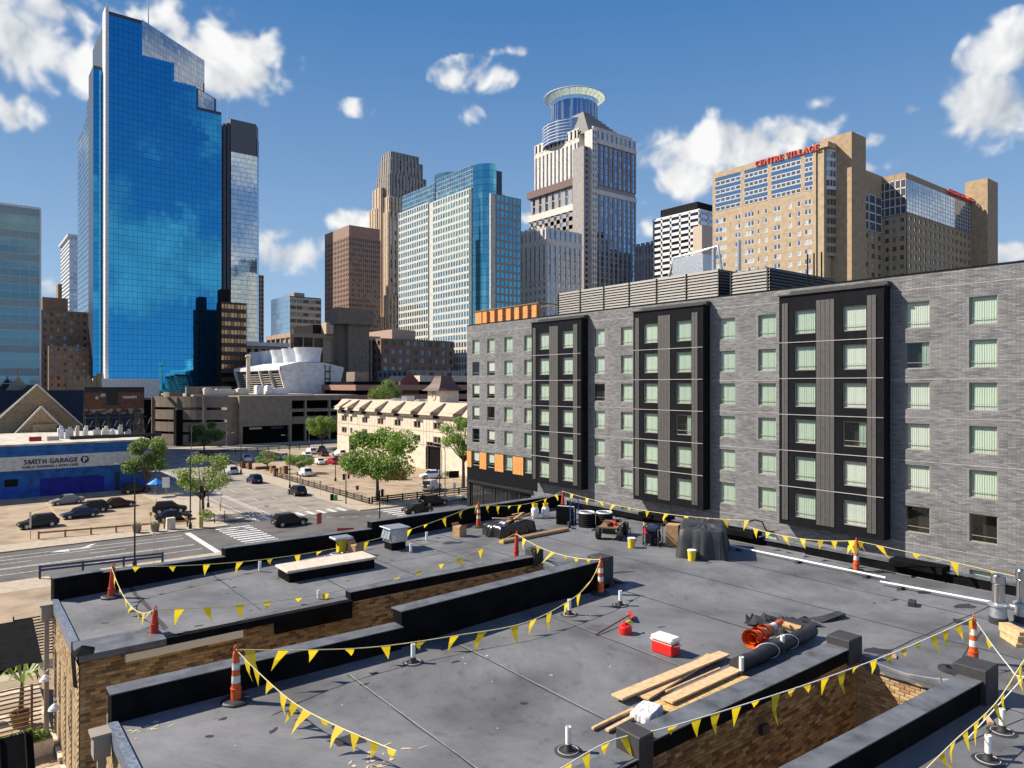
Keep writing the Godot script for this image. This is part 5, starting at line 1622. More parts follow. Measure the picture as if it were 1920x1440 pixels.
	for x in [20.0, 22.1, 24.2, 26.2, 28.2, 30.0]:
		w = MB.new(); w.tube([V(x, 8.9, bz + 1.6), V(x, 12.9, bz - 0.2)], 0.13, 6); w.tube([V(x, 8.9, bz - 3), V(x, 17.8, bz - 0.6)], 0.13, 6); w.tube([V(x, 9.4, bz + 1.5), V(x + 1.6, 12.6, bz)], 0.08, 5)
		part("frame_post", w, M.iron, o)
	w = MB.new(); w.box(V(19.8, 12.3, bz), V(30.4, 12.5, bz + 1.2)); w.tube([V(19.8, 10.8, bz + 0.7), V(30.4, 10.8, bz + 0.7)], 0.1, 6)
	part("catwalk", w, M.iron, o)
	w = MB.new(); w.box(V(16.5, 8.9, bz + 8), V(31.6, 9.5, bz + 8.5))
	part("base_beam", w, M.iron, o)
	# --- stone church
	o = thing("stone_church", "tan stone church with steep dark roofs and two pointed gables behind the garage", "church")
	var cst = worn(lin(0.36, 0.25, 0.14), 0.92, "strong", "soft", 0.5, 0.08)
	var slate = worn(lin(0.018, 0.018, 0.022), 0.8, "soft", "soft", 0.5, 0.1)
	for q in [[4.0, 24.5, 7.5, 18.6, -184.0, -215.0], [9.2, 19.8, 7.5, 14.0, -178.0, -184.0]]:
		w = MB.new()
		gable(w, q[0], q[1], q[2], q[3], q[4])
		w.box(V(q[0], 0, q[5]), V(q[1], q[2], q[4] - 0.02))
		part("gable_wall", w, cst, o)
		w = MB.new()
		var mx: float = (q[0] + q[1]) / 2
		for s in [-1, 1]:
			var ex: float = mx + s * ((q[1] - q[0]) / 2 + 0.5)
			w.quadn(V(ex, q[2] - 0.4, q[4] + 0.3), V(ex, q[2] - 0.4, q[5]), V(mx, q[3] + 0.15, q[5]), V(mx, q[3] + 0.15, q[4] + 0.3), V(s, 1, 0))
		part("roof", w, slate, o)
		w = MB.new()
		for s in [-1, 1]: w.tube([V(mx + s * ((q[1] - q[0]) / 2 + 0.3), q[2] - 0.2, q[4] + 0.15), V(mx, q[3] + 0.2, q[4] + 0.15)], 0.22, 5)
		part("gable_coping", w, M.offwhite, o)
	w = MB.new(); w.quadn(V(-60, 8.5, -188), V(34, 8.5, -188), V(34, 17.5, -199), V(-60, 17.5, -199), V(0, 1, 1)); w.box(V(-60, 0, -210), V(34, 8.5, -188.1))
	part("nave_roof", w, slate, o)
	w = MB.new(); w.box(V(13.0, 8.0, -177.95), V(17.0, 10.2, -177.0)); w.box(V(12.8, 10.2, -178), V(17.2, 10.5, -176.9))
	part("porch", w, cst, o)
	w = MB.new(); gable(w, 9.0, 15.5, 16.5, 20.8, -207); w.box(V(9, 8, -212), V(15.5, 16.5, -207.02)); w.tube([V(12.2, 20.8, -207), V(12.2, 22.8, -207)], 0.15, 5); w.box(V(11.5, 21.9, -207.1), V(12.9, 22.2, -206.9))
	part("rear_gable", w, M.concrete, o)
	# battlemented tower
	w = MB.new(); w.box(V(23.9, 0, -226), V(30.9, 20.0, -218))
	for k in 4: w.box(V(24.6 + k * 1.6, 20.0, -218.7), V(25.5 + k * 1.6, 21.2, -218.0))
	w.box(V(23.4, 0, -219.3), V(24.4, 21.9, -217.7)); w.box(V(30.3, 0, -219.3), V(31.3, 21.9, -217.7))
	part("battlement_tower", w, cst, o)
	# --- parking ramp
	o = thing("concrete_parking_ramp", "brown concrete parking ramp with a rounded end and dark deck openings", "parking ramp")
	Z = -228.0
	var con = M.concrete_d
	# curved decks on the left end: bands with openings between
	for b in [[0.0, 3.4], [4.2, 7.2], [8.0, 11.0], [11.8, 15.2]]:
		w = MB.new()
		var rings = [[], [], [], []]
		for k in 15:
			var f = k / 14.0
			var x = lerpf(50.0, 67.5, f)
			var z = Z - 22.0 * pow(1.0 - f, 2.2) * 0.9
			rings[0].append(V(x, b[0], z)); rings[1].append(V(x, b[1], z)); rings[2].append(V(x, b[1], z - 0.4)); rings[3].append(V(x, b[0], z - 0.4))
		for j in 3:
			for k in 14: w.quadn(rings[j][k], rings[j][k + 1], rings[j + 1][k + 1], rings[j + 1][k], [V(-0.4, 0, 1), V(0, 1, 0), V(0, 0, -1)][j])
		part("deck_band", w, con, o)
	for k in 4:
		var f: float = [0.0, 0.28, 0.62, 0.99][k]
		w = MB.new()
		w.box(V(lerpf(50.0, 67.5, f) - 0.5, 0, Z - 22.0 * pow(1.0 - f, 2.2) * 0.9 - 0.5), V(lerpf(50.0, 67.5, f) + 0.5, 15, Z - 22.0 * pow(1.0 - f, 2.2) * 0.9 - 0.02))
		part("column", w, con, o)
	core(o, V(54, 0, -285), V(67.4, 11, -236), M.black, "dark_decks"); core(o, V(48.0, 0, -300), V(56, 14.0, -252), M.black, "dark_decks")
	core(o, V(67.5, 0, -260), V(71.5, 15.0, -230), con, "set_back_wall")
	core(o, V(70.5, 5.6, -285), V(87.4, 15.3, Z), con, "overhang_wall")
	core(o, V(70.5, 0, -240), V(87.4, 5.5, -231), M.black, "entry_recess")
	for x in [70.6, 86.4]: core(o, V(x, 0, Z - 1.2), V(x + 1.0, 5.6, Z - 0.1), con, "column")
	core(o, V(87.42, 9.8, -285), V(112, 10.8, -230), con, "deck_band"); core(o, V(87.42, 13.6, -285), V(112, 15.3, -229.6), con, "deck_band"); core(o, V(87.42, 5.8, -285), V(112, 8.2, -229.8), con, "deck_band")
	core(o, V(87.42, 0, -285), V(112, 5.7, -236), M.black, "dark_decks"); core(o, V(87.42, 8.3, -285), V(112, 9.7, -236), M.black, "dark_decks"); core(o, V(87.42, 10.9, -285), V(112, 13.5, -236), M.black, "dark_decks")
	for x in [92.5, 101.0]: core(o, V(x, 0, -231), V(x + 0.7, 13.6, -229.9), con, "column")
	core(o, V(60, 15.0, -285), V(100, 15.6, -240), M.walk, "top_deck")
	core(o, V(59, 15.0, -246), V(73, 18.2, -244.5), con, "ramp_parapet")
	w = MB.new()
	for k in 12:
		var an = lerpf(PI * 0.5, PI * 1.1, k / 11.0)
		var p0 = V(58 + cos(an) * 7, 15.0, -238 + sin(an) * -7); var an2 = lerpf(PI * 0.5, PI * 1.1, (k + 1) / 11.0)
		var p1 = V(58 + cos(an2) * 7, 15.0, -238 + sin(an2) * -7)
		w.quadn(p0, p1, p1 + V(0, 1.6, 0), p0 + V(0, 1.6, 0), V(0, 0, 1))
	part("spiral_parapet", w, con, o)
	for q in [[74.5, 4.7, "white"], [81.5, 4.7, "blue"]]:
		w = MB.new(); w.box(V(q[0], 4.5, -230.9), V(q[0] + 4.0, 5.1, -230.7))
		part("entry_sign", w, M.white if q[2] == "white" else M.blue, o)
	# --- things on the ramp roof
	for q in [[66.0, 2.6, 8.0, "longest"], [72.0, 3.0, 4.0, "square cream"], [77.5, 4.6, 2.4, "left tall white"], [81.0, 4.6, 2.4, "right tall white"], [84.5, 3.0, 6.0, "rightmost wide white"], [61.0, 3.2, 3.0, "leftmost small"]]:
		w = MB.new(); w.obox(at(0, q[1] * 0.3, 0), V(q[2] * 0.9, q[1] * 0.6, 3.0), 0.06)
		w.obox(at(0, q[1] * 0.6 + 0.15, 0), V(q[2] * 0.6, 0.3, 2.0), 0.05)
		solo("ramp_rooftop_unit", w, M.offwhite if q[0] < 76 else M.white, "%s machinery box on the concrete parking ramp roof" % q[3], "rooftop unit", V(q[0] + 4, 15.6, -243.0), 0.0, "machinery on the ramp roof")
	# --- cooling plant
	o = thing("cooling_plant", "white cooling plant with louvred flank and six round fan stacks", "industrial building")
	# white gable end faces +z; louvred flank faces -x and leans outward
	var a0 = V(86.0, 0, 0)
	var zc = -262.0
	var xa = 97.0; var xb = 121.5
	var wt = worn(lin(0.62, 0.64, 0.66), 0.6, "soft", "soft", 0.25, 0.03)
	w = MB.new()
	var xw = xb - xa
	w.quadn(V(xa + 3.0, 13, zc), V(xb - 3.0, 13, zc), V(xb, 25.6, zc), V(xa - 1.0, 25.6, zc), FZ)
	w.quadn(V(xa - 1.0, 25.6, zc), V(xb, 25.6, zc), V(xb - 8, 27.4, zc), V(xa + 6, 27.4, zc), FZ)
	part("end_wall", w, wt, o)
	w = MB.new()
	w.quadn(V(xa - 1.3, 25.7, zc + 0.3), V(xa - 1.3, 25.7, zc - 55), V(xa + 6, 27.5, zc - 55), V(xa + 6, 27.5, zc + 0.3), V(-1, 1, 0))
	w.quadn(V(xa + 6, 27.5, zc + 0.3), V(xa + 6, 27.5, zc - 55), V(xb, 27.5, zc - 55), V(xb, 27.5, zc + 0.3), Vector3.UP)
	w.quadn(V(xa - 1.3, 24.3, zc + 0.3), V(xa - 1.3, 24.3, zc - 55), V(xa - 1.3, 25.7, zc - 55), V(xa - 1.3, 25.7, zc + 0.3), FX)
	part("roof", w, wt, o)
	for k in 12:
		w = MB.new()
		var y = 14.0 + k * 0.88
		var x = xa + 2.6 - (y - 13.0) * 0.26
		w.quadn(V(x - 0.5, y, zc - 0.4), V(x - 0.5, y, zc - 54), V(x + 0.1, y + 0.55, zc - 54), V(x + 0.1, y + 0.55, zc - 0.4), V(-1, 0.6, 0))
		w.quadn(V(x - 0.5, y, zc - 0.4), V(x - 0.5, y, zc - 54), V(x + 0.3, y, zc - 54), V(x + 0.3, y, zc - 0.4), V(0, -1, 0))
		part("louvre", w, M.concrete, o)
	core(o, V(xa + 3.2, 13, zc - 54), V(xb - 3.2, 25.5, zc - 0.3), M.dark)
	for z in [0.1, 11.5, 23.0, 54.0]:
		w = MB.new(); w.quadn(V(xa + 1.8, 13, zc - z), V(xa - 1.4, 24.3, zc - z), V(xa - 1.4, 24.3, zc - z - 0.9), V(xa + 1.8, 13, zc - z - 0.9), FX)
		w.quadn(V(xa + 1.8, 13, zc - z), V(xa - 1.4, 24.3, zc - z), V(xa - 0.2, 24.3, zc - z), V(xa + 3.0, 13, zc - z), FZ)
		part("strut", w, wt, o)
	for k in 6:
		var r = 5.6
		w = MB.new(); w.lathe(V(xa + 13, 27.4, zc - 8.0 - k * 13.2), [[r * 0.82, 0], [r * 0.86, 3.0], [r, 6.0], [r * 0.96, 6.0], [r * 0.8, 3.0]], 26)
		part("fan_stack", w, wt, o)
	w = MB.new(); w.tube([V(xa - 7, 14, zc - 18), V(xa - 7, 29.5, zc - 18)], 0.75, 10); w.lathe(V(xa - 7, 29.5, zc - 18), [[1.2, 0], [1.2, 0.7], [0.2, 1.0]], 10)
	part("flue", w, M.offwhite, o)
	w = MB.new(); w.box(V(xa + 16.4, 14, zc + 0.05), V(xa + 16.6, 26.5, zc + 0.5)); w.box(V(xa + 18.4, 14, zc + 0.05), V(xa + 18.6, 26.5, zc + 0.5))
	for k in 4: w.box(V(xa + 16.6, 15.5 + k * 2.8, zc + 0.1), V(xa + 18.4, 15.8 + k * 2.8, zc + 0.9))
	part("ladder_cage", w, M.iron, o)
	# --- concrete shaft tower
	o = thing("concrete_shaft_tower", "blunt brown concrete shaft tower with a wide block on top beside cooling plant", "tower")
	var rc = worn(lin(0.2, 0.165, 0.13), 0.9, "strong", "soft", 0.15, 0.05)
	core(o, V(142.0, 0, -309), V(152.4, 47, -301.5), rc, "shaft")
	core(o, V(138.0, 0, -309), V(141.9, 47, -303.5), worn(lin(0.16, 0.12, 0.09), 0.9), "recessed_strip")
	core(o, V(136.2, 46.5, -309), V(154.0, 53.8, -300), rc, "cap_block")
	# --- dark glass civic block
	o = thing("dark_glass_block", "low tan framed office block with dark glass bays behind the cooling plant", "building")
	var fr = worn(lin(0.36, 0.27, 0.2), 0.9)
	var dk = [mat(lin(0.015, 0.018, 0.03), 0.1), glass_mirror(lin(0.06, 0.08, 0.12), 0.08)]
	two_faces(o, 146.5, 200.0, -382.0, -420.0, 0, 47.5, 5, 9, 1, 0.86, 0.9, fr, dk, {"pier": 1.0, "span": 0.9})
	core(o, V(160, 47.5, -415), V(190, 53, -386), M.dark, "roof_house"); core(o, V(165, 47.5, -386), V(176, 54, -379), worn(lin(0.5, 0.38, 0.26), 0.9), "roof_house")
	o = thing("arched_stone_block", "low pale block with an arcade left of the dark glass block", "building")
	two_faces(o, 118.0, 140.0, -372.0, -400.0, 0, 39.0, 7, 6, 5, 0.5, 0.6, worn(lin(0.45, 0.26, 0.2), 0.9), dkgl())
	core(o, V(117, 39, -401), V(141, 41, -371), M.white, "roof_slab")
	# --- brick blocks under the teal tower
	o = thing("brown_office_block", "brown brick block with square dark windows at the teal tower's foot", "building")
	two_faces(o, 196.0, 246.0, -372.0, -430.0, 0, 46.0, 10, 10, 9, 0.5, 0.5, worn(lin(0.2, 0.13, 0.1), 0.9), dkgl())
	core(o, V(206, 46, -420), V(222, 52, -378), worn(lin(0.4, 0.3, 0.24), 0.9), "roof_house")
	o = thing("low_brick_ramp", "low red brown parking deck with a gabled stair behind the motel", "parking ramp")
	for k in 4: core(o, V(112, 6.0 + k * 3.6, -262), V(170, 8.0 + k * 3.6, -232 - k * 0.02), worn(lin(0.3, 0.17, 0.13), 0.9), "deck_band")
	core(o, V(113, 0, -261), V(170, 20, -236), M.black, "dark_decks")
	w = MB.new(); gable(w, 131.0, 139.0, 20.0, 24.0, -234); w.box(V(131, 0, -240), V(139, 20.0, -234.02))
	part("stair_gable", w, worn(lin(0.17, 0.07, 0.06), 0.9), o)
	core(o, V(146, 16, -270), V(190, 22.5, -245), M.offwhite, "rear_wall"); core(o, V(114.5, 20, -245), V(120, 23.5, -238), M.concrete_d, "stair_house")
	# far low blocks filling the street ends
	rng.seed = 44
	var fills = [[-40, 20, -300, 24, "plain tan block just left of the old brick office block"], [160, 240, -620, 40, "plain brown block deep between the skyline towers"], [172, 214, -300, 26, "plain grey block behind the low brick parking deck"]]
	for k in fills.size():
		var q = fills[k]
		o = thing("low_city_block", q[4], "building")
		two_faces(o, q[0], q[1], q[2], q[2] - 30.0, 0, q[3], 6, 8, int(q[3] / 4.0), 0.5, 0.5, [worn(lin(0.3, 0.22, 0.16), 0.9), worn(lin(0.2, 0.14, 0.1), 0.9), worn(lin(0.28, 0.27, 0.26), 0.9)][k % 3], dkgl())

func dkgl() -> Array:
	if not M.has("dkg0"):
		M.dkg0 = glass_mirror(lin(0.1, 0.13, 0.17), 0.06)
		M.dkg1 = mat(lin(0.02, 0.022, 0.026), 0.1)
	return [M.dkg0, M.dkg1]

func poster_material() -> Material:
	# the printed picture: two figures at a brick counter, seen only as patches of brown, black and white
	var im = Image.create(512, 256, false, Image.FORMAT_RGB8)
	var f = FastNoiseLite.new()
	f.seed = 6; f.frequency = 0.02
	for y in 256:
		for x in 512:
			var nz = f.get_noise_2d(x, y)
			var c = Color(0.3, 0.17, 0.1).lerp(Color(0.42, 0.25, 0.15), 0.5 + nz)
			if (x / 9 + (y / 7) % 2) % 3 == 0 or y % 7 == 0: c = c.darkened(0.35)
			if y < 46 + nz * 20: c = Color(0.05, 0.045, 0.04)
			if y > 206 + nz * 10: c = Color(0.5, 0.46, 0.4).lerp(Color(0.2, 0.13, 0.09), smoothstep(-0.2, 0.2, nz))
			if absf(x - 235 + nz * 30) < 55 and y > 30 and y < 170: c = Color(0.035, 0.03, 0.03)
			if Vector2(x - 150, (y - 72) * 1.2).length() < 24 + nz * 12: c = Color(0.6, 0.58, 0.55)
			im.set_pixel(x, y, c)
	var m = mat(Color.WHITE, 0.6)
	m.albedo_texture = ImageTexture.create_from_image(im)
	return m

# ---------------------------------------------------------------- things on the roof
func cone(pos: Vector3, label: String, red = false, base = true, lean = V(0, 0, 0), h = 1.07):
	# tall channelizer: black foot, tapered orange body with two pale sleeves, loop handle
	var o = thing("channelizer_cone", label, "traffic cone", pos, 0.3, "traffic cones holding up the pennant lines")
	o.rotation += lean
	var body: Material = M.cone_red if red else M.cone
	if base:
		var b = MB.new()
		b.lathe(V(0, 0, 0), [[0.3, 0.0], [0.3, 0.035], [0.27, 0.06], [0.12, 0.075]], 8)
		part("foot", b, M.rubber, o)
	var m = MB.new()
	m.lathe(V(0, 0.05, 0), [[0.1, 0], [0.1, 0.2], [0.108, 0.205], [0.108, 0.24], [0.09, 0.245], [0.062, h - 0.14], [0.05, h - 0.1], [0.03, h - 0.09]], 14)
	part("body", m, body, o)
	for q in ([[0.4, 0.54], [0.66, 0.8]] if not red else []):
		var s = MB.new()
		var r0: float = lerpf(0.1, 0.062, q[0] / (h - 0.1)) + 0.005; var r1: float = lerpf(0.1, 0.062, q[1] / (h - 0.1)) + 0.005
		s.lathe(V(0, 0, 0), [[r0, q[0]], [r1, q[1]]], 14)
		part("reflective_sleeve", s, M.sleeve, o)
	m = MB.new()
	m.tube([V(-0.03, h - 0.05, 0), V(-0.035, h + 0.03, 0), V(0, h + 0.075, 0), V(0.035, h + 0.03, 0), V(0.03, h - 0.05, 0)], 0.016, 6)
	part("handle", m, body, o)
	return o

func pennants(label: String, pts: Array, seed_: int, step = 0.62, white = false):
	# a rope hung through the points, with a triangle of yellow vinyl every step or so
	var o = thing("pennant_line", label, "pennant line", pts[0], 0.0, "yellow warning pennant lines round the roof")
	rng.seed = seed_
	var rp = []
	for p in pts: rp.append(p - pts[0])
	var cv = Curve3D.new()
	for i in rp.size():
		var tn: Vector3 = (rp[mini(i + 1, rp.size() - 1)] - rp[maxi(i - 1, 0)]) / 6.0
		cv.add_point(rp[i], -tn, tn)
	var L = cv.get_baked_length()
	var fine = []
	for k in int(L / 0.25) + 2: fine.append(cv.sample_baked(minf(k * 0.25, L)))
	var r = MB.new(); r.tube(fine, 0.011, 5, false)
	part("rope", r, M.rope_w if white else M.rope, o)
	var d = step * 0.6
	while d < L - 0.1:
		var a = cv.sample_baked(d); var b = cv.sample_baked(minf(d + 0.24, L))
		var wind = V(rng.randfn(-0.25, 0.45), 0, rng.randfn(0.3, 0.45))
		var drop: float = rng.randf_range(0.28, 0.42)
		if rng.randf() < 0.2: drop *= 0.45
		var tip = (a + b) * 0.5 + V(0, -drop, 0) + wind * drop * 0.9
		var m = MB.new()
		var mid_a = a.lerp(tip, 0.5) + wind.cross(Vector3.UP) * 0.04; var mid_b = b.lerp(tip, 0.5) + wind.cross(Vector3.UP) * 0.05
		m.quad(a, mid_a, mid_b, b); m.tri(mid_a, tip, mid_b)
		part("pennant", m, M.flag, o)
		d += step * rng.randf_range(0.8, 1.2)

func vent(pos: Vector3, label: String, h = 0.5, boot = true):
	var o = thing("vent_pipe", label, "vent pipe", pos, 0.0, "plumbing vents on the roofs")
	var m = MB.new(); m.lathe(V(0, 0, 0), [[0.052, 0.05], [0.052, h * 0.86], [0.042, h * 0.86], [0.042, h * 0.7]], 12)
	part("pipe", m, M.pvc, o)
	if boot:
		m = MB.new(); m.lathe(V(0, 0, 0), [[0.25, 0.005], [0.22, 0.012], [0.09, 0.02], [0.066, 0.09], [0.06, 0.13], [0.055, 0.135]], 16)
		part("boot", m, M.rubber, o)
		m = MB.new(); m.tube(circle(V(0, 0.02, 0), 0.18, 20), 0.009, 5, false)
		part("sealant_ring", m, M.seam_light, o)

func plank(parent_label: String, a: Vector3, b: Vector3, w: float, t: float, mt: Material, called = "plank", cat = "plank", group = "lumber lying on the near roof"):
	var d = b - a
	var m = MB.new()
	m.obox(Transform3D(Basis(), Vector3.ZERO), V(d.length(), t, w), 0.006)
	var o = solo(called, m, mt, parent_label, cat, (a + b) * 0.5, atan2(-d.z, d.x), group)
	o.rotation.z = asin(d.y / d.length())
	return o

func draped(w: float, d: float, h: float, sd: int, flare = 0.12) -> MB:
	# a sheet thrown over a box-like heap: folds round the skirt
	var m = MB.new()
	var f = FastNoiseLite.new(); f.seed = sd; f.frequency = 0.9
	var n = 56
	var rings = []
	for k in 7:
		var rg = []
		for j in n:
			var a = -TAU * j / n
			var cx = cos(a); var sx = sin(a)
			var e = 1.0 / maxf(absf(cx), absf(sx))
			e = lerpf(1.0, e, 0.85)
			var fold = f.get_noise_2d(j * 1.3, 3.0) * 0.12 + 0.13 * (absf(fposmod(j * 0.23 + sd * 0.37 + 0.4 * sin(j * 0.7), 1.0) - 0.5) * 4.0 - 1.0)
			var y = 0.0; var s = 1.0
			match k:
				0: y = 0.01; s = 1.0 + flare + fold * 0.9
				1: y = h * 0.3; s = 1.0 + flare * 0.5 + fold * 0.7
				2: y = h * 0.6; s = 1.0 + fold * 0.4
				3: y = h * 0.93; s = 0.97 + fold * 0.14
				4: y = h * (0.99 + 0.06 * f.get_noise_2d(j * 2.0, 9.0)); s = 0.84
				5: y = h * (0.97 + 0.16 * f.get_noise_2d(j * 2.0, 20.0)); s = 0.45
				6: y = h * 1.02; s = 0.02
			rg.append(V(cx * e * s * w * 0.5, y, sx * e * s * d * 0.5))
		rings.append(rg)
	m.ring(rings)
	return m

func crumple(parent: Node3D, w: float, d: float, h: float, sd: int, mt: Material, called: String, xf: Transform3D):
	# a loose folded scrap of membrane
	var m = MB.new()
	var f = FastNoiseLite.new(); f.seed = sd; f.frequency = 0.3
	var rows = []
	for i in 9:
		var rg = []
		for j in 7:
			var x = (j / 6.0 - 0.5) * w; var z = (i / 8.0 - 0.5) * d
			var y = 0.012 + h * maxf(0.0, 0.25 + f.get_noise_2d(i * 1.6, j * 2.2) * 1.5) * (0.4 + 0.6 * sin(j / 6.0 * PI))
			rg.append(V(x + f.get_noise_2d(j * 3.0, i * 2.0 + 40.0) * w * 0.18, y, z + f.get_noise_2d(j * 2.0 + 9.0, i * 3.0) * d * 0.15))
		rows.append(rg)
	m.ring(rows, false)
	return part(called, m, mt, parent, xf)

func make_roof_things():
	var R = ROOF
	# cones
	var tops = {}
	var cn = [["a", 3.75, -24.3, "red cone at the rear parapet's left corner of the near roof", true], ["b", 18.6, -26.1, "orange cone against the rear parapet left of the rubbish heap", false], ["c", 24.7, -27.2, "red cone in the far roof corner nearest the hotel", true], ["d", 24.4, -11.9, "orange cone wrapped in yellow pennants by the hotel side kerb", false], ["e", 4.05, -20.0, "red cone at the front edge of the rear roof wing", true], ["f", 16.3, -20.5, "red cone behind the far end of the rear light well", true], ["g", 15.6, -15.45, "orange and white cone at the end of the middle parapet", false], ["h", 4.5, -14.75, "orange cone strung with pennants on the middle roof's left end", false], ["i", 18.45, -6.3, "orange and white cone beyond the near light well", false]]
	for q in cn:
		var red: bool = q[4]
		var ht = 0.66 if q[0] == "e" else 0.95 if red else 1.07
		cone(V(q[1], R, q[2]), q[3], red, q[0] != "e" and q[0] != "f", V(0, 0, -0.06 if red else 0.0), ht)
		tops[q[0]] = V(q[1], R + ht - 0.02, q[2])
	pennants("pennant line along the rear parapet over the street", sag(tops.a, tops.b, 0.75, 8), 1, 1.0)
	pennants("pennant line in the far corner between two cones", sag(tops.b, tops.c, 0.35, 5), 2, 0.85)
	pennants("pennant line along the hotel side kerb from the far corner to the tarp", sag(tops.c, V(25.2, R + 0.95, -16.6), 0.3, 6), 3, 0.9)
	pennants("pennant line from the tarp covered heap to the pennant wrapped cone", sag(V(24.6, R + 0.85, -16.4), tops.d, 0.2, 5), 4, 0.62)
	pennants("pennant line running from the pennant wrapped cone to the chrome flues", [tops.d, V(24.9, R + 0.82, -9.5), V(25.2, R + 0.62, -7.0), V(25.4, R + 0.6, -3.0)], 5, 1.0)
	pennants("short drooping pennant line at the left end of the rear wing", sag(tops.a, tops.e, 0.55, 7), 6, 0.58)
	pennants("pennant line along the front edge of the rear wing", sag(tops.e, tops.f, 0.62, 9), 7, 0.85)
	pennants("pennant line across the end of the rear light well", sag(tops.f, tops.g, 0.25, 5), 8, 0.8)
	pennants("long sagging pennant line beside the middle parapet", [tops.g, V(14.4, R + 0.72, -14.7), V(13.2, R + 0.5, -14.3), V(11.4, R + 0.36, -14.0), V(9.6, R + 0.36, -14.3), V(7.6, R + 0.45, -14.6), V(6.0, R + 0.7, -14.75), tops.h], 9, 0.75)
	pennants("pennant line dropping from the middle roof's left cone toward the viewer", [tops.h, V(4.75, R + 0.72, -13.9), V(5.0, R + 0.48, -12.9), V(5.3, R + 0.4, -11.8), V(5.7, R + 0.42, -10.3)], 10, 0.42)
	pennants("white roped pennant line above the near light well", [V(6.6, R + 0.6, -7.9), V(8.6, R + 0.44, -8.35), V(9.6, R + 0.5, -8.0), V(11.5, R + 0.55, -7.6), V(13.5, R + 0.6, -7.25), V(16.0, R + 0.75, -6.8), tops.i], 11, 0.47, true)
	pennants("pennant line from the near cone out of the picture's right edge", [tops.i, V(18.3, R + 0.25, -5.6), V(17.6, R + 0.35, -5.0), V(19.5, R + 0.9, -4.4), V(21.0, R + 1.1, -4.2)], 12, 0.7, true)
	pennants("pennant line low over the nearest roof in the bottom right corner", [V(11.3, R + 0.55, -4.6), V(13.0, R + 0.55, -4.7), V(15.0, R + 0.6, -4.75), V(17.4, R + 0.95, -4.9), V(20.0, R + 1.2, -5.0)], 13, 0.55)
	# extra pennants knotted round one cone
	var kn = thing("pennant_knot", "bunch of yellow pennants knotted round the kerb side cone", "pennants", tops.d)
	rng.seed = 3
	for k in 5:
		var m = MB.new()
		var an = k * 1.3
		var c = V(cos(an) * 0.1, -0.05 * k, sin(an) * 0.1)
		m.tri(c, c + V(cos(an) * 0.2, -0.32, sin(an) * 0.2), c + V(cos(an + 0.9) * 0.2, -0.06, sin(an + 0.9) * 0.2))
		part("pennant", m, M.flag, kn)
	# vents
	var vl = ["right at the lumber's near end", "in the middle of the near roof by the parapet", "below the orange and white cone's left", "just right of the orange and white cone", "by the roll of membrane's near end", "standing through the roll of membrane", "by the rear parapet left of the flat skylight", "in front of the grey roof fan", "behind the grey roof fan", "at the front edge of the rear wing", "on the nearest roof toward the right edge", "on the nearest roof in the bottom right corner"]
	var vp = [[8.46, -9.17, 0.5, true], [8.34, -14.3, 0.5, true], [13.51, -14.6, 0.5, true], [15.24, -14.3, 0.5, true], [13.62, -9.17, 0.5, true], [15.55, -9.35, 0.5, false], [8.27, -24.5, 0.42, false], [13.75, -23.75, 0.42, false], [15.3, -25.14, 0.42, false], [8.6, -20.3, 0.3, false], [15.22, -4.73, 0.5, true], [13.88, -4.52, 0.5, true]]
	for k in vp.size(): vent(V(vp[k][0], R, vp[k][1]), "white plastic vent pipe " + vl[k], vp[k][2], vp[k][3])
	# cooler
	var o = thing("cooler", "red picnic cooler with white lid on the middle roof", "cooler", V(13.4, R, -11.1), PI / 2 + 0.06)
	var m = MB.new(); 
	for q in [[0.0, 0.27, 0.56, 0.3]]: m.obox(at(0, 0.145, 0), V(0.6, 0.29, 0.34), 0.025)
	part("body", m, M.red, o)
	m = MB.new(); m.obox(at(0, 0.355, 0), V(0.64, 0.13, 0.38), 0.04)
	part("lid", m, M.white, o)
	for s in [-1, 1]:
		m = MB.new(); m.tube([V(s * 0.3, 0.24, -0.08), V(s * 0.39, 0.27, -0.08), V(s * 0.39, 0.27, 0.08), V(s * 0.3, 0.24, 0.08)], 0.015, 6)
		part("handle", m, M.white, o)
	# gas can
	o = thing("gas_can", "small red fuel can with yellow spout on the middle roof", "fuel can", V(13.62, R, -12.6))
	m = MB.new(); m.lathe(V(0, 0, 0), [[0.16, 0], [0.17, 0.03], [0.17, 0.17], [0.15, 0.21], [0.05, 0.25], [0.05, 0.28], [0.01, 0.285]], 16)
	part("body", m, M.red, o)
	m = MB.new(); m.tube([V(0.03, 0.26, 0), V(0.14, 0.3, 0.03), V(0.27, 0.22, 0.05)], [0.045, 0.035, 0.015], 8)
	part("spout", m, M.yellow, o)
	m = MB.new(); m.tube([V(-0.12, 0.22, 0), V(-0.1, 0.31, 0), V(0.0, 0.33, 0)], 0.014, 6)
	part("handle", m, M.red, o)
	# push broom
	o = thing("push_broom", "push broom with dark red handle lying behind the fuel can", "broom", V(13.75, R, -13.0))
	m = MB.new(); m.tube([V(-0.85, 0.03, 0.05), V(0.75, 0.14, -0.25)], 0.017, 7)
	part("handle", m, mat(lin(0.12, 0.012, 0.015), 0.5), o)
	m = MB.new(); m.obox(Transform3D(Basis(Vector3.UP, 0.9), V(0.8, 0.13, -0.26)), V(0.55, 0.05, 0.08), 0.01)
	part("head", m, M.red, o)
	m = MB.new(); m.obox(Transform3D(Basis(Vector3.UP, 0.9), V(0.8, 0.06, -0.26)), V(0.53, 0.09, 0.06))
	part("bristles", m, M.rubber, o)
	# cones lying nested on the roof
	var lc = cone(V(15.2, R + 0.22, -10.0), "stack of orange cones lying on its side by the membrane roll", false, false)
	lc.rotation = Vector3.ZERO
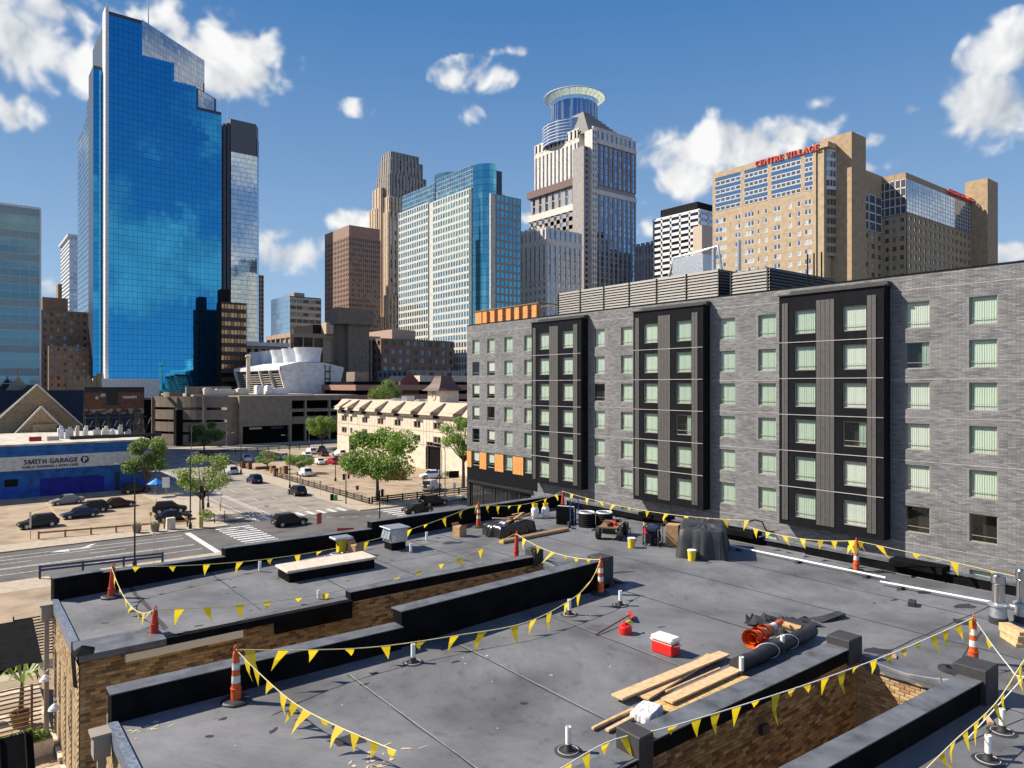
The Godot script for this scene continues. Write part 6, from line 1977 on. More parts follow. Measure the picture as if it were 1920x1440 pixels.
	lc.basis = Basis(Vector3.UP, 0.1) * Basis(Vector3(0, 0, 1), -PI / 2 + 0.03) * Basis().scaled(V(1.25, 1.6, 1.25))
	for k in 3:
		m = MB.new(); m.lathe(V(0, 0.02 + k * 0.2, 0), [[0.19 - k * 0.015, 0], [0.175 - k * 0.015, 0.03], [0.13 - k * 0.01, 0.17], [0.12 - k * 0.01, 0.18]], 16)
		part("nested_rim", m, M.cone, lc)
	# roll of membrane
	o = thing("membrane_roll", "long black roll of roofing membrane tied with white cord", "roofing roll", V(15.4, R, -9.42), 0.045)
	m = MB.new()
	var pth = []; var rad = []
	for k in 12:
		pth.append(V(-1.75 + k * 0.32, 0.17 + 0.012 * sin(k * 1.7), 0.02 * sin(k * 0.9))); rad.append(0.165 + 0.012 * sin(k * 2.3))
	m.tube(pth, rad, 16)
	part("roll", m, M.rubber, o)
	for x in [-0.4, 0.5]:
		m = MB.new()
		var c = []
		for k in 17: c.append(V(x + 0.22 * sin(TAU * k / 16.0), 0.17 + 0.185 * cos(TAU * k / 16.0), 0.185 * sin(TAU * k / 16.0)))
		m.tube(c, 0.012, 5, false)
		part("tie", m, M.rope_w, o)
	# scraps
	o = thing("membrane_scrap_heap", "crumpled heap of black membrane scraps with a cardboard core", "roofing scrap", V(17.3, R, -10.5))
	crumple(o, 0.9, 0.9, 0.3, 4, M.tarp, "scrap", at(-0.15, 0, -0.3, 0.4))
	crumple(o, 1.0, 0.7, 0.16, 8, M.tarp, "scrap", at(0.5, 0, 0.25, -0.5))
	crumple(o, 0.7, 0.6, 0.13, 12, M.rubber, "scrap", at(-0.55, 0, 0.15, 0.9))
	m = MB.new(); m.lathe(V(0, 0, 0), [[0.09, 0], [0.09, 0.5], [0.075, 0.5], [0.075, 0.4]], 14)
	part("cardboard_core", m, M.card, o, Transform3D(Basis(Vector3.RIGHT, PI / 2) , V(-0.1, 0.1, 0.2)))
	o = thing("folded_membrane", "flat folded strip of black membrane right of the scrap heap", "roofing scrap", V(18.85, R, -9.95))
	for k in 4:
		m = MB.new(); m.obox(Transform3D(Basis(Vector3.UP, -0.3 + k * 0.05) * Basis(V(0, 0, 1), 0.02 * k), V(0.03 * k, 0.02 + k * 0.024, 0.02 * k)), V(0.95 - k * 0.06, 0.012, 0.42 - k * 0.05), 0.004)
		part("fold", m, M.tarp, o)
	# lumber
	plank("longest bare plank on the lumber pile, farthest from the well", V(10.5, R + 0.12, -9.95), V(14.2, R + 0.12, -10.02), 0.3, 0.045, M.wood2)
	plank("long pale plank half under the longest plank", V(11.0, R + 0.06, -9.7), V(14.0, R + 0.06, -10.2), 0.28, 0.045, M.wood)
	plank("shorter plank lying on the sheet of board next to the well", V(11.2, R + 0.1, -9.25), V(13.75, R + 0.1, -9.33), 0.28, 0.045, M.wood2)
	plank("speckled sheet of board lying beside the well coping", V(10.9, R + 0.03, -9.2), V(13.65, R + 0.03, -9.15), 0.55, 0.02, M.osb, "board_sheet", "board")
	plank("dark green edged sheet under the speckled board", V(10.95, R + 0.012, -9.12), V(13.6, R + 0.012, -9.05), 0.62, 0.016, mat(lin(0.03, 0.09, 0.05), 0.7), "board_sheet", "board")
	plank("thin stick poking out of the near end of the lumber", V(9.3, R + 0.05, -9.42), V(10.5, R + 0.05, -9.5), 0.07, 0.05, M.wood, "stick", "wood stick")
	plank("thin stick nearest the well at the lumber's near end", V(9.45, R + 0.05, -9.2), V(10.55, R + 0.05, -9.3), 0.09, 0.05, M.wood2, "stick", "wood stick")
	plank("thin batten showing between the planks of the lumber", V(11.6, R + 0.06, -9.6), V(13.5, R + 0.06, -9.64), 0.05, 0.04, M.wood, "stick", "wood stick")
	o = thing("white_sack", "crumpled white sack at the near end of the lumber", "sack", V(10.55, R, -9.2), 0.3)
	part("sack", draped(0.62, 0.42, 0.17, 5, 0.05), worn(lin(0.68, 0.67, 0.63), 0.8, "strong", "soft", 2.0, 0.8, 0.0, true), o)
	# small white-striped sample card and litter
	o = thing("striped_sheet", "black sheet with three white stripes beside the near well coping", "sheet", V(15.97, R, -8.78), 0.1)
	m = MB.new(); m.obox(at(0, 0.01, 0), V(0.62, 0.012, 0.2), 0.003)
	part("sheet", m, M.rubber, o)
	for k in 3:
		m = MB.new(); m.obox(at(-0.2 + k * 0.2, 0.02, 0, 0.3), V(0.05, 0.006, 0.26))
		part("stripe", m, M.pvc, o)
	# flat skylight
	o = thing("flat_skylight", "long low roof hatch with tan top on the rear roof wing", "roof hatch", V(10.05, R, -23.05))
	m = MB.new(); m.box(V(-1.5, 0, -0.5), V(1.55, 0.3, 0.5))
	part("kerb", m, M.black, o)
	m = MB.new(); m.obox(at(0.02, 0.35, 0), V(3.2, 0.09, 1.12), 0.02)
	part("lid", m, worn(lin(0.6, 0.5, 0.4), 0.7, "grain", "soft", 1.0, 0.3), o)
	# roof fan
	o = thing("roof_fan", "grey sheet metal roof fan box with louvred hoods near the rear parapet", "roof fan", V(13.62, R, -24.75))
	m = MB.new(); m.obox(at(0, 0.15, 0), V(0.62, 0.3, 0.62), 0.02)
	part("kerb", m, M.black, o)
	m = MB.new(); m.obox(at(0, 0.55, 0), V(0.72, 0.52, 0.72), 0.02)
	part("housing", m, M.galv, o)
	m = MB.new(); m.obox(at(0, 0.84, 0), V(0.9, 0.06, 0.9), 0.02)
	part("cap", m, M.galv, o)
	for k in 3:
		m = MB.new(); m.quad(V(-0.46, 0.45, -0.3 + k * 0.22), V(-0.46, 0.45, -0.12 + k * 0.22), V(-0.36, 0.78, -0.12 + k * 0.22), V(-0.36, 0.78, -0.3 + k * 0.22))
		part("louvre_hood", m, M.galv, o)
	# small unit with cables and its carton
	o = thing("small_roof_unit", "small pale junction unit with coiled cables by the rear parapet", "equipment", V(11.6, R, -25.25))
	m = MB.new(); m.obox(at(0, 0.3, 0), V(0.3, 0.5, 0.3), 0.02)
	part("stand", m, M.yellow, o)
	m = MB.new(); m.obox(at(0, 0.6, 0), V(0.75, 0.1, 0.6), 0.03)
	part("cap", m, M.galv, o)
	for k in 4:
		m = MB.new(); m.tube(circle(V(-0.6 + 0.3 * k, 0.05 + 0.03 * k, 0.35 - 0.1 * (k % 2)), 0.2 + 0.03 * (k % 3), 18), 0.018, 5, false)
		part("cable_coil", m, M.pvc if k < 2 else M.rubber, o)
	for q in [["brown carton beside the small roof unit by the rear parapet", 11.95, -24.75, 0.42, 0.4, 0.3], ["small brown carton standing alone near the rear parapet", 16.9, -25.1, 0.42, 0.42, 0.2], ["tall brown carton between generator and tarp", 22.6, -18.35, 0.5, 0.85, 0.5]]:
		o = thing("carton", q[0], "cardboard box", V(q[1], R, q[2]), q[5])
		m = MB.new(); m.obox(at(0, q[4] * 0.5, 0), V(q[3], q[4], q[3]), 0.006)
		part("box", m, M.card, o)
		m = MB.new(); m.quad(V(-q[3] * 0.5, q[4], q[3] * 0.5), V(q[3] * 0.5, q[4], q[3] * 0.5), V(q[3] * 0.5, q[4] + 0.1, q[3] * 0.75), V(-q[3] * 0.5, q[4] + 0.1, q[3] * 0.75)); m.quad(V(-q[3] * 0.5, q[4], -q[3] * 0.5), V(q[3] * 0.5, q[4], -q[3] * 0.5), V(q[3] * 0.5, q[4] + 0.12, -q[3] * 0.7), V(-q[3] * 0.5, q[4] + 0.12, -q[3] * 0.7))
		part("flap", m, M.card, o)
	# heap of rubbish in black film with scrap wood on top
	o = thing("rubbish_heap", "low heap of black plastic and scrap boards on the rear roof", "rubbish heap", V(18.9, R, -24.3), 0.15)
	part("plastic_film", draped(2.2, 1.3, 0.5, 9, 0.05), mat(lin(0.02, 0.02, 0.02), 0.25), o)
	rng.seed = 14
	for k in 9:
		m = MB.new(); m.obox(Transform3D(Basis(Vector3.UP, rng.randf_range(-0.5, 0.5)) * Basis(V(0, 0, 1), rng.randf_range(-0.12, 0.12)), V(rng.randf_range(-0.3, 0.8), 0.52 + 0.03 * k, rng.randf_range(-0.35, 0.35))), V(rng.randf_range(0.7, 1.4), 0.03, rng.randf_range(0.07, 0.16)), 0.004)
		part("scrap_board", m, [M.timber, M.wood, M.card][k % 3], o)
	for k in 3:
		m = MB.new(); m.tube([V(-1.0, 0.1, 0.2 * k), V(-0.7, 0.4, 0.15 * k), V(-0.4, 0.52, 0.1 * k)], 0.05, 6)
		part("white_strip", m, M.pvc, o)
	o = thing("cardboard_tubes", "two long brown cardboard tubes lying before the rubbish heap", "cardboard tube", V(19.3, R, -23.05), 0.06)
	for k in 2:
		m = MB.new(); m.tube([V(-1.9, 0.07, k * 0.16), V(1.9, 0.07, k * 0.16)], 0.075, 10)
		part("tube", m, M.card, o)
	# propane bottles
	for q in [["propane bottle standing leftmost in the far roof corner", 22.0, -26.2, M.galv], ["propane bottle standing right of its twin in the far corner", 22.5, -26.0, M.galv], ["propane bottle tucked behind the leaning roll stack", 22.6, -25.0, M.galv]]:
		o = thing("propane_bottle", "pale %s" % q[0], "gas bottle", V(q[1], R, q[2]), 0.0, "gas bottles in the far roof corner")
		m = MB.new(); m.lathe(V(0, 0, 0), [[0.14, 0], [0.14, 0.05], [0.19, 0.1], [0.19, 0.42], [0.14, 0.52], [0.04, 0.56]], 14)
		part("bottle", m, M.white, o)
		m = MB.new(); m.lathe(V(0, 0.54, 0), [[0.12, 0], [0.13, 0.16], [0.12, 0.16]], 12)
		part("collar", m, M.yellow, o)
	# leaning black panel, hand truck, two condensers
	o = thing("leaning_panels", "stack of dark panels with white edges standing upright in the far corner", "panel stack", V(22.2, R, -24.2), 0.5)
	for k in 5:
		m = MB.new(); m.obox(Transform3D(Basis(V(0, 0, 1), 0.06), V(-0.25 + k * 0.12, 0.42, 0)), V(0.06, 0.84, 0.8), 0.01)
		part("panel", m, M.pvc if k == 2 else M.black, o)
	o = thing("hand_truck", "blue hand truck standing by the condensers in the far corner", "hand truck", V(21.95, R, -23.35), -0.5)
	m = MB.new()
	for s in [-0.2, 0.2]: m.tube([V(s, 0.15, 0), V(s, 1.15, -0.1), V(s * 0.6, 1.3, -0.18)], 0.025, 7)
	for y in [0.35, 0.6, 0.85, 1.1]: m.tube([V(-0.2, y, -0.03), V(0.2, y, -0.03)], 0.02, 6)
	m.box(V(-0.22, 0.03, 0.0), V(0.22, 0.05, 0.28))
	part("frame", m, M.blue, o)
	for s in [-0.26, 0.26]:
		m = MB.new(); m.tube([V(s - 0.04, 0.14, -0.06), V(s + 0.04, 0.14, -0.06)], 0.14, 14)
		part("wheel", m, M.tyre, o)
	for q in [["dark condenser unit left of its twin", 22.35, -23.0], ["dark condenser unit right of its twin, next to the cart", 22.95, -22.5]]:
		o = thing("condenser_unit", q[0], "condenser", V(q[1], R, q[2]), 0.3, "condenser units in the far corner")
		m = MB.new(); m.lathe(V(0, 0.06, 0), [[0.38, 0], [0.38, 0.58], [0.36, 0.62]], 10)
		part("casing", m, M.black, o)
		m = MB.new(); m.tube(circle(V(0, 0.69, 0), 0.33, 18), 0.045, 6, false)
		part("top_ring", m, M.pvc, o)
		for k in 6:
			m = MB.new(); m.tube(circle(V(0, 0.13 + k * 0.09, 0), 0.39, 10), 0.012, 4, false)
			part("guard_wire", m, M.iron, o)
		m = MB.new(); m.box(V(-0.5, 0, -0.5), V(0.5, 0.06, 0.5))
		part("pad", m, M.galv, o)
	# four wheeled cart
	o = thing("roof_cart", "four wheeled flat cart loaded with tools before the hotel side kerb", "cart", V(21.9, R, -21.0), 0.55)
	m = MB.new(); m.obox(at(0, 0.52, 0), V(1.7, 0.07, 0.8), 0.01)
	part("bed", m, M.timber, o)
	for x in [-0.62, 0.62]:
		m = MB.new(); m.tube([V(x, 0.27, -0.45), V(x, 0.27, 0.45)], 0.03, 6); m.obox(at(x, 0.4, 0), V(0.08, 0.2, 0.5))
		part("axle", m, M.iron, o)
		for z in [-0.45, 0.45]:
			var wh = MB.new(); wh.tube([V(0, 0, -0.08), V(0, 0, 0.08)], 0.27, 18)
			var wp = part("wheel", wh, M.tyre, o, at(x, 0.27, z))
			wh = MB.new(); wh.tube([V(0, 0, -0.09), V(0, 0, 0.09)], 0.13, 14)
			part("hub", wh, M.timber, wp)
	m = MB.new(); m.tube([V(0.85, 0.5, 0), V(1.5, 0.2, 0.25)], 0.022, 6)
	part("drawbar", m, M.pvc, o)
	for k in 5:
		m = MB.new(); m.obox(at(-0.5 + k * 0.25, 0.62, 0.1 * sin(k * 2.0), k * 0.7), V(0.5, 0.12, 0.1), 0.01)
		part("tool", m, [M.iron, M.red, M.timber, M.dark, M.galv][k], o)
	o = thing("red_shovel", "red bladed scraper and sticks lying behind the cart", "tools", V(23.6, R, -20.7), 0.8)
	m = MB.new(); m.tube([V(-0.9, 0.12, 0), V(0.8, 0.3, 0)], 0.02, 6)
	part("handle", m, M.wood, o)
	m = MB.new(); m.obox(Transform3D(Basis(V(0, 0, 1), 0.3), V(-0.9, 0.25, 0)), V(0.5, 0.04, 0.3), 0.01)
	part("blade", m, M.red, o)
	# buckets
	for q in [["yellow bucket with white lid standing before the flat cart", 21.0, -19.1], ["yellow bucket with white lid against the black tarp", 21.2, -16.35]]:
		o = thing("yellow_bucket", q[0], "bucket", V(q[1], R, q[2]), 0.0, "yellow buckets")
		m = MB.new(); m.lathe(V(0, 0, 0), [[0.13, 0], [0.155, 0.34], [0.165, 0.34], [0.165, 0.37]], 18)
		part("pail", m, M.yellow, o)
		m = MB.new(); m.lathe(V(0, 0.37, 0), [[0.165, 0], [0.165, 0.02], [0.14, 0.02], [0.001, 0.015]], 18)
		part("lid", m, M.white, o)
		m = MB.new(); m.tube([V(-0.16, 0.3, 0), V(-0.08, 0.2, 0.15), V(0.08, 0.2, 0.15), V(0.16, 0.3, 0)], 0.007, 5)
		part("handle", m, M.galv, o)
	# generator
	o = thing("generator", "black portable generator in a tube frame left of the carton", "generator", V(22.1, R, -18.95), 0.5)
	m = MB.new()
	for z in [-0.3, 0.3]: m.tube([V(-0.45, 0.06, z), V(-0.45, 0.75, z), V(0.45, 0.75, z), V(0.45, 0.06, z), V(-0.45, 0.06, z)], 0.025, 7)
	for x in [-0.45, 0.45]: m.tube([V(x, 0.75, -0.3), V(x, 0.75, 0.3)], 0.025, 6)
	part("frame", m, M.iron, o)
	m = MB.new(); m.obox(at(0, 0.3, 0), V(0.7, 0.42, 0.48), 0.03)
	part("engine", m, M.dark, o)
	m = MB.new(); m.obox(at(0, 0.64, 0), V(0.72, 0.2, 0.5), 0.05)
	part("tank", m, M.navy, o)
	m = MB.new(); m.tube([V(-0.1, 0.32, 0.24), V(-0.1, 0.32, 0.32)], 0.15, 16)
	part("fan_cover", m, M.iron, o)
	# tarp
	o = thing("tarp_covered_heap", "big bulky heap under a black rubber tarp near the hotel side", "tarp", V(22.7, R, -17.0), 0.62)
	part("tarp", draped(2.6, 1.7, 1.08, 3, 0.1), M.tarp, o)
	crumple(o, 1.2, 1.0, 0.12, 3, M.tarp, "tarp_tail", at(1.35, 0, 0.1))
	# conduit and blocks
	var cd = [[23.9, -16.8, 23.9, -10.7], [23.3, -10.6, 23.95, -4.5]]
	for k in 2:
		o = thing("white_conduit", ["upper length of white conduit running along the hotel side roof", "lower length of white conduit running toward the chrome flues"][k], "conduit", V(cd[k][0], R, cd[k][1]))
		var q = cd[k]
		m = MB.new(); m.tube([V(0, 0.12, 0), V(q[2] - q[0], 0.12, q[3] - q[1])], 0.035, 8)
		part("pipe", m, M.pvc, o)
		for f in [0.1, 0.5, 0.9]:
			m = MB.new(); m.obox(at((q[2] - q[0]) * f, 0.045, (q[3] - q[1]) * f), V(0.28, 0.09, 0.14), 0.01)
			part("support_block", m, M.rubber, o)
	m = MB.new(); m.obox(at(0, 0.07, 0), V(0.36, 0.14, 0.2), 0.015)
	solo("rubber_block", m, M.rubber, "single black rubber block lying alone on the hotel side roof", "block", V(21.9, R, -9.06), 0.3)
	for q in [["black corrugated rubber ring lying by the near cone", 17.6, -6.45]]:
		m = MB.new(); m.lathe(V(0, 0, 0), [[0.27, 0], [0.27, 0.05], [0.12, 0.08], [0.1, 0.03]], 16)
		solo("cone_base_ring", m, M.rubber, q[0], "cone base", V(q[1], R, q[2]))
	# chrome flues
	for q in [["wide chrome flue with white collar at the right edge", 22.1, -6.95, 0.15, 1.3], ["slim chrome flue right of the wide one", 22.7, -6.6, 0.12, 1.4]]:
		o = thing("chrome_flue", q[0], "flue", V(q[1], R, q[2]), 0.0, "chrome flues at the right edge")
		m = MB.new(); m.lathe(V(0, 0, 0), [[q[3] * 1.5, 0], [q[3] * 1.5, 0.16], [q[3] * 1.3, 0.18]], 18)
		part("base", m, M.rubber, o)
		m = MB.new(); m.lathe(V(0, 0.16, 0), [[q[3] * 1.35, 0], [q[3] * 1.25, 0.3], [q[3] * 1.7, 0.32], [q[3] * 1.7, 0.36], [q[3], 0.4]], 18)
		part("collar", m, M.galv, o)
		m = MB.new(); m.lathe(V(0, 0.5, 0), [[q[3], 0], [q[3], q[4] - 0.75], [q[3] * 0.95, q[4] - 0.74]], 20)
		part("pipe", m, M.chrome, o)
		m = MB.new(); m.lathe(V(0, q[4] - 0.24, 0), [[q[3] * 1.02, 0], [q[3] * 1.15, 0.03], [q[3] * 1.15, 0.22], [q[3] * 1.0, 0.25], [0.01, 0.27]], 20)
		part("cap", m, M.chrome, o)
	# stacked lumber blocks beside the flues
	for k in 4:
		m = MB.new(); m.obox(at(0, 0, 0), V(0.75, 0.09, 0.28), 0.008)
		solo("lumber_block", m, [M.wood2, M.wood][k % 2], ["lowest short beam of the small stack at the right edge", "second short beam from below in the right edge stack", "third short beam from below in the right edge stack", "topmost short beam of the small stack at the right edge"][k], "short beam", V(20.75 + 0.05 * (k % 2), R + 0.046 + k * 0.092, -6.2), 0.75 + 0.05 * k, "short beams stacked at the right edge")
	# offcuts
	rng.seed = 6
	m = MB.new(); m.obox(at(0, 0.03, 0), V(0.34, 0.06, 0.1), 0.005)
	solo("wood_offcut", m, M.wood, "small wood offcut on the nearest roof by the parapet", "offcut", V(15.5, R, -5.05), 0.6)
	m = MB.new(); m.obox(at(0, 0.02, 0), V(0.26, 0.04, 0.12), 0.01)
	solo("crumpled_wrapper", m, M.card, "small tan crumpled wrapper beyond the near light well", "litter", V(17.4, R, -7.6), 0.4)
	# long stick frame and pole on nearest roof
	m = MB.new(); m.tube([V(0, 0.02, 0), V(4.6, 0.9, 0.2)], 0.012, 5)
	solo("guy_line", m, M.rope_w, "thin white guy line slanting over the nearest roof", "rope", V(14.3, R, -5.0))
	# wall vent in the near well
	m = MB.new(); m.obox(at(0, 0, 0.04), V(0.24, 0.18, 0.1), 0.01)
	solo("wall_vent", m, M.rubber, "small dark vent box on the brick wall of the near light well", "vent", V(12.7, 11.85, -8.07))

func sag(a: Vector3, b: Vector3, s: float, n: int) -> Array:
	var out = []
	for k in n + 1:
		var f = float(k) / n
		out.append(a.lerp(b, f) - V(0, 4.0 * s * f * (1.0 - f), 0))
	return out

# ---------------------------------------------------------------- terrace at the left wall
func make_terrace():
	var y = 8.4
	var m = MB.new(); m.box(V(-3.0, y - 0.3, -31), V(LEFT - 0.02, y, -20.5)); 
	for q in [[-2.8, -30.8], [-2.8, -21], [2.0, -30.8]]: m.box(V(q[0], -0.2, q[1]), V(q[0] + 0.25, y - 0.3, q[1] + 0.25))
	var o = thing("terrace_deck", "raised tan terrace deck along the building's left wall", "terrace")
	part("deck", m, M.lot, o)
	for k in 14:
		var b = MB.new(); b.box(V(-3.0, y + 0.003, -30.9 + k * 0.74), V(LEFT - 0.03, y + 0.03, -30.2 + k * 0.74))
		part("paving_board", b, [M.walk, M.lot, M.peel][k % 3], o)
	y += 0.03
	# trellis
	o = thing("wood_trellis", "rusty brown horizontal slat trellis on the terrace", "trellis", V(1.35, y, -24.4))
	for x in [-0.42, 0.42]:
		m = MB.new(); m.box(V(x - 0.03, 0, -0.03), V(x + 0.03, 1.75, 0.03))
		part("post", m, M.timber, o)
	for k in 13:
		m = MB.new(); m.box(V(-0.65, 0.2 + k * 0.125, 0.032), V(0.65, 0.24 + k * 0.125, 0.055))
		part("slat", m, M.timber, o)
	# planter
	o = thing("trough_planter", "pale trough planter with green plants below the trellis", "planter", V(1.45, y, -23.7))
	m = MB.new(); m.box(V(-0.75, 0, -0.22), V(0.75, 0.42, 0.22))
	part("trough", m, M.offwhite, o)
	part("plants", leaf_mass([[V(0, 0.5, 0), V(0.75, 0.25, 0.25)]], 260, 0.12, 3), M.leaf0, o)
	o = thing("potted_palm", "spiky green palm standing behind the trellis", "plant", V(1.6, y, -26.0))
	m = MB.new(); m.lathe(V(0, 0, 0), [[0.2, 0], [0.28, 0.45], [0.24, 0.45]], 12)
	part("pot", m, M.timber, o)
	m = MB.new(); m.tube([V(0, 0.3, 0), V(0.05, 1.3, 0)], [0.08, 0.05], 7)
	part("trunk", m, M.bark, o)
	rng.seed = 5
	for k in 16:
		m = MB.new()
		var a = TAU * k / 16.0 + rng.randf_range(-0.2, 0.2)
		var d = V(cos(a), 0, sin(a)); var s = V(-d.z, 0, d.x) * 0.05
		var p0 = V(0.05, 1.3, 0); var p1 = p0 + d * 0.45 + V(0, 0.4, 0); var p2 = p0 + d * 0.9 + V(0, 0.25 - rng.randf() * 0.3, 0)
		m.quad(p0 - s * 0.4, p0 + s * 0.4, p1 + s, p1 - s); m.tri(p1 - s, p1 + s, p2)
		part("frond", m, M.leaf2, o)
	# table and chairs
	o = thing("terrace_table", "long pale table on the terrace at the left edge", "table", V(-0.3, y, -26.0))
	m = MB.new(); m.obox(at(0, 0.74, 0), V(0.9, 0.05, 1.9), 0.01)
	part("table_top", m, M.offwhite, o)
	for q in [[-0.38, -0.85], [0.38, -0.85], [-0.38, 0.85], [0.38, 0.85]]:
		m = MB.new(); m.box(V(q[0] - 0.03, 0, q[1] - 0.03), V(q[0] + 0.03, 0.715, q[1] + 0.03))
		part("leg", m, M.iron, o)
	for q in [["pale metal chair on the far side of the terrace table", 0.75, -26.8, -1.3], ["pale metal chair on the near side of the terrace table", 0.6, -25.1, -1.9]]:
		o = thing("terrace_chair", q[0], "chair", V(q[1], y, q[2]), q[3], "chairs on the terrace")
		m = MB.new(); m.obox(at(0, 0.45, 0), V(0.42, 0.03, 0.42), 0.01)
		part("seat", m, M.galv, o)
		m = MB.new(); m.obox(at(0, 0.72, -0.2), V(0.4, 0.36, 0.03), 0.01)
		part("backrest", m, M.galv, o)
		for l in [[-0.18, -0.18], [0.18, -0.18], [-0.18, 0.18], [0.18, 0.18]]:
			m = MB.new(); m.box(V(l[0] - 0.012, 0, l[1] - 0.012), V(l[0] + 0.012, 0.435, l[1] + 0.012))
			part("leg", m, M.galv, o)
	# black awning
	o = thing("dark_awning", "black ribbed awning at the bottom left corner beside the wall", "awning", V(-0.4, 9.6, -21.2))
	m = MB.new(); m.quad(V(-2.5, -0.9, 0.9), V(2.0, -0.9, 0.9), V(2.0, 0.3, -0.6), V(-2.5, 0.3, -0.6))
	part("cloth", m, M.black, o)
	m = MB.new()
	for k in 9: m.tube([V(-2.4 + k * 0.53, -0.88, 0.9), V(-2.4 + k * 0.53, 0.33, -0.6)], 0.025, 5)
	part("rib", m, M.dark, o)
	# alley fence with tarp behind
	o = thing("alley_fence", "dark iron bar fence beyond the terrace in the alley", "fence", V(0, 0, 0))
	for k in 14:
		m = MB.new(); m.box(V(3.2, 0.3 + k * 0.2, -58.0), V(5.4, 0.38 + k * 0.2, -57.95))
		part("rail", m, M.iron, o)
	for x in [3.15, 5.4]:
		m = MB.new(); m.box(V(x, -0.05, -58.05), V(x + 0.08, 3.2, -57.9))
		part("post", m, M.iron, o)
	o = thing("black_shed_tarp", "black tarpaulin covered stall in the alley behind the terrace", "tarp", V(1.8, 0, -50.0))
	m = MB.new(); m.box(V(-4, -0.05, -3), V(1.9, 3.4, 3)); m.quad(V(-4.2, 3.42, 3.2), V(2.1, 3.42, 3.2), V(2.1, 4.2, -3.2), V(-4.2, 4.2, -3.2))
	part("cover", m, M.black, o)
	for z in [-21.6, -23.9]:
		o = thing("wall_lamp", "barn style white lamp on the lit brick wall, %s of the two" % ("nearer" if z > -22 else "farther"), "wall lamp", V(LEFT - 0.02, 10.6, z))
		m = MB.new(); m.tube([V(0, 0, 0), V(-0.18, 0.1, 0), V(-0.28, 0.0, 0), V(-0.28, -0.08, 0)], 0.014, 6)
		part("arm", m, M.galv, o)
		m = MB.new(); m.lathe(V(-0.28, -0.22, 0), [[0.15, 0], [0.12, 0.06], [0.04, 0.14], [0.001, 0.15]], 12)
		part("shade", m, M.white, o)

# ---------------------------------------------------------------- trees
func leaf_mass(blobs: Array, n: int, size: float, sd: int) -> MB:
	# many small leaf faces spread through the blobs: [centre, radii]
	var m = MB.new()
	var r = RandomNumberGenerator.new()
	r.seed = sd
	for k in n:
		var b = blobs[r.randi() % blobs.size()]
		var d = V(r.randfn(), r.randfn(), r.randfn()).normalized()
		var rad = pow(r.randf(), 0.45)
		var c: Vector3 = b[0] + d * rad * b[1]
		var s = size * r.randf_range(0.6, 1.3)
		var nn = (d * 0.8 + V(r.randfn(), r.randfn() + 0.6, r.randfn())).normalized()
		var u = nn.cross(V(r.randfn(), r.randfn(), r.randfn())).normalized()
		var w = nn.cross(u)
		m.quad(c - u * s, c - w * s * 0.5, c + u * s, c + w * s * 0.5)
	return m

func tree(pos: Vector3, h: float, rad: float, label: String, leaf: Material, sd: int, n = 4200, trunk_h = 0.32, flat = 0.72, group = "street trees"):
	var o = thing("street_tree", label, "tree", pos, 0.0, group)
	var r = RandomNumberGenerator.new()
	r.seed = sd
	var th = h * trunk_h
	var m = MB.new()
	var tr = maxf(0.14, h * 0.022)
	m.tube([V(0, -0.1, 0), V(0.05, th * 0.5, 0.02), V(0.02, th, 0), V(0.1, h * 0.62, 0.05)], [tr * 1.3, tr, tr * 0.85, tr * 0.35], 9)
	var blobs = []
	var c0 = V(0, h * 0.5 + th * 0.5, 0)
	blobs.append([c0, V(rad * 0.62, (h - th) * 0.42, rad * 0.62)])
	for k in 11:
		var a = TAU * k / 11.0 + r.randf_range(-0.25, 0.25)
		var yy = r.randf_range(-0.32, 0.36) * (h - th)
		var rr = rad * r.randf_range(0.42, 0.74) * (1.0 - 0.5 * absf(yy) / (h - th))
		var c = c0 + V(cos(a) * rr, yy * 0.95, sin(a) * rr)
		var s = rad * r.randf_range(0.22, 0.38)
		blobs.append([c, V(s, s * flat, s)])
		var st = V(0.02, th * r.randf_range(0.85, 1.05), 0)
		m.tube([st, st.lerp(c, 0.5) + V(0, -0.1 * h * 0.3, 0), c], [tr * 0.55, tr * 0.38, tr * 0.12], 6)
	part("trunk", m, M.bark, o)
	part("crown", leaf_mass(blobs, int(n * 2.2), rad * 0.028 + 0.04, sd + 1), leaf, o)
	return o

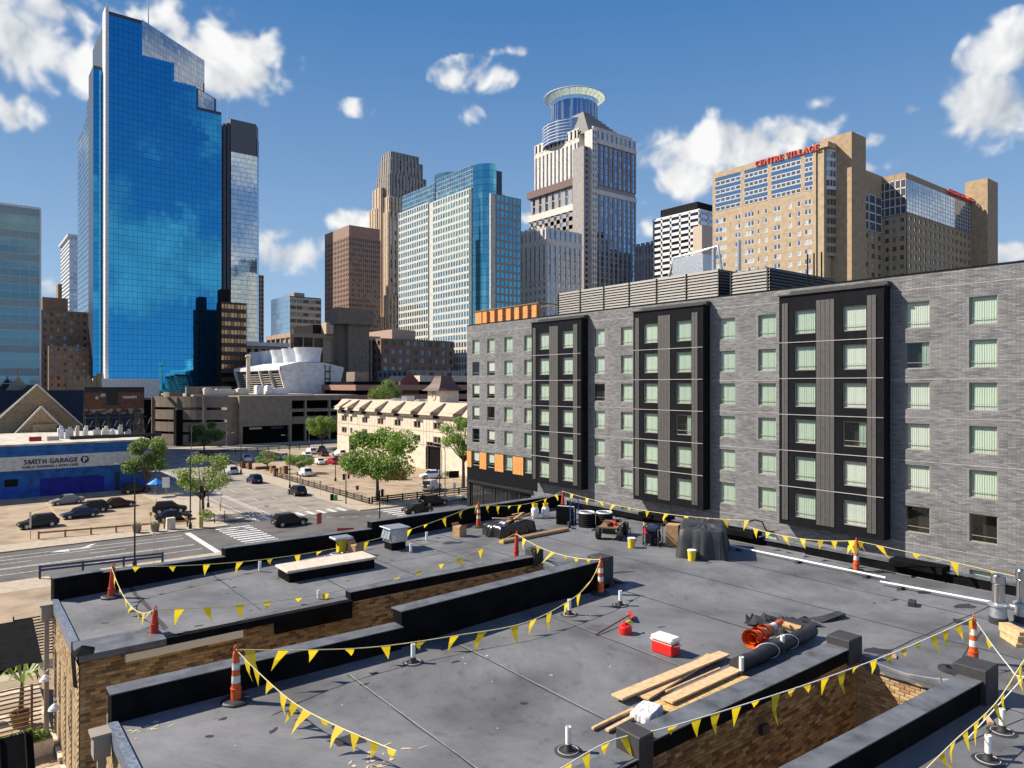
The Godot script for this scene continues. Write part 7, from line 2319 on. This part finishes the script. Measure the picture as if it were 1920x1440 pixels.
func make_trees():
	tree(V(28.1, 0, -107.4), 9.2, 5.0, "thin pale leafed tree by the crossing's near left pavement", M.leaf4, 3, 1900, 0.28, 0.55)
	tree(V(54.2, 0, -104.4), 11.4, 7.4, "large full green tree at the corner of the fenced lot", M.leaf0, 8, 5600, 0.34, 0.8)
	tree(V(73.5, 0, -108.0), 13.4, 4.6, "bright green tree half hidden by the hotel's left end", M.leaf0, 12, 3600, 0.38)
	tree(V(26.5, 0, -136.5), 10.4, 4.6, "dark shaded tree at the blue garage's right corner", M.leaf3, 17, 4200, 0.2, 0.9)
	tree(V(85.5, 0, -199.5), 9.8, 5.2, "bright green tree between parking ramp and cream motel", M.leaf0, 21, 3000, 0.25, 0.85)
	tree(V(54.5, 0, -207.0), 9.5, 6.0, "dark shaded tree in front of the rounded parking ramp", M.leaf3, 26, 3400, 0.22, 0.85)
	tree(V(54.8, 0, -157.5), 4.0, 3.1, "low wide tree left of the lot's entry gate", M.leaf0, 31, 1500, 0.3, 0.5)
	tree(V(57.6, 0, -146.0), 4.4, 4.2, "low wide tree right of the lot's entry gate", M.leaf1, 36, 1900, 0.3, 0.5)
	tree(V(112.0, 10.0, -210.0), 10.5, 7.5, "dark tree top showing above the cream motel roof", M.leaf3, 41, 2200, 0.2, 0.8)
	for q in [[66.8, -95.4, 1.3, "round green shrub in the hotel's pavement planter"], [79.5, -122.5, 1.0, "low green shrub beside the motel's dark gate"], [65.5, -90.5, 1.6, "leafy shrub nearest the hotel's shop front"], [27.5, -103.4, 1.3, "dark bush beneath the thin pale leafed tree"]]:
		var o = thing("shrub", q[3], "shrub", V(q[0], 0, q[1]))
		part("foliage", leaf_mass([[V(0, q[2] * 0.6, 0), V(q[2] * 0.8, q[2] * 0.6, q[2] * 0.8)]], 420, 0.13, int(q[0])), M.leaf1, o)
		var m = MB.new(); m.tube([V(0, -0.05, 0), V(0, q[2] * 0.6, 0)], 0.05, 6)
		part("stem", m, M.bark, o)

# ---------------------------------------------------------------- cars
func loft(rings: Array) -> MB:
	var m = MB.new()
	for i in rings.size() - 1:
		var a = rings[i]; var b = rings[i + 1]
		for j in a.size() - 1: m.quad(a[j], b[j], b[j + 1], a[j + 1])
	return m

func car_parts(kind: String) -> Dictionary:
	if C.has(kind): return C[kind]
	# stations along the length: x, half width, sill, shoulder, deck height
	var P = {"sedan": [4.7, 0.9, 0.92, 1.44, [-1.65, -1.0, 0.35, 1.05], 0.33], "suv": [4.6, 0.93, 1.05, 1.68, [-2.1, -1.75, 0.3, 1.05], 0.37], "pickup": [5.6, 0.97, 1.08, 1.82, [-0.75, -0.55, 0.65, 1.3], 0.4], "jeep": [4.6, 0.93, 1.15, 1.9, [-2.15, -2.05, 0.35, 0.75], 0.4], "hatch": [4.3, 0.9, 0.98, 1.52, [-2.0, -1.5, 0.25, 1.0], 0.33]}[kind]
	var L: float = P[0] * 0.5; var W: float = P[1]; var belt: float = P[2]; var roof: float = P[3]; var g: Array = P[4]; var wr: float = P[5]
	var box_like = kind in ["suv", "jeep", "pickup"]
	var hood: float = belt - (0.06 if kind == "jeep" else 0.12)
	var tailh: float = belt - (0.0 if box_like or kind == "hatch" else 0.03)
	var st = [[-L, 0.84, 0.42, tailh - 0.18, tailh - 0.14], [-L + 0.12, 0.93, 0.3, tailh - 0.06, tailh - 0.01], [-L + 0.55, 1.0, 0.22, tailh - 0.05, tailh], [g[0] + 0.05, 1.0, 0.2, belt - 0.05, belt], [g[3], 1.0, 0.2, belt - 0.06, belt - 0.01], [L - 0.75, 0.98, 0.22, hood - 0.1, hood - 0.03], [L - 0.2, 0.9, 0.28, hood - 0.2, hood - 0.12], [L, 0.76, 0.42, hood - 0.32, hood - 0.26]]
	var rings = []
	for s in st:
		var w: float = W * s[1]
		rings.append([V(s[0], s[2], w * 0.88), V(s[0], s[2] + 0.12, w), V(s[0], (s[2] + s[3]) * 0.52, w * 1.01), V(s[0], s[3], w * 0.97), V(s[0], s[4], w * 0.86), V(s[0], s[4] + 0.02, 0), V(s[0], s[4], -w * 0.86), V(s[0], s[3], -w * 0.97), V(s[0], (s[2] + s[3]) * 0.52, -w * 1.01), V(s[0], s[2] + 0.12, -w), V(s[0], s[2], -w * 0.88), V(s[0], s[2], w * 0.88)])
	var body = loft(rings)
	for e in [0, rings.size() - 1]:
		var r = rings[e]
		for j in range(1, r.size() - 2): body.tri(r[0], r[j + 1], r[j]) if e == 0 else body.tri(r[0], r[j], r[j + 1])
	# cabin: roof and pillars
	var tw = W * (0.78 if kind != "jeep" else 0.88)
	var bw = W * 0.9
	var by = belt - 0.02
	var A = [V(g[0], by, bw), V(g[1], roof - 0.05, tw), V(g[2], roof - 0.03, tw), V(g[3], by, bw)]
	var roofm = MB.new()
	var mz = V(1, 1, -1)
	roofm.quadn(A[1], A[2], A[2] * mz, A[1] * mz, Vector3.UP)
	roofm.quadn(A[1] + V(0.1, 0.05, -0.06), A[2] + V(-0.1, 0.04, -0.06), (A[2] + V(-0.1, 0.04, -0.06)) * mz, (A[1] + V(0.1, 0.05, -0.06)) * mz, Vector3.UP)
	for s in [V(1, 1, 1), mz]:
		roofm.quadn(A[1] * s, A[2] * s, (A[2] + V(-0.1, 0.04, -0.06)) * s, (A[1] + V(0.1, 0.05, -0.06)) * s, V(0, 1, s.z))
		roofm.quadn(A[0] * s, A[3] * s, A[2] * s, A[1] * s, V(0, 0, s.z))
	roofm.quadn(A[2], A[3], A[3] * mz, A[2] * mz, V(1, 0.5, 0)); roofm.quadn(A[0], A[1], A[1] * mz, A[0] * mz, V(-1, 0.3, 0))
	var d = {"body": body.mesh(), "cabin": roofm.mesh()}
	var ws = MB.new()
	var ins = func(a, b, c, e, n):
		var ct: Vector3 = (a + b + c + e) * 0.25
		ws.quadn(a.lerp(ct, 0.08) + n * 0.012, b.lerp(ct, 0.08) + n * 0.012, c.lerp(ct, 0.08) + n * 0.012, e.lerp(ct, 0.08) + n * 0.012, n)
	ins.call(A[2], A[3], A[3] * mz, A[2] * mz, V(0.8, 0.6, 0))
	d.windscreen = ws.mesh()
	ws = MB.new()
	var ins2 = func(a, b, c, e, n, k):
		var ct: Vector3 = (a + b + c + e) * 0.25
		ws.quadn(a.lerp(ct, k) + n * 0.012, b.lerp(ct, k) + n * 0.012, c.lerp(ct, k) + n * 0.012, e.lerp(ct, k) + n * 0.012, n)
	ins2.call(A[0], A[1], A[1] * mz, A[0] * mz, V(-0.9, 0.4, 0), 0.12)
	d.rear_window = ws.mesh()
	for side in 2:
		ws = MB.new()
		var s = V(1, 1, 1) if side == 0 else mz
		var n = V(0, 0.15, s.z)
		var mb_: Vector3 = A[0].lerp(A[3], 0.52); var mt: Vector3 = A[1].lerp(A[2], 0.5)
		ins2.call(A[0] * s, mb_ * s, mt * s, A[1] * s, n, 0.13); ins2.call(mb_ * s, A[3] * s, A[2] * s, mt * s, n, 0.13)
		d["side%d" % side] = ws.mesh()
	var ty = MB.new(); ty.lathe(Vector3.ZERO, [[wr * 0.62, -0.11], [wr * 0.97, -0.11], [wr, -0.07], [wr, 0.07], [wr * 0.97, 0.11], [wr * 0.62, 0.11]], 16)
	d.tyre = ty.mesh()
	var rm = MB.new(); rm.lathe(Vector3.ZERO, [[0.01, -0.09], [wr * 0.62, -0.1], [wr * 0.64, 0.1], [0.01, 0.09]], 12)
	d.rim = rm.mesh()
	var ar = MB.new(); ar.lathe(Vector3.ZERO, [[wr * 1.16, -0.015], [wr * 1.16, 0.015], [0.01, 0.016]], 16)
	d.arch = ar.mesh()
	var hl = MB.new(); hl.obox(Transform3D(), V(0.12, 0.13, 0.34), 0.03)
	d.lamp = hl.mesh()
	var pl = MB.new(); pl.obox(Transform3D(), V(0.02, 0.13, 0.3))
	d.plate = pl.mesh()
	d.L = L; d.W = W; d.wr = wr; d.hood = hood; d.tail = tailh
	C[kind] = d
	return d

func car(kind: String, pos: Vector3, heading: float, color: Color, label: String, group = "", small = false):
	# heading: direction of the nose, degrees from +x toward -z
	var d = car_parts(kind)
	var name_: String = {"sedan": "parked_car", "suv": "suv_car", "pickup": "pickup_truck", "jeep": "boxy_car", "hatch": "hatchback_car"}[kind]
	var o = thing(name_, label, "car", pos, deg_to_rad(heading), group)
	var key = "paint%s" % color.to_html()
	if not M.has(key):
		M[key] = mat(color, 0.35, 0.0)
		M[key].clearcoat_enabled = true
		M[key].clearcoat = 0.25
		M[key].metallic_specular = 0.35
		M[key].clearcoat_roughness = 0.05
	part("body", d.body, M[key], o)
	part("cabin", d.cabin, M[key], o)
	part("windscreen", d.windscreen, M.carglass, o); part("rear_window", d.rear_window, M.carglass, o)
	for s in 2: part("side_window", d["side%d" % s], M.carglass, o)
	var tb = Basis(Vector3.RIGHT, PI / 2)
	for x in [-d.L * 0.6, d.L * 0.62]:
		for z in [-1, 1]:
			var w = part("wheel", d.arch, M.dark, o, Transform3D(tb, V(x, d.wr, z * (d.W * 1.005))))
			part("tyre", d.tyre, M.tyre, w, Transform3D(Basis(), V(0, -z * 0.09 if false else 0.0, 0)))
			part("rim", d.rim, M.rim, w, Transform3D(Basis().scaled(V(1, 1.25, 1)), Vector3.ZERO))
	for z in [-1, 1]:
		part("headlight", d.lamp, M.head, o, at(d.L - 0.06, d.hood - 0.3, z * d.W * 0.58))
		part("taillight", d.lamp, M.tail, o, at(-d.L + 0.02, d.tail - 0.2, z * d.W * 0.66))
	part("number_plate", d.plate, M.plate, o, at(-d.L - 0.01, d.tail - 0.42, 0))
	if kind == "pickup":
		var b = MB.new(); b.box(V(-d.L + 0.15, d.tail - 0.04, -d.W * 0.75), V(-0.85, d.tail + 0.012, d.W * 0.75))
		part("load_bed", b, M.dark, o)
	if kind == "jeep":
		var b = MB.new(); b.tube([V(-2.42, 0.95, 0), V(-2.58, 0.95, 0)], 0.36, 14)
		part("spare_wheel", b, M.tyre, o)
	return o

func make_cars():
	var blk = lin(0.012, 0.012, 0.014); var wh = lin(0.72, 0.72, 0.72); var gr = lin(0.22, 0.23, 0.25); var red = lin(0.4, 0.012, 0.015); var sil = lin(0.45, 0.46, 0.47); var nav = lin(0.012, 0.02, 0.06); var brn = lin(0.05, 0.02, 0.02)
	car("sedan", V(14.1, 0, -131.5), 188, gr, "grey sedan parked nearest the blue garage wall")
	car("sedan", V(20.0, 0, -123.2), 4, brn, "long dark maroon sedan with chrome trim in the left lot")
	car("suv", V(15.9, 0, -120.5), 185, blk, "black car half hidden behind another in the left lot")
	car("sedan", V(14.1, 0, -116.8), 186, nav, "dark blue black sedan in the middle of the left lot")
	car("suv", V(8.8, 0, -112.2), 187, blk, "black suv alone at the left end of the left lot")
	car("suv", V(25.0, 0, -113.0), -12, blk, "black suv at the lot's right end by the thin tree")
	car("sedan", V(24.0, 0, -106.4), -4, blk, "black sedan behind the timber rail next to the white cabinet")
	car("suv", V(25.0, 0, -137.8), 0, blk, "dark car in the shade of the tree beside the blue garage")
	car("suv", V(46.4, -0.126, -155.5), 90, sil, "silver suv farthest up the side street")
	car("suv", V(45.7, -0.126, -138.5), 90, nav, "dark blue suv with light roof on the side street")
	car("suv", V(46.4, -0.126, -118.6), 90, blk, "black suv nearest the crossing on the side street")
	car("suv", V(35.6, -0.13, -93.6), 0, blk, "black suv crossing the junction")
	car("suv", V(57.0, 0, -141.8), 90, wh, "white suv just inside the lot's timber fence")
	car("suv", V(68.6, 0, -125.0), 140, red, "red suv behind the large corner tree")
	car("suv", V(75.3, 0, -122.0), 165, wh, "white suv in front of the motel's dark gate")
	car("jeep", V(67.2, 0, -108.6), 30, sil, "boxy silver car beside the fence near the hotel")
	car("suv", V(59.3, -0.13, -95.4), 0, blk, "big black suv waiting in the street below the hotel")
	car("sedan", V(53.8, -0.13, -90.9), 0, blk, "black sedan just showing above the rear parapet")
	car("sedan", V(68.0, -0.13, -96.3), 180, gr, "dark grey car at the kerb by the hotel shop front")
	# cars in the back of the fenced lot
	var back = [["pickup", 56.7, -177.5, 80, wh, "white pickup alone at the far left of the fenced lot"], ["sedan", 66.0, -177.0, 70, wh, "white car behind the left entry tree"], ["sedan", 68.5, -169.5, 90, gr, "grey car behind the right entry tree"], ["sedan", 72.0, -178.0, 90, wh, "white car in the middle of the back row"], ["suv", 76.5, -186.0, 90, wh, "white suv at the back fence of the lot"], ["sedan", 77.0, -178.5, 80, brn, "dark maroon car beside the back row's white cars"], ["suv", 80.0, -175.5, 95, wh, "white suv next to the dark maroon car"], ["pickup", 82.0 - 1.6, -187.5, 60, blk, "black pickup at the back corner of the lot"], ["sedan", 79.0 + 0.6, -168.8, 150, red, "red sedan in front of the black pickup"], ["sedan", 68.0, -160.5, 90, wh, "white sedan left of the bright red car"], ["sedan", 70.8, -159.0, 95, red, "bright red car in the lot's middle row"], ["sedan", 73.3, -163.5, 90, gr, "grey car behind the bright red car"], ["hatch", 77.3, -161.0, 90, wh, "white hatchback right of the bright red car"], ["pickup", 69.5, -139.5, 90, nav, "dark blue pickup left of the large corner tree"]]
	for q in back: car(q[0], V(q[1], 0, q[2]), q[3], q[4], q[5], "cars parked in the fenced lot")
	# a car far down the cross street
	car("suv", V(84.5, 0.0, -131.5), 90, sil, "grey car dim inside the motel's dark gateway")

# ---------------------------------------------------------------- street furniture
func street_lamp(pos: Vector3, h: float, arm: Vector3, label: String, m: Material = M.iron):
	var o = thing("street_lamp", label, "street lamp", pos, 0.0, "street lamps")
	var b = MB.new(); b.lathe(Vector3.ZERO, [[0.22, 0], [0.2, 0.6], [0.12, 0.75]], 10)
	part("base", b, m, o)
	b = MB.new(); b.tube([V(0, 0.6, 0), V(0, h - 0.8, 0), V(0, h - 0.2, 0) + arm * 0.12, V(0, h, 0) + arm * 0.4, V(0, h, 0) + arm], [0.09, 0.07, 0.06, 0.05, 0.045], 8)
	part("pole", b, m, o)
	b = MB.new(); b.obox(Transform3D(Basis.looking_at(arm.normalized()), V(0, h - 0.03, 0) + arm * 1.1), V(0.22, 0.1, 0.6), 0.03)
	part("lamp_head", b, M.galv, o)

func signal_post(pos: Vector3, h: float, label: String, heads: Array, base_mat: Material = M.iron):
	var o = thing("traffic_signal", label, "traffic light", pos, 0.0, "traffic signals")
	var b = MB.new(); b.tube([V(0, 0, 0), V(0, h, 0)], [0.1, 0.07], 8)
	part("post", b, base_mat, o)
	for q in heads:
		b = MB.new(); b.obox(Transform3D(), V(0.32, 0.95, 0.3), 0.03)
		var hd = part("signal_head", b, M.dark, o, at(q[0], q[1], q[2], q[3]))
		for k in 3:
			b = MB.new(); b.tube([V(0, 0, 0.14), V(0, 0, 0.17)], 0.1, 12)
			var on: bool = q[4] == k
			var lm = mat(lin(0.5, 0.03, 0.02) if k == 0 else lin(0.05, 0.05, 0.04), 0.4)
			if on:
				lm.emission_enabled = true
				lm.emission = Color(1.0, 0.08, 0.05)
				lm.emission_energy_multiplier = 1.2
			part("signal_light", b, lm, hd, at(0, 0.3 - k * 0.3, 0))
			b = MB.new(); b.obox(Transform3D(), V(0.24, 0.02, 0.16))
			part("visor", b, M.dark, hd, at(0, 0.42 - k * 0.3, 0.22))
	return o

func fence(label: String, a: Vector3, b: Vector3, h: float, rails: int, mt: Material, gap = 3.0, called = "timber_fence"):
	var o = thing(called, label, "fence", a)
	var d = b - a
	var L = d.length()
	var u = d / L
	var yaw = atan2(-u.z, u.x)
	var n = maxi(1, int(L / gap))
	var pm = MB.new(); pm.obox(at(0, h * 0.5 - 0.02, 0), V(0.2, h + 0.1, 0.2), 0.02)
	var pmesh = pm.mesh()
	for k in n + 1: part("post", pmesh, mt, o, Transform3D(Basis(Vector3.UP, yaw), u * (L * k / n)))
	var rm = MB.new(); rm.obox(at(0, 0, 0), V(L / n, 0.2, 0.06), 0.01)
	var rmesh = rm.mesh()
	for k in n:
		for j in rails: part("rail", rmesh, mt, o, Transform3D(Basis(Vector3.UP, yaw), u * (L * (k + 0.5) / n) + V(0, h - 0.15 - j * 0.32, 0) + V(u.z, 0, -u.x) * 0.135))

func sign_post(pos: Vector3, h: float, w: float, sh: float, m: Material, label: String, turn = 0.0, text = "", tm: Material = null, post: Material = M.galv):
	var o = thing("sign_post", label, "sign", pos, turn)
	var b = MB.new(); b.tube([V(0, 0, 0), V(0, h, 0)], 0.035, 6)
	part("post", b, post, o)
	b = MB.new(); b.obox(at(0, h - sh * 0.5, 0.06), V(w, sh, 0.03), 0.008)
	part("panel", b, m, o)
	if text: lettering(o, text, sh * 0.75, 0.01, tm if tm else M.white, at(0, h - sh * 0.5, 0.09))
	return o

func make_street():
	# timber rail along the left lot
	fence("brown timber rail along the left lot's pavement", V(8.2, 0, -103.6), V(24.4, 0, -100.6), 0.85, 1, worn(lin(0.27, 0.15, 0.06), 0.85, "wood", "soft", 0.8, 0.2), 2.7, "timber_rail")
	fence("pale timber rail along the left lot's street side", V(25.0, 0, -103.5), V(25.0, 0, -122), 0.8, 1, worn(lin(0.5, 0.33, 0.16), 0.85, "wood", "soft", 0.8, 0.2), 2.7, "timber_rail")
	fence("dark timber fence on the fenced lot's street side, nearer half", V(51.6, 0, -102.0), V(51.9, 0, -143.5), 1.0, 3, M.timber_d, 2.6)
	fence("dark timber fence on the fenced lot's street side, farther half", V(51.7, 0, -160.5), V(51.9, 0, -201), 1.0, 2, M.timber_d, 2.8)
	fence("black timber fence along the lot's front under the large tree", V(51.9, 0, -101.7), V(82.0, 0, -101.7), 1.1, 3, M.iron, 2.7)
	fence("black timber fence along the back of the fenced lot", V(52.2, 0, -201.5), V(82.5, 0, -201.5), 1.2, 3, M.iron, 3.0)
	# blue bench-like rail and the near pavement
	fence("dark blue rail on the near pavement below the roof's left end", V(6.6, 0, -82.2), V(17.2, 0, -80.9), 1.25, 2, worn(lin(0.012, 0.035, 0.1), 0.6), 2.9, "blue_rail")
	# lamps
	street_lamp(V(14.7, -0.01, -81.5), 10.6, V(-1.4, 0.15, 0.1), "tall dark street lamp on the near pavement at the left lot")
	street_lamp(V(24.3, 0, -98.7), 9.8, V(0.6, 0.1, 0.2), "tall dark street lamp at the junction's left corner")
	street_lamp(V(30.7, 0, -114.3), 8.0, V(1.6, 0.1, 0.2), "dark street lamp beside the thin pale tree")
	street_lamp(V(48.1, 0, -154.4), 8.6, V(-1.5, 0.1, 0.2), "dark street lamp by the lot's entry on the side street")
	street_lamp(V(48.1, 0, -126.5), 9.6, V(-1.2, 0.1, 0.2), "dark street lamp by the black suv on the side street")
	street_lamp(V(64.3, 0, -99.8), 8.4, V(-1.5, 0.15, 0.0), "grey curved street lamp before the motel gate", M.galv)
	street_lamp(V(70.8, 0, -100.0), 7.0, V(0.4, 0.1, 0), "slim dark lamp post next to the hotel's left end")
	street_lamp(V(50.5, 0, -204.0), 8.0, V(1.5, 0.1, 0), "street lamp at the far corner before the rounded ramp", M.galv)
	street_lamp(V(66.0, 0, -226.0), 8.2, V(-1.5, 0.1, 0), "street lamp in front of the ramp's dark entry", M.galv)
	street_lamp(V(92.0, 0, -225.0), 8.6, V(-1.2, 0.1, 0), "street lamp behind the bright tree at the ramp", M.galv)
	street_lamp(V(58.5, 0, -130.0), 5.2, V(0.8, 0.1, 0), "short curved lamp inside the fenced lot behind the tree")
	# signals
	signal_post(V(25.6, 0, -99.1), 5.4, "traffic signal on the yellow post at the junction's left corner", [[0.15, 5.0, 0.3, 0.6, -1], [0.5, 4.3, -0.1, 1.6, -1]])
	var yb = MB.new(); yb.obox(at(0, 0.75, 0), V(0.5, 1.5, 0.5), 0.03)
	solo("signal_cabinet", yb, worn(lin(0.55, 0.42, 0.12), 0.6), "yellow signal base box at the junction's left corner", "cabinet", V(25.6, 0, -98.75))
	signal_post(V(48.6, 0, -104.1), 4.8, "traffic signal by the green bin at the fenced lot's corner", [[-0.4, 4.3, 0.1, 0.5, -1], [0.4, 4.4, 0.1, -0.4, 0]])
	signal_post(V(63.5, 0, -100.2), 5.6, "traffic signal hanging by the blue street name sign", [[-0.5, 5.1, 0.1, 0.2, -1]])
	signal_post(V(33.0, 0, -224.5), 5.0, "far traffic signal showing red before the parking ramp", [[0.2, 4.6, 0.2, 0.6, 0]])
	signal_post(V(41.3, -0.13, -78.9), 5.9, "traffic signal cut by the rear parapet near the crossing", [[-0.3, 5.4, 0, 0.2, -1], [0.35, 5.5, 0, 1.2, -1]])
	# signs
	sign_post(V(62.0, 0, -100.1), 4.6, 1.9, 0.4, mat(lin(0.02, 0.12, 0.45), 0.5), "blue street name sign over the fence near the motel gate", -0.3)
	sign_post(V(66.6, 0, -100.6), 4.2, 1.7, 1.2, M.dark, "back of a square dark sign above the silver boxy car", -0.4)
	sign_post(V(7.4, 0, -104.0), 3.3, 0.22, 1.9, M.offwhite, "narrow pale upright sign board at the left end of the timber rail", -0.4, "", null, M.timber)
	sign_post(V(27.6, 0, -127.4), 3.5, 1.15, 1.7, M.white, "white rate board by the blue umbrella", -0.5, "", null, M.wood)
	sign_post(V(20.0, 0, -100.6), 2.4, 0.3, 0.5, M.paint_y, "small pale sign in front of the black sedan by the cabinet", -0.3)
	sign_post(V(16.6, -0.01, -82.0), 3.2, 0.3, 0.5, M.offwhite, "thin sign pole on the near pavement right of the tall lamp", 0.3)
	sign_post(V(34.0, -0.01, -80.2), 3.6, 1.0, 1.3, M.redd, "dark red sign panel on a pole by the crosswalk", 0.6)
	sign_post(V(37.2, -0.01, -79.8), 1.5, 2.0, 0.5, M.redd, "low dark red sign board behind the rear parapet", -0.5)
	sign_post(V(52.2, 0, -107.5), 2.2, 0.5, 0.7, M.redd, "small dark red lot sign by the near timber fence", -0.5)
	sign_post(V(48.5, 0, -122.5), 2.6, 0.3, 0.5, M.galv, "small parking sign on the kerb behind the black suv", -0.4)
	sign_post(V(48.4, 0, -113.5), 2.6, 0.35, 0.4, M.galv, "small parking sign between signal and black suv", -0.4)
	sign_post(V(32.0, 0, -112.0), 2.4, 0.15, 0.5, M.galv, "thin post at the kerb near the thin pale tree", 0.2)
	sign_post(V(53.6, 0, -152.5), 3.8, 1.6, 0.9, worn(lin(0.3, 0.16, 0.12), 0.8), "brown picture sign above the entry gate trees", -0.5)
	sign_post(V(64.9, -0.01, -97.9), 2.6, 0.45, 0.9, M.white, "small white sign with arrows before the big black suv", -0.4)
	# far street name sign
	sign_post(V(31.5, 0, -206.0), 6.8, 3.4, 0.7, mat(lin(0.02, 0.2, 0.6), 0.5), "blue sign high beside the far red signal", -0.3)
	# planters, cabinet, bins, bollards
	for q in [["grey tub planter left of its twin by the timber rail", 18.3, -100.2], ["grey tub planter right of its twin by the timber rail", 20.3, -99.6]]:
		var o = thing("tub_planter", q[0], "planter", V(q[1], 0, q[2]), 0.0, "tub planters on the pavement")
		var m = MB.new(); m.lathe(Vector3.ZERO, [[0.42, 0], [0.6, 1.0], [0.55, 1.0], [0.5, 0.9], [0.01, 0.9]], 14)
		part("tub", m, M.concrete_d, o)
		part("plants", leaf_mass([[V(0, 1.05, 0), V(0.5, 0.25, 0.5)]], 120, 0.1, int(q[1] * 10)), M.leaf1, o)
	var m = MB.new(); m.obox(at(0, 0.75, 0), V(1.0, 1.5, 0.7), 0.03)
	solo("utility_cabinet", m, M.offwhite, "white utility cabinet on the pavement by the tub planters", "cabinet", V(22.2, 0, -99.9))
	var o = thing("litter_bin", "black and green litter bins by the timber fence", "litter bin", V(48.6, 0, -108.6), -0.6)
	m = MB.new(); m.obox(at(-0.3, 0.5, 0), V(0.5, 1.0, 0.5), 0.03)
	part("bin", m, M.dark, o)
	m = MB.new(); m.obox(at(0.3, 0.45, 0), V(0.5, 0.9, 0.5), 0.03)
	part("bin", m, mat(lin(0.08, 0.3, 0.06), 0.5), o)
	for q in [["dark bollard post left on the corner pavement", 31.2, -109.8], ["dark bollard post nearest the crosswalk", 29.6, -102.1], ["dark bollard post at the kerb by the yellow box", 27.8, -100.5]]:
		m = MB.new(); m.lathe(Vector3.ZERO, [[0.06, 0], [0.05, 1.3], [0.02, 1.36]], 8)
		solo("bollard", m, M.iron, q[0], "bollard", V(q[1], 0, q[2]), 0.0, "bollards on the corner pavement")
	# blue umbrella
	o = thing("blue_umbrella", "bright blue patio umbrella at the blue garage's right end", "umbrella", V(26.6, 0, -130.5))
	m = MB.new(); m.tube([V(0, 0, 0), V(0, 2.6, 0)], 0.03, 6)
	part("pole", m, M.galv, o)
	m = MB.new()
	for k in 8:
		var a0 = TAU * k / 8; var a1 = TAU * (k + 1) / 8
		m.tri(V(0.2, 3.1, 0), V(cos(a1) * 1.3, 2.2, sin(a1) * 1.3), V(cos(a0) * 1.3, 2.2, sin(a0) * 1.3))
	part("canopy", m, mat(lin(0.02, 0.25, 0.75), 0.6), o)
	# brick gate piers at the lot entry
	var pm = worn(lin(0.17, 0.06, 0.035), 0.9, "grain", "soft", 0.8, 0.2)
	for q in [["brick pier left of the lot's entry, farther one", 51.3, -163.0], ["brick pier left of the lot's entry, nearer one", 51.9, -160.4], ["brick pier right of the lot's entry", 52.0, -144.6], ["brick pier behind the entry's ticket post", 55.2, -147.5]]:
		o = thing("brick_pier", q[0], "gate pier", V(q[1], 0, q[2]), 0.0, "brick gate piers")
		m = MB.new(); m.obox(at(0, 0.75, 0), V(0.8, 1.5, 0.8), 0.03)
		part("shaft", m, pm, o)
		m = MB.new(); m.obox(at(0, 1.57, 0), V(0.95, 0.14, 0.95), 0.03)
		part("cap", m, M.timber_d, o)
	m = MB.new(); m.box(V(0, 0, 0), V(4.5, 0.6, 0.5))
	solo("low_brick_wall", m, pm, "low red brick planter wall beside the lot's entry", "wall", V(52.6, 0, -159.0))
	for q in [["yellow ticket post at the lot's entry", 53.3, -151.0, M.paint_y], ["yellow bollard right of the ticket post", 54.6, -149.2, M.paint_y], ["white ticket machine at the lot's entry", 55.3, -150.5, M.white]]:
		m = MB.new(); m.obox(at(0, 0.65, 0), V(0.35, 1.3, 0.35), 0.03)
		solo("ticket_post", m, q[3], q[0], "ticket post", V(q[1], 0, q[2]))
	# red tipped marker near the rail on the near pavement
	m = MB.new(); m.tube([V(0, 0, 0), V(0, 1.2, 0)], 0.09, 8)
	solo("marker_post", m, M.redd, "short red and white marker post by the rear parapet's step", "marker", V(24.2, -0.01, -80.3))
	# patio slabs near the hotel
	for q in [[52.8, -83.5, 5.0], [54.0, -86.8, 4.0]]:
		m = MB.new(); m.obox(at(0, 0.38, 0), V(q[2], 0.75, 0.9), 0.04)
		solo("patio_planter", m, M.concrete, "long pale planter box on the hotel's pavement, %s" % ("nearer the parapet" if q[0] < 53 else "farther out"), "planter", V(q[0] + 8.0 * 0, 0, q[1] + 1.0), 0.0)

func _ready():
	make_materials()
	make_world()
	make_ground()
	make_roof_building()
	make_hotel()
	make_skyline()
	make_middle()
	make_trees()
	make_cars()
	make_street()
	make_roof_things()
	make_terrace()
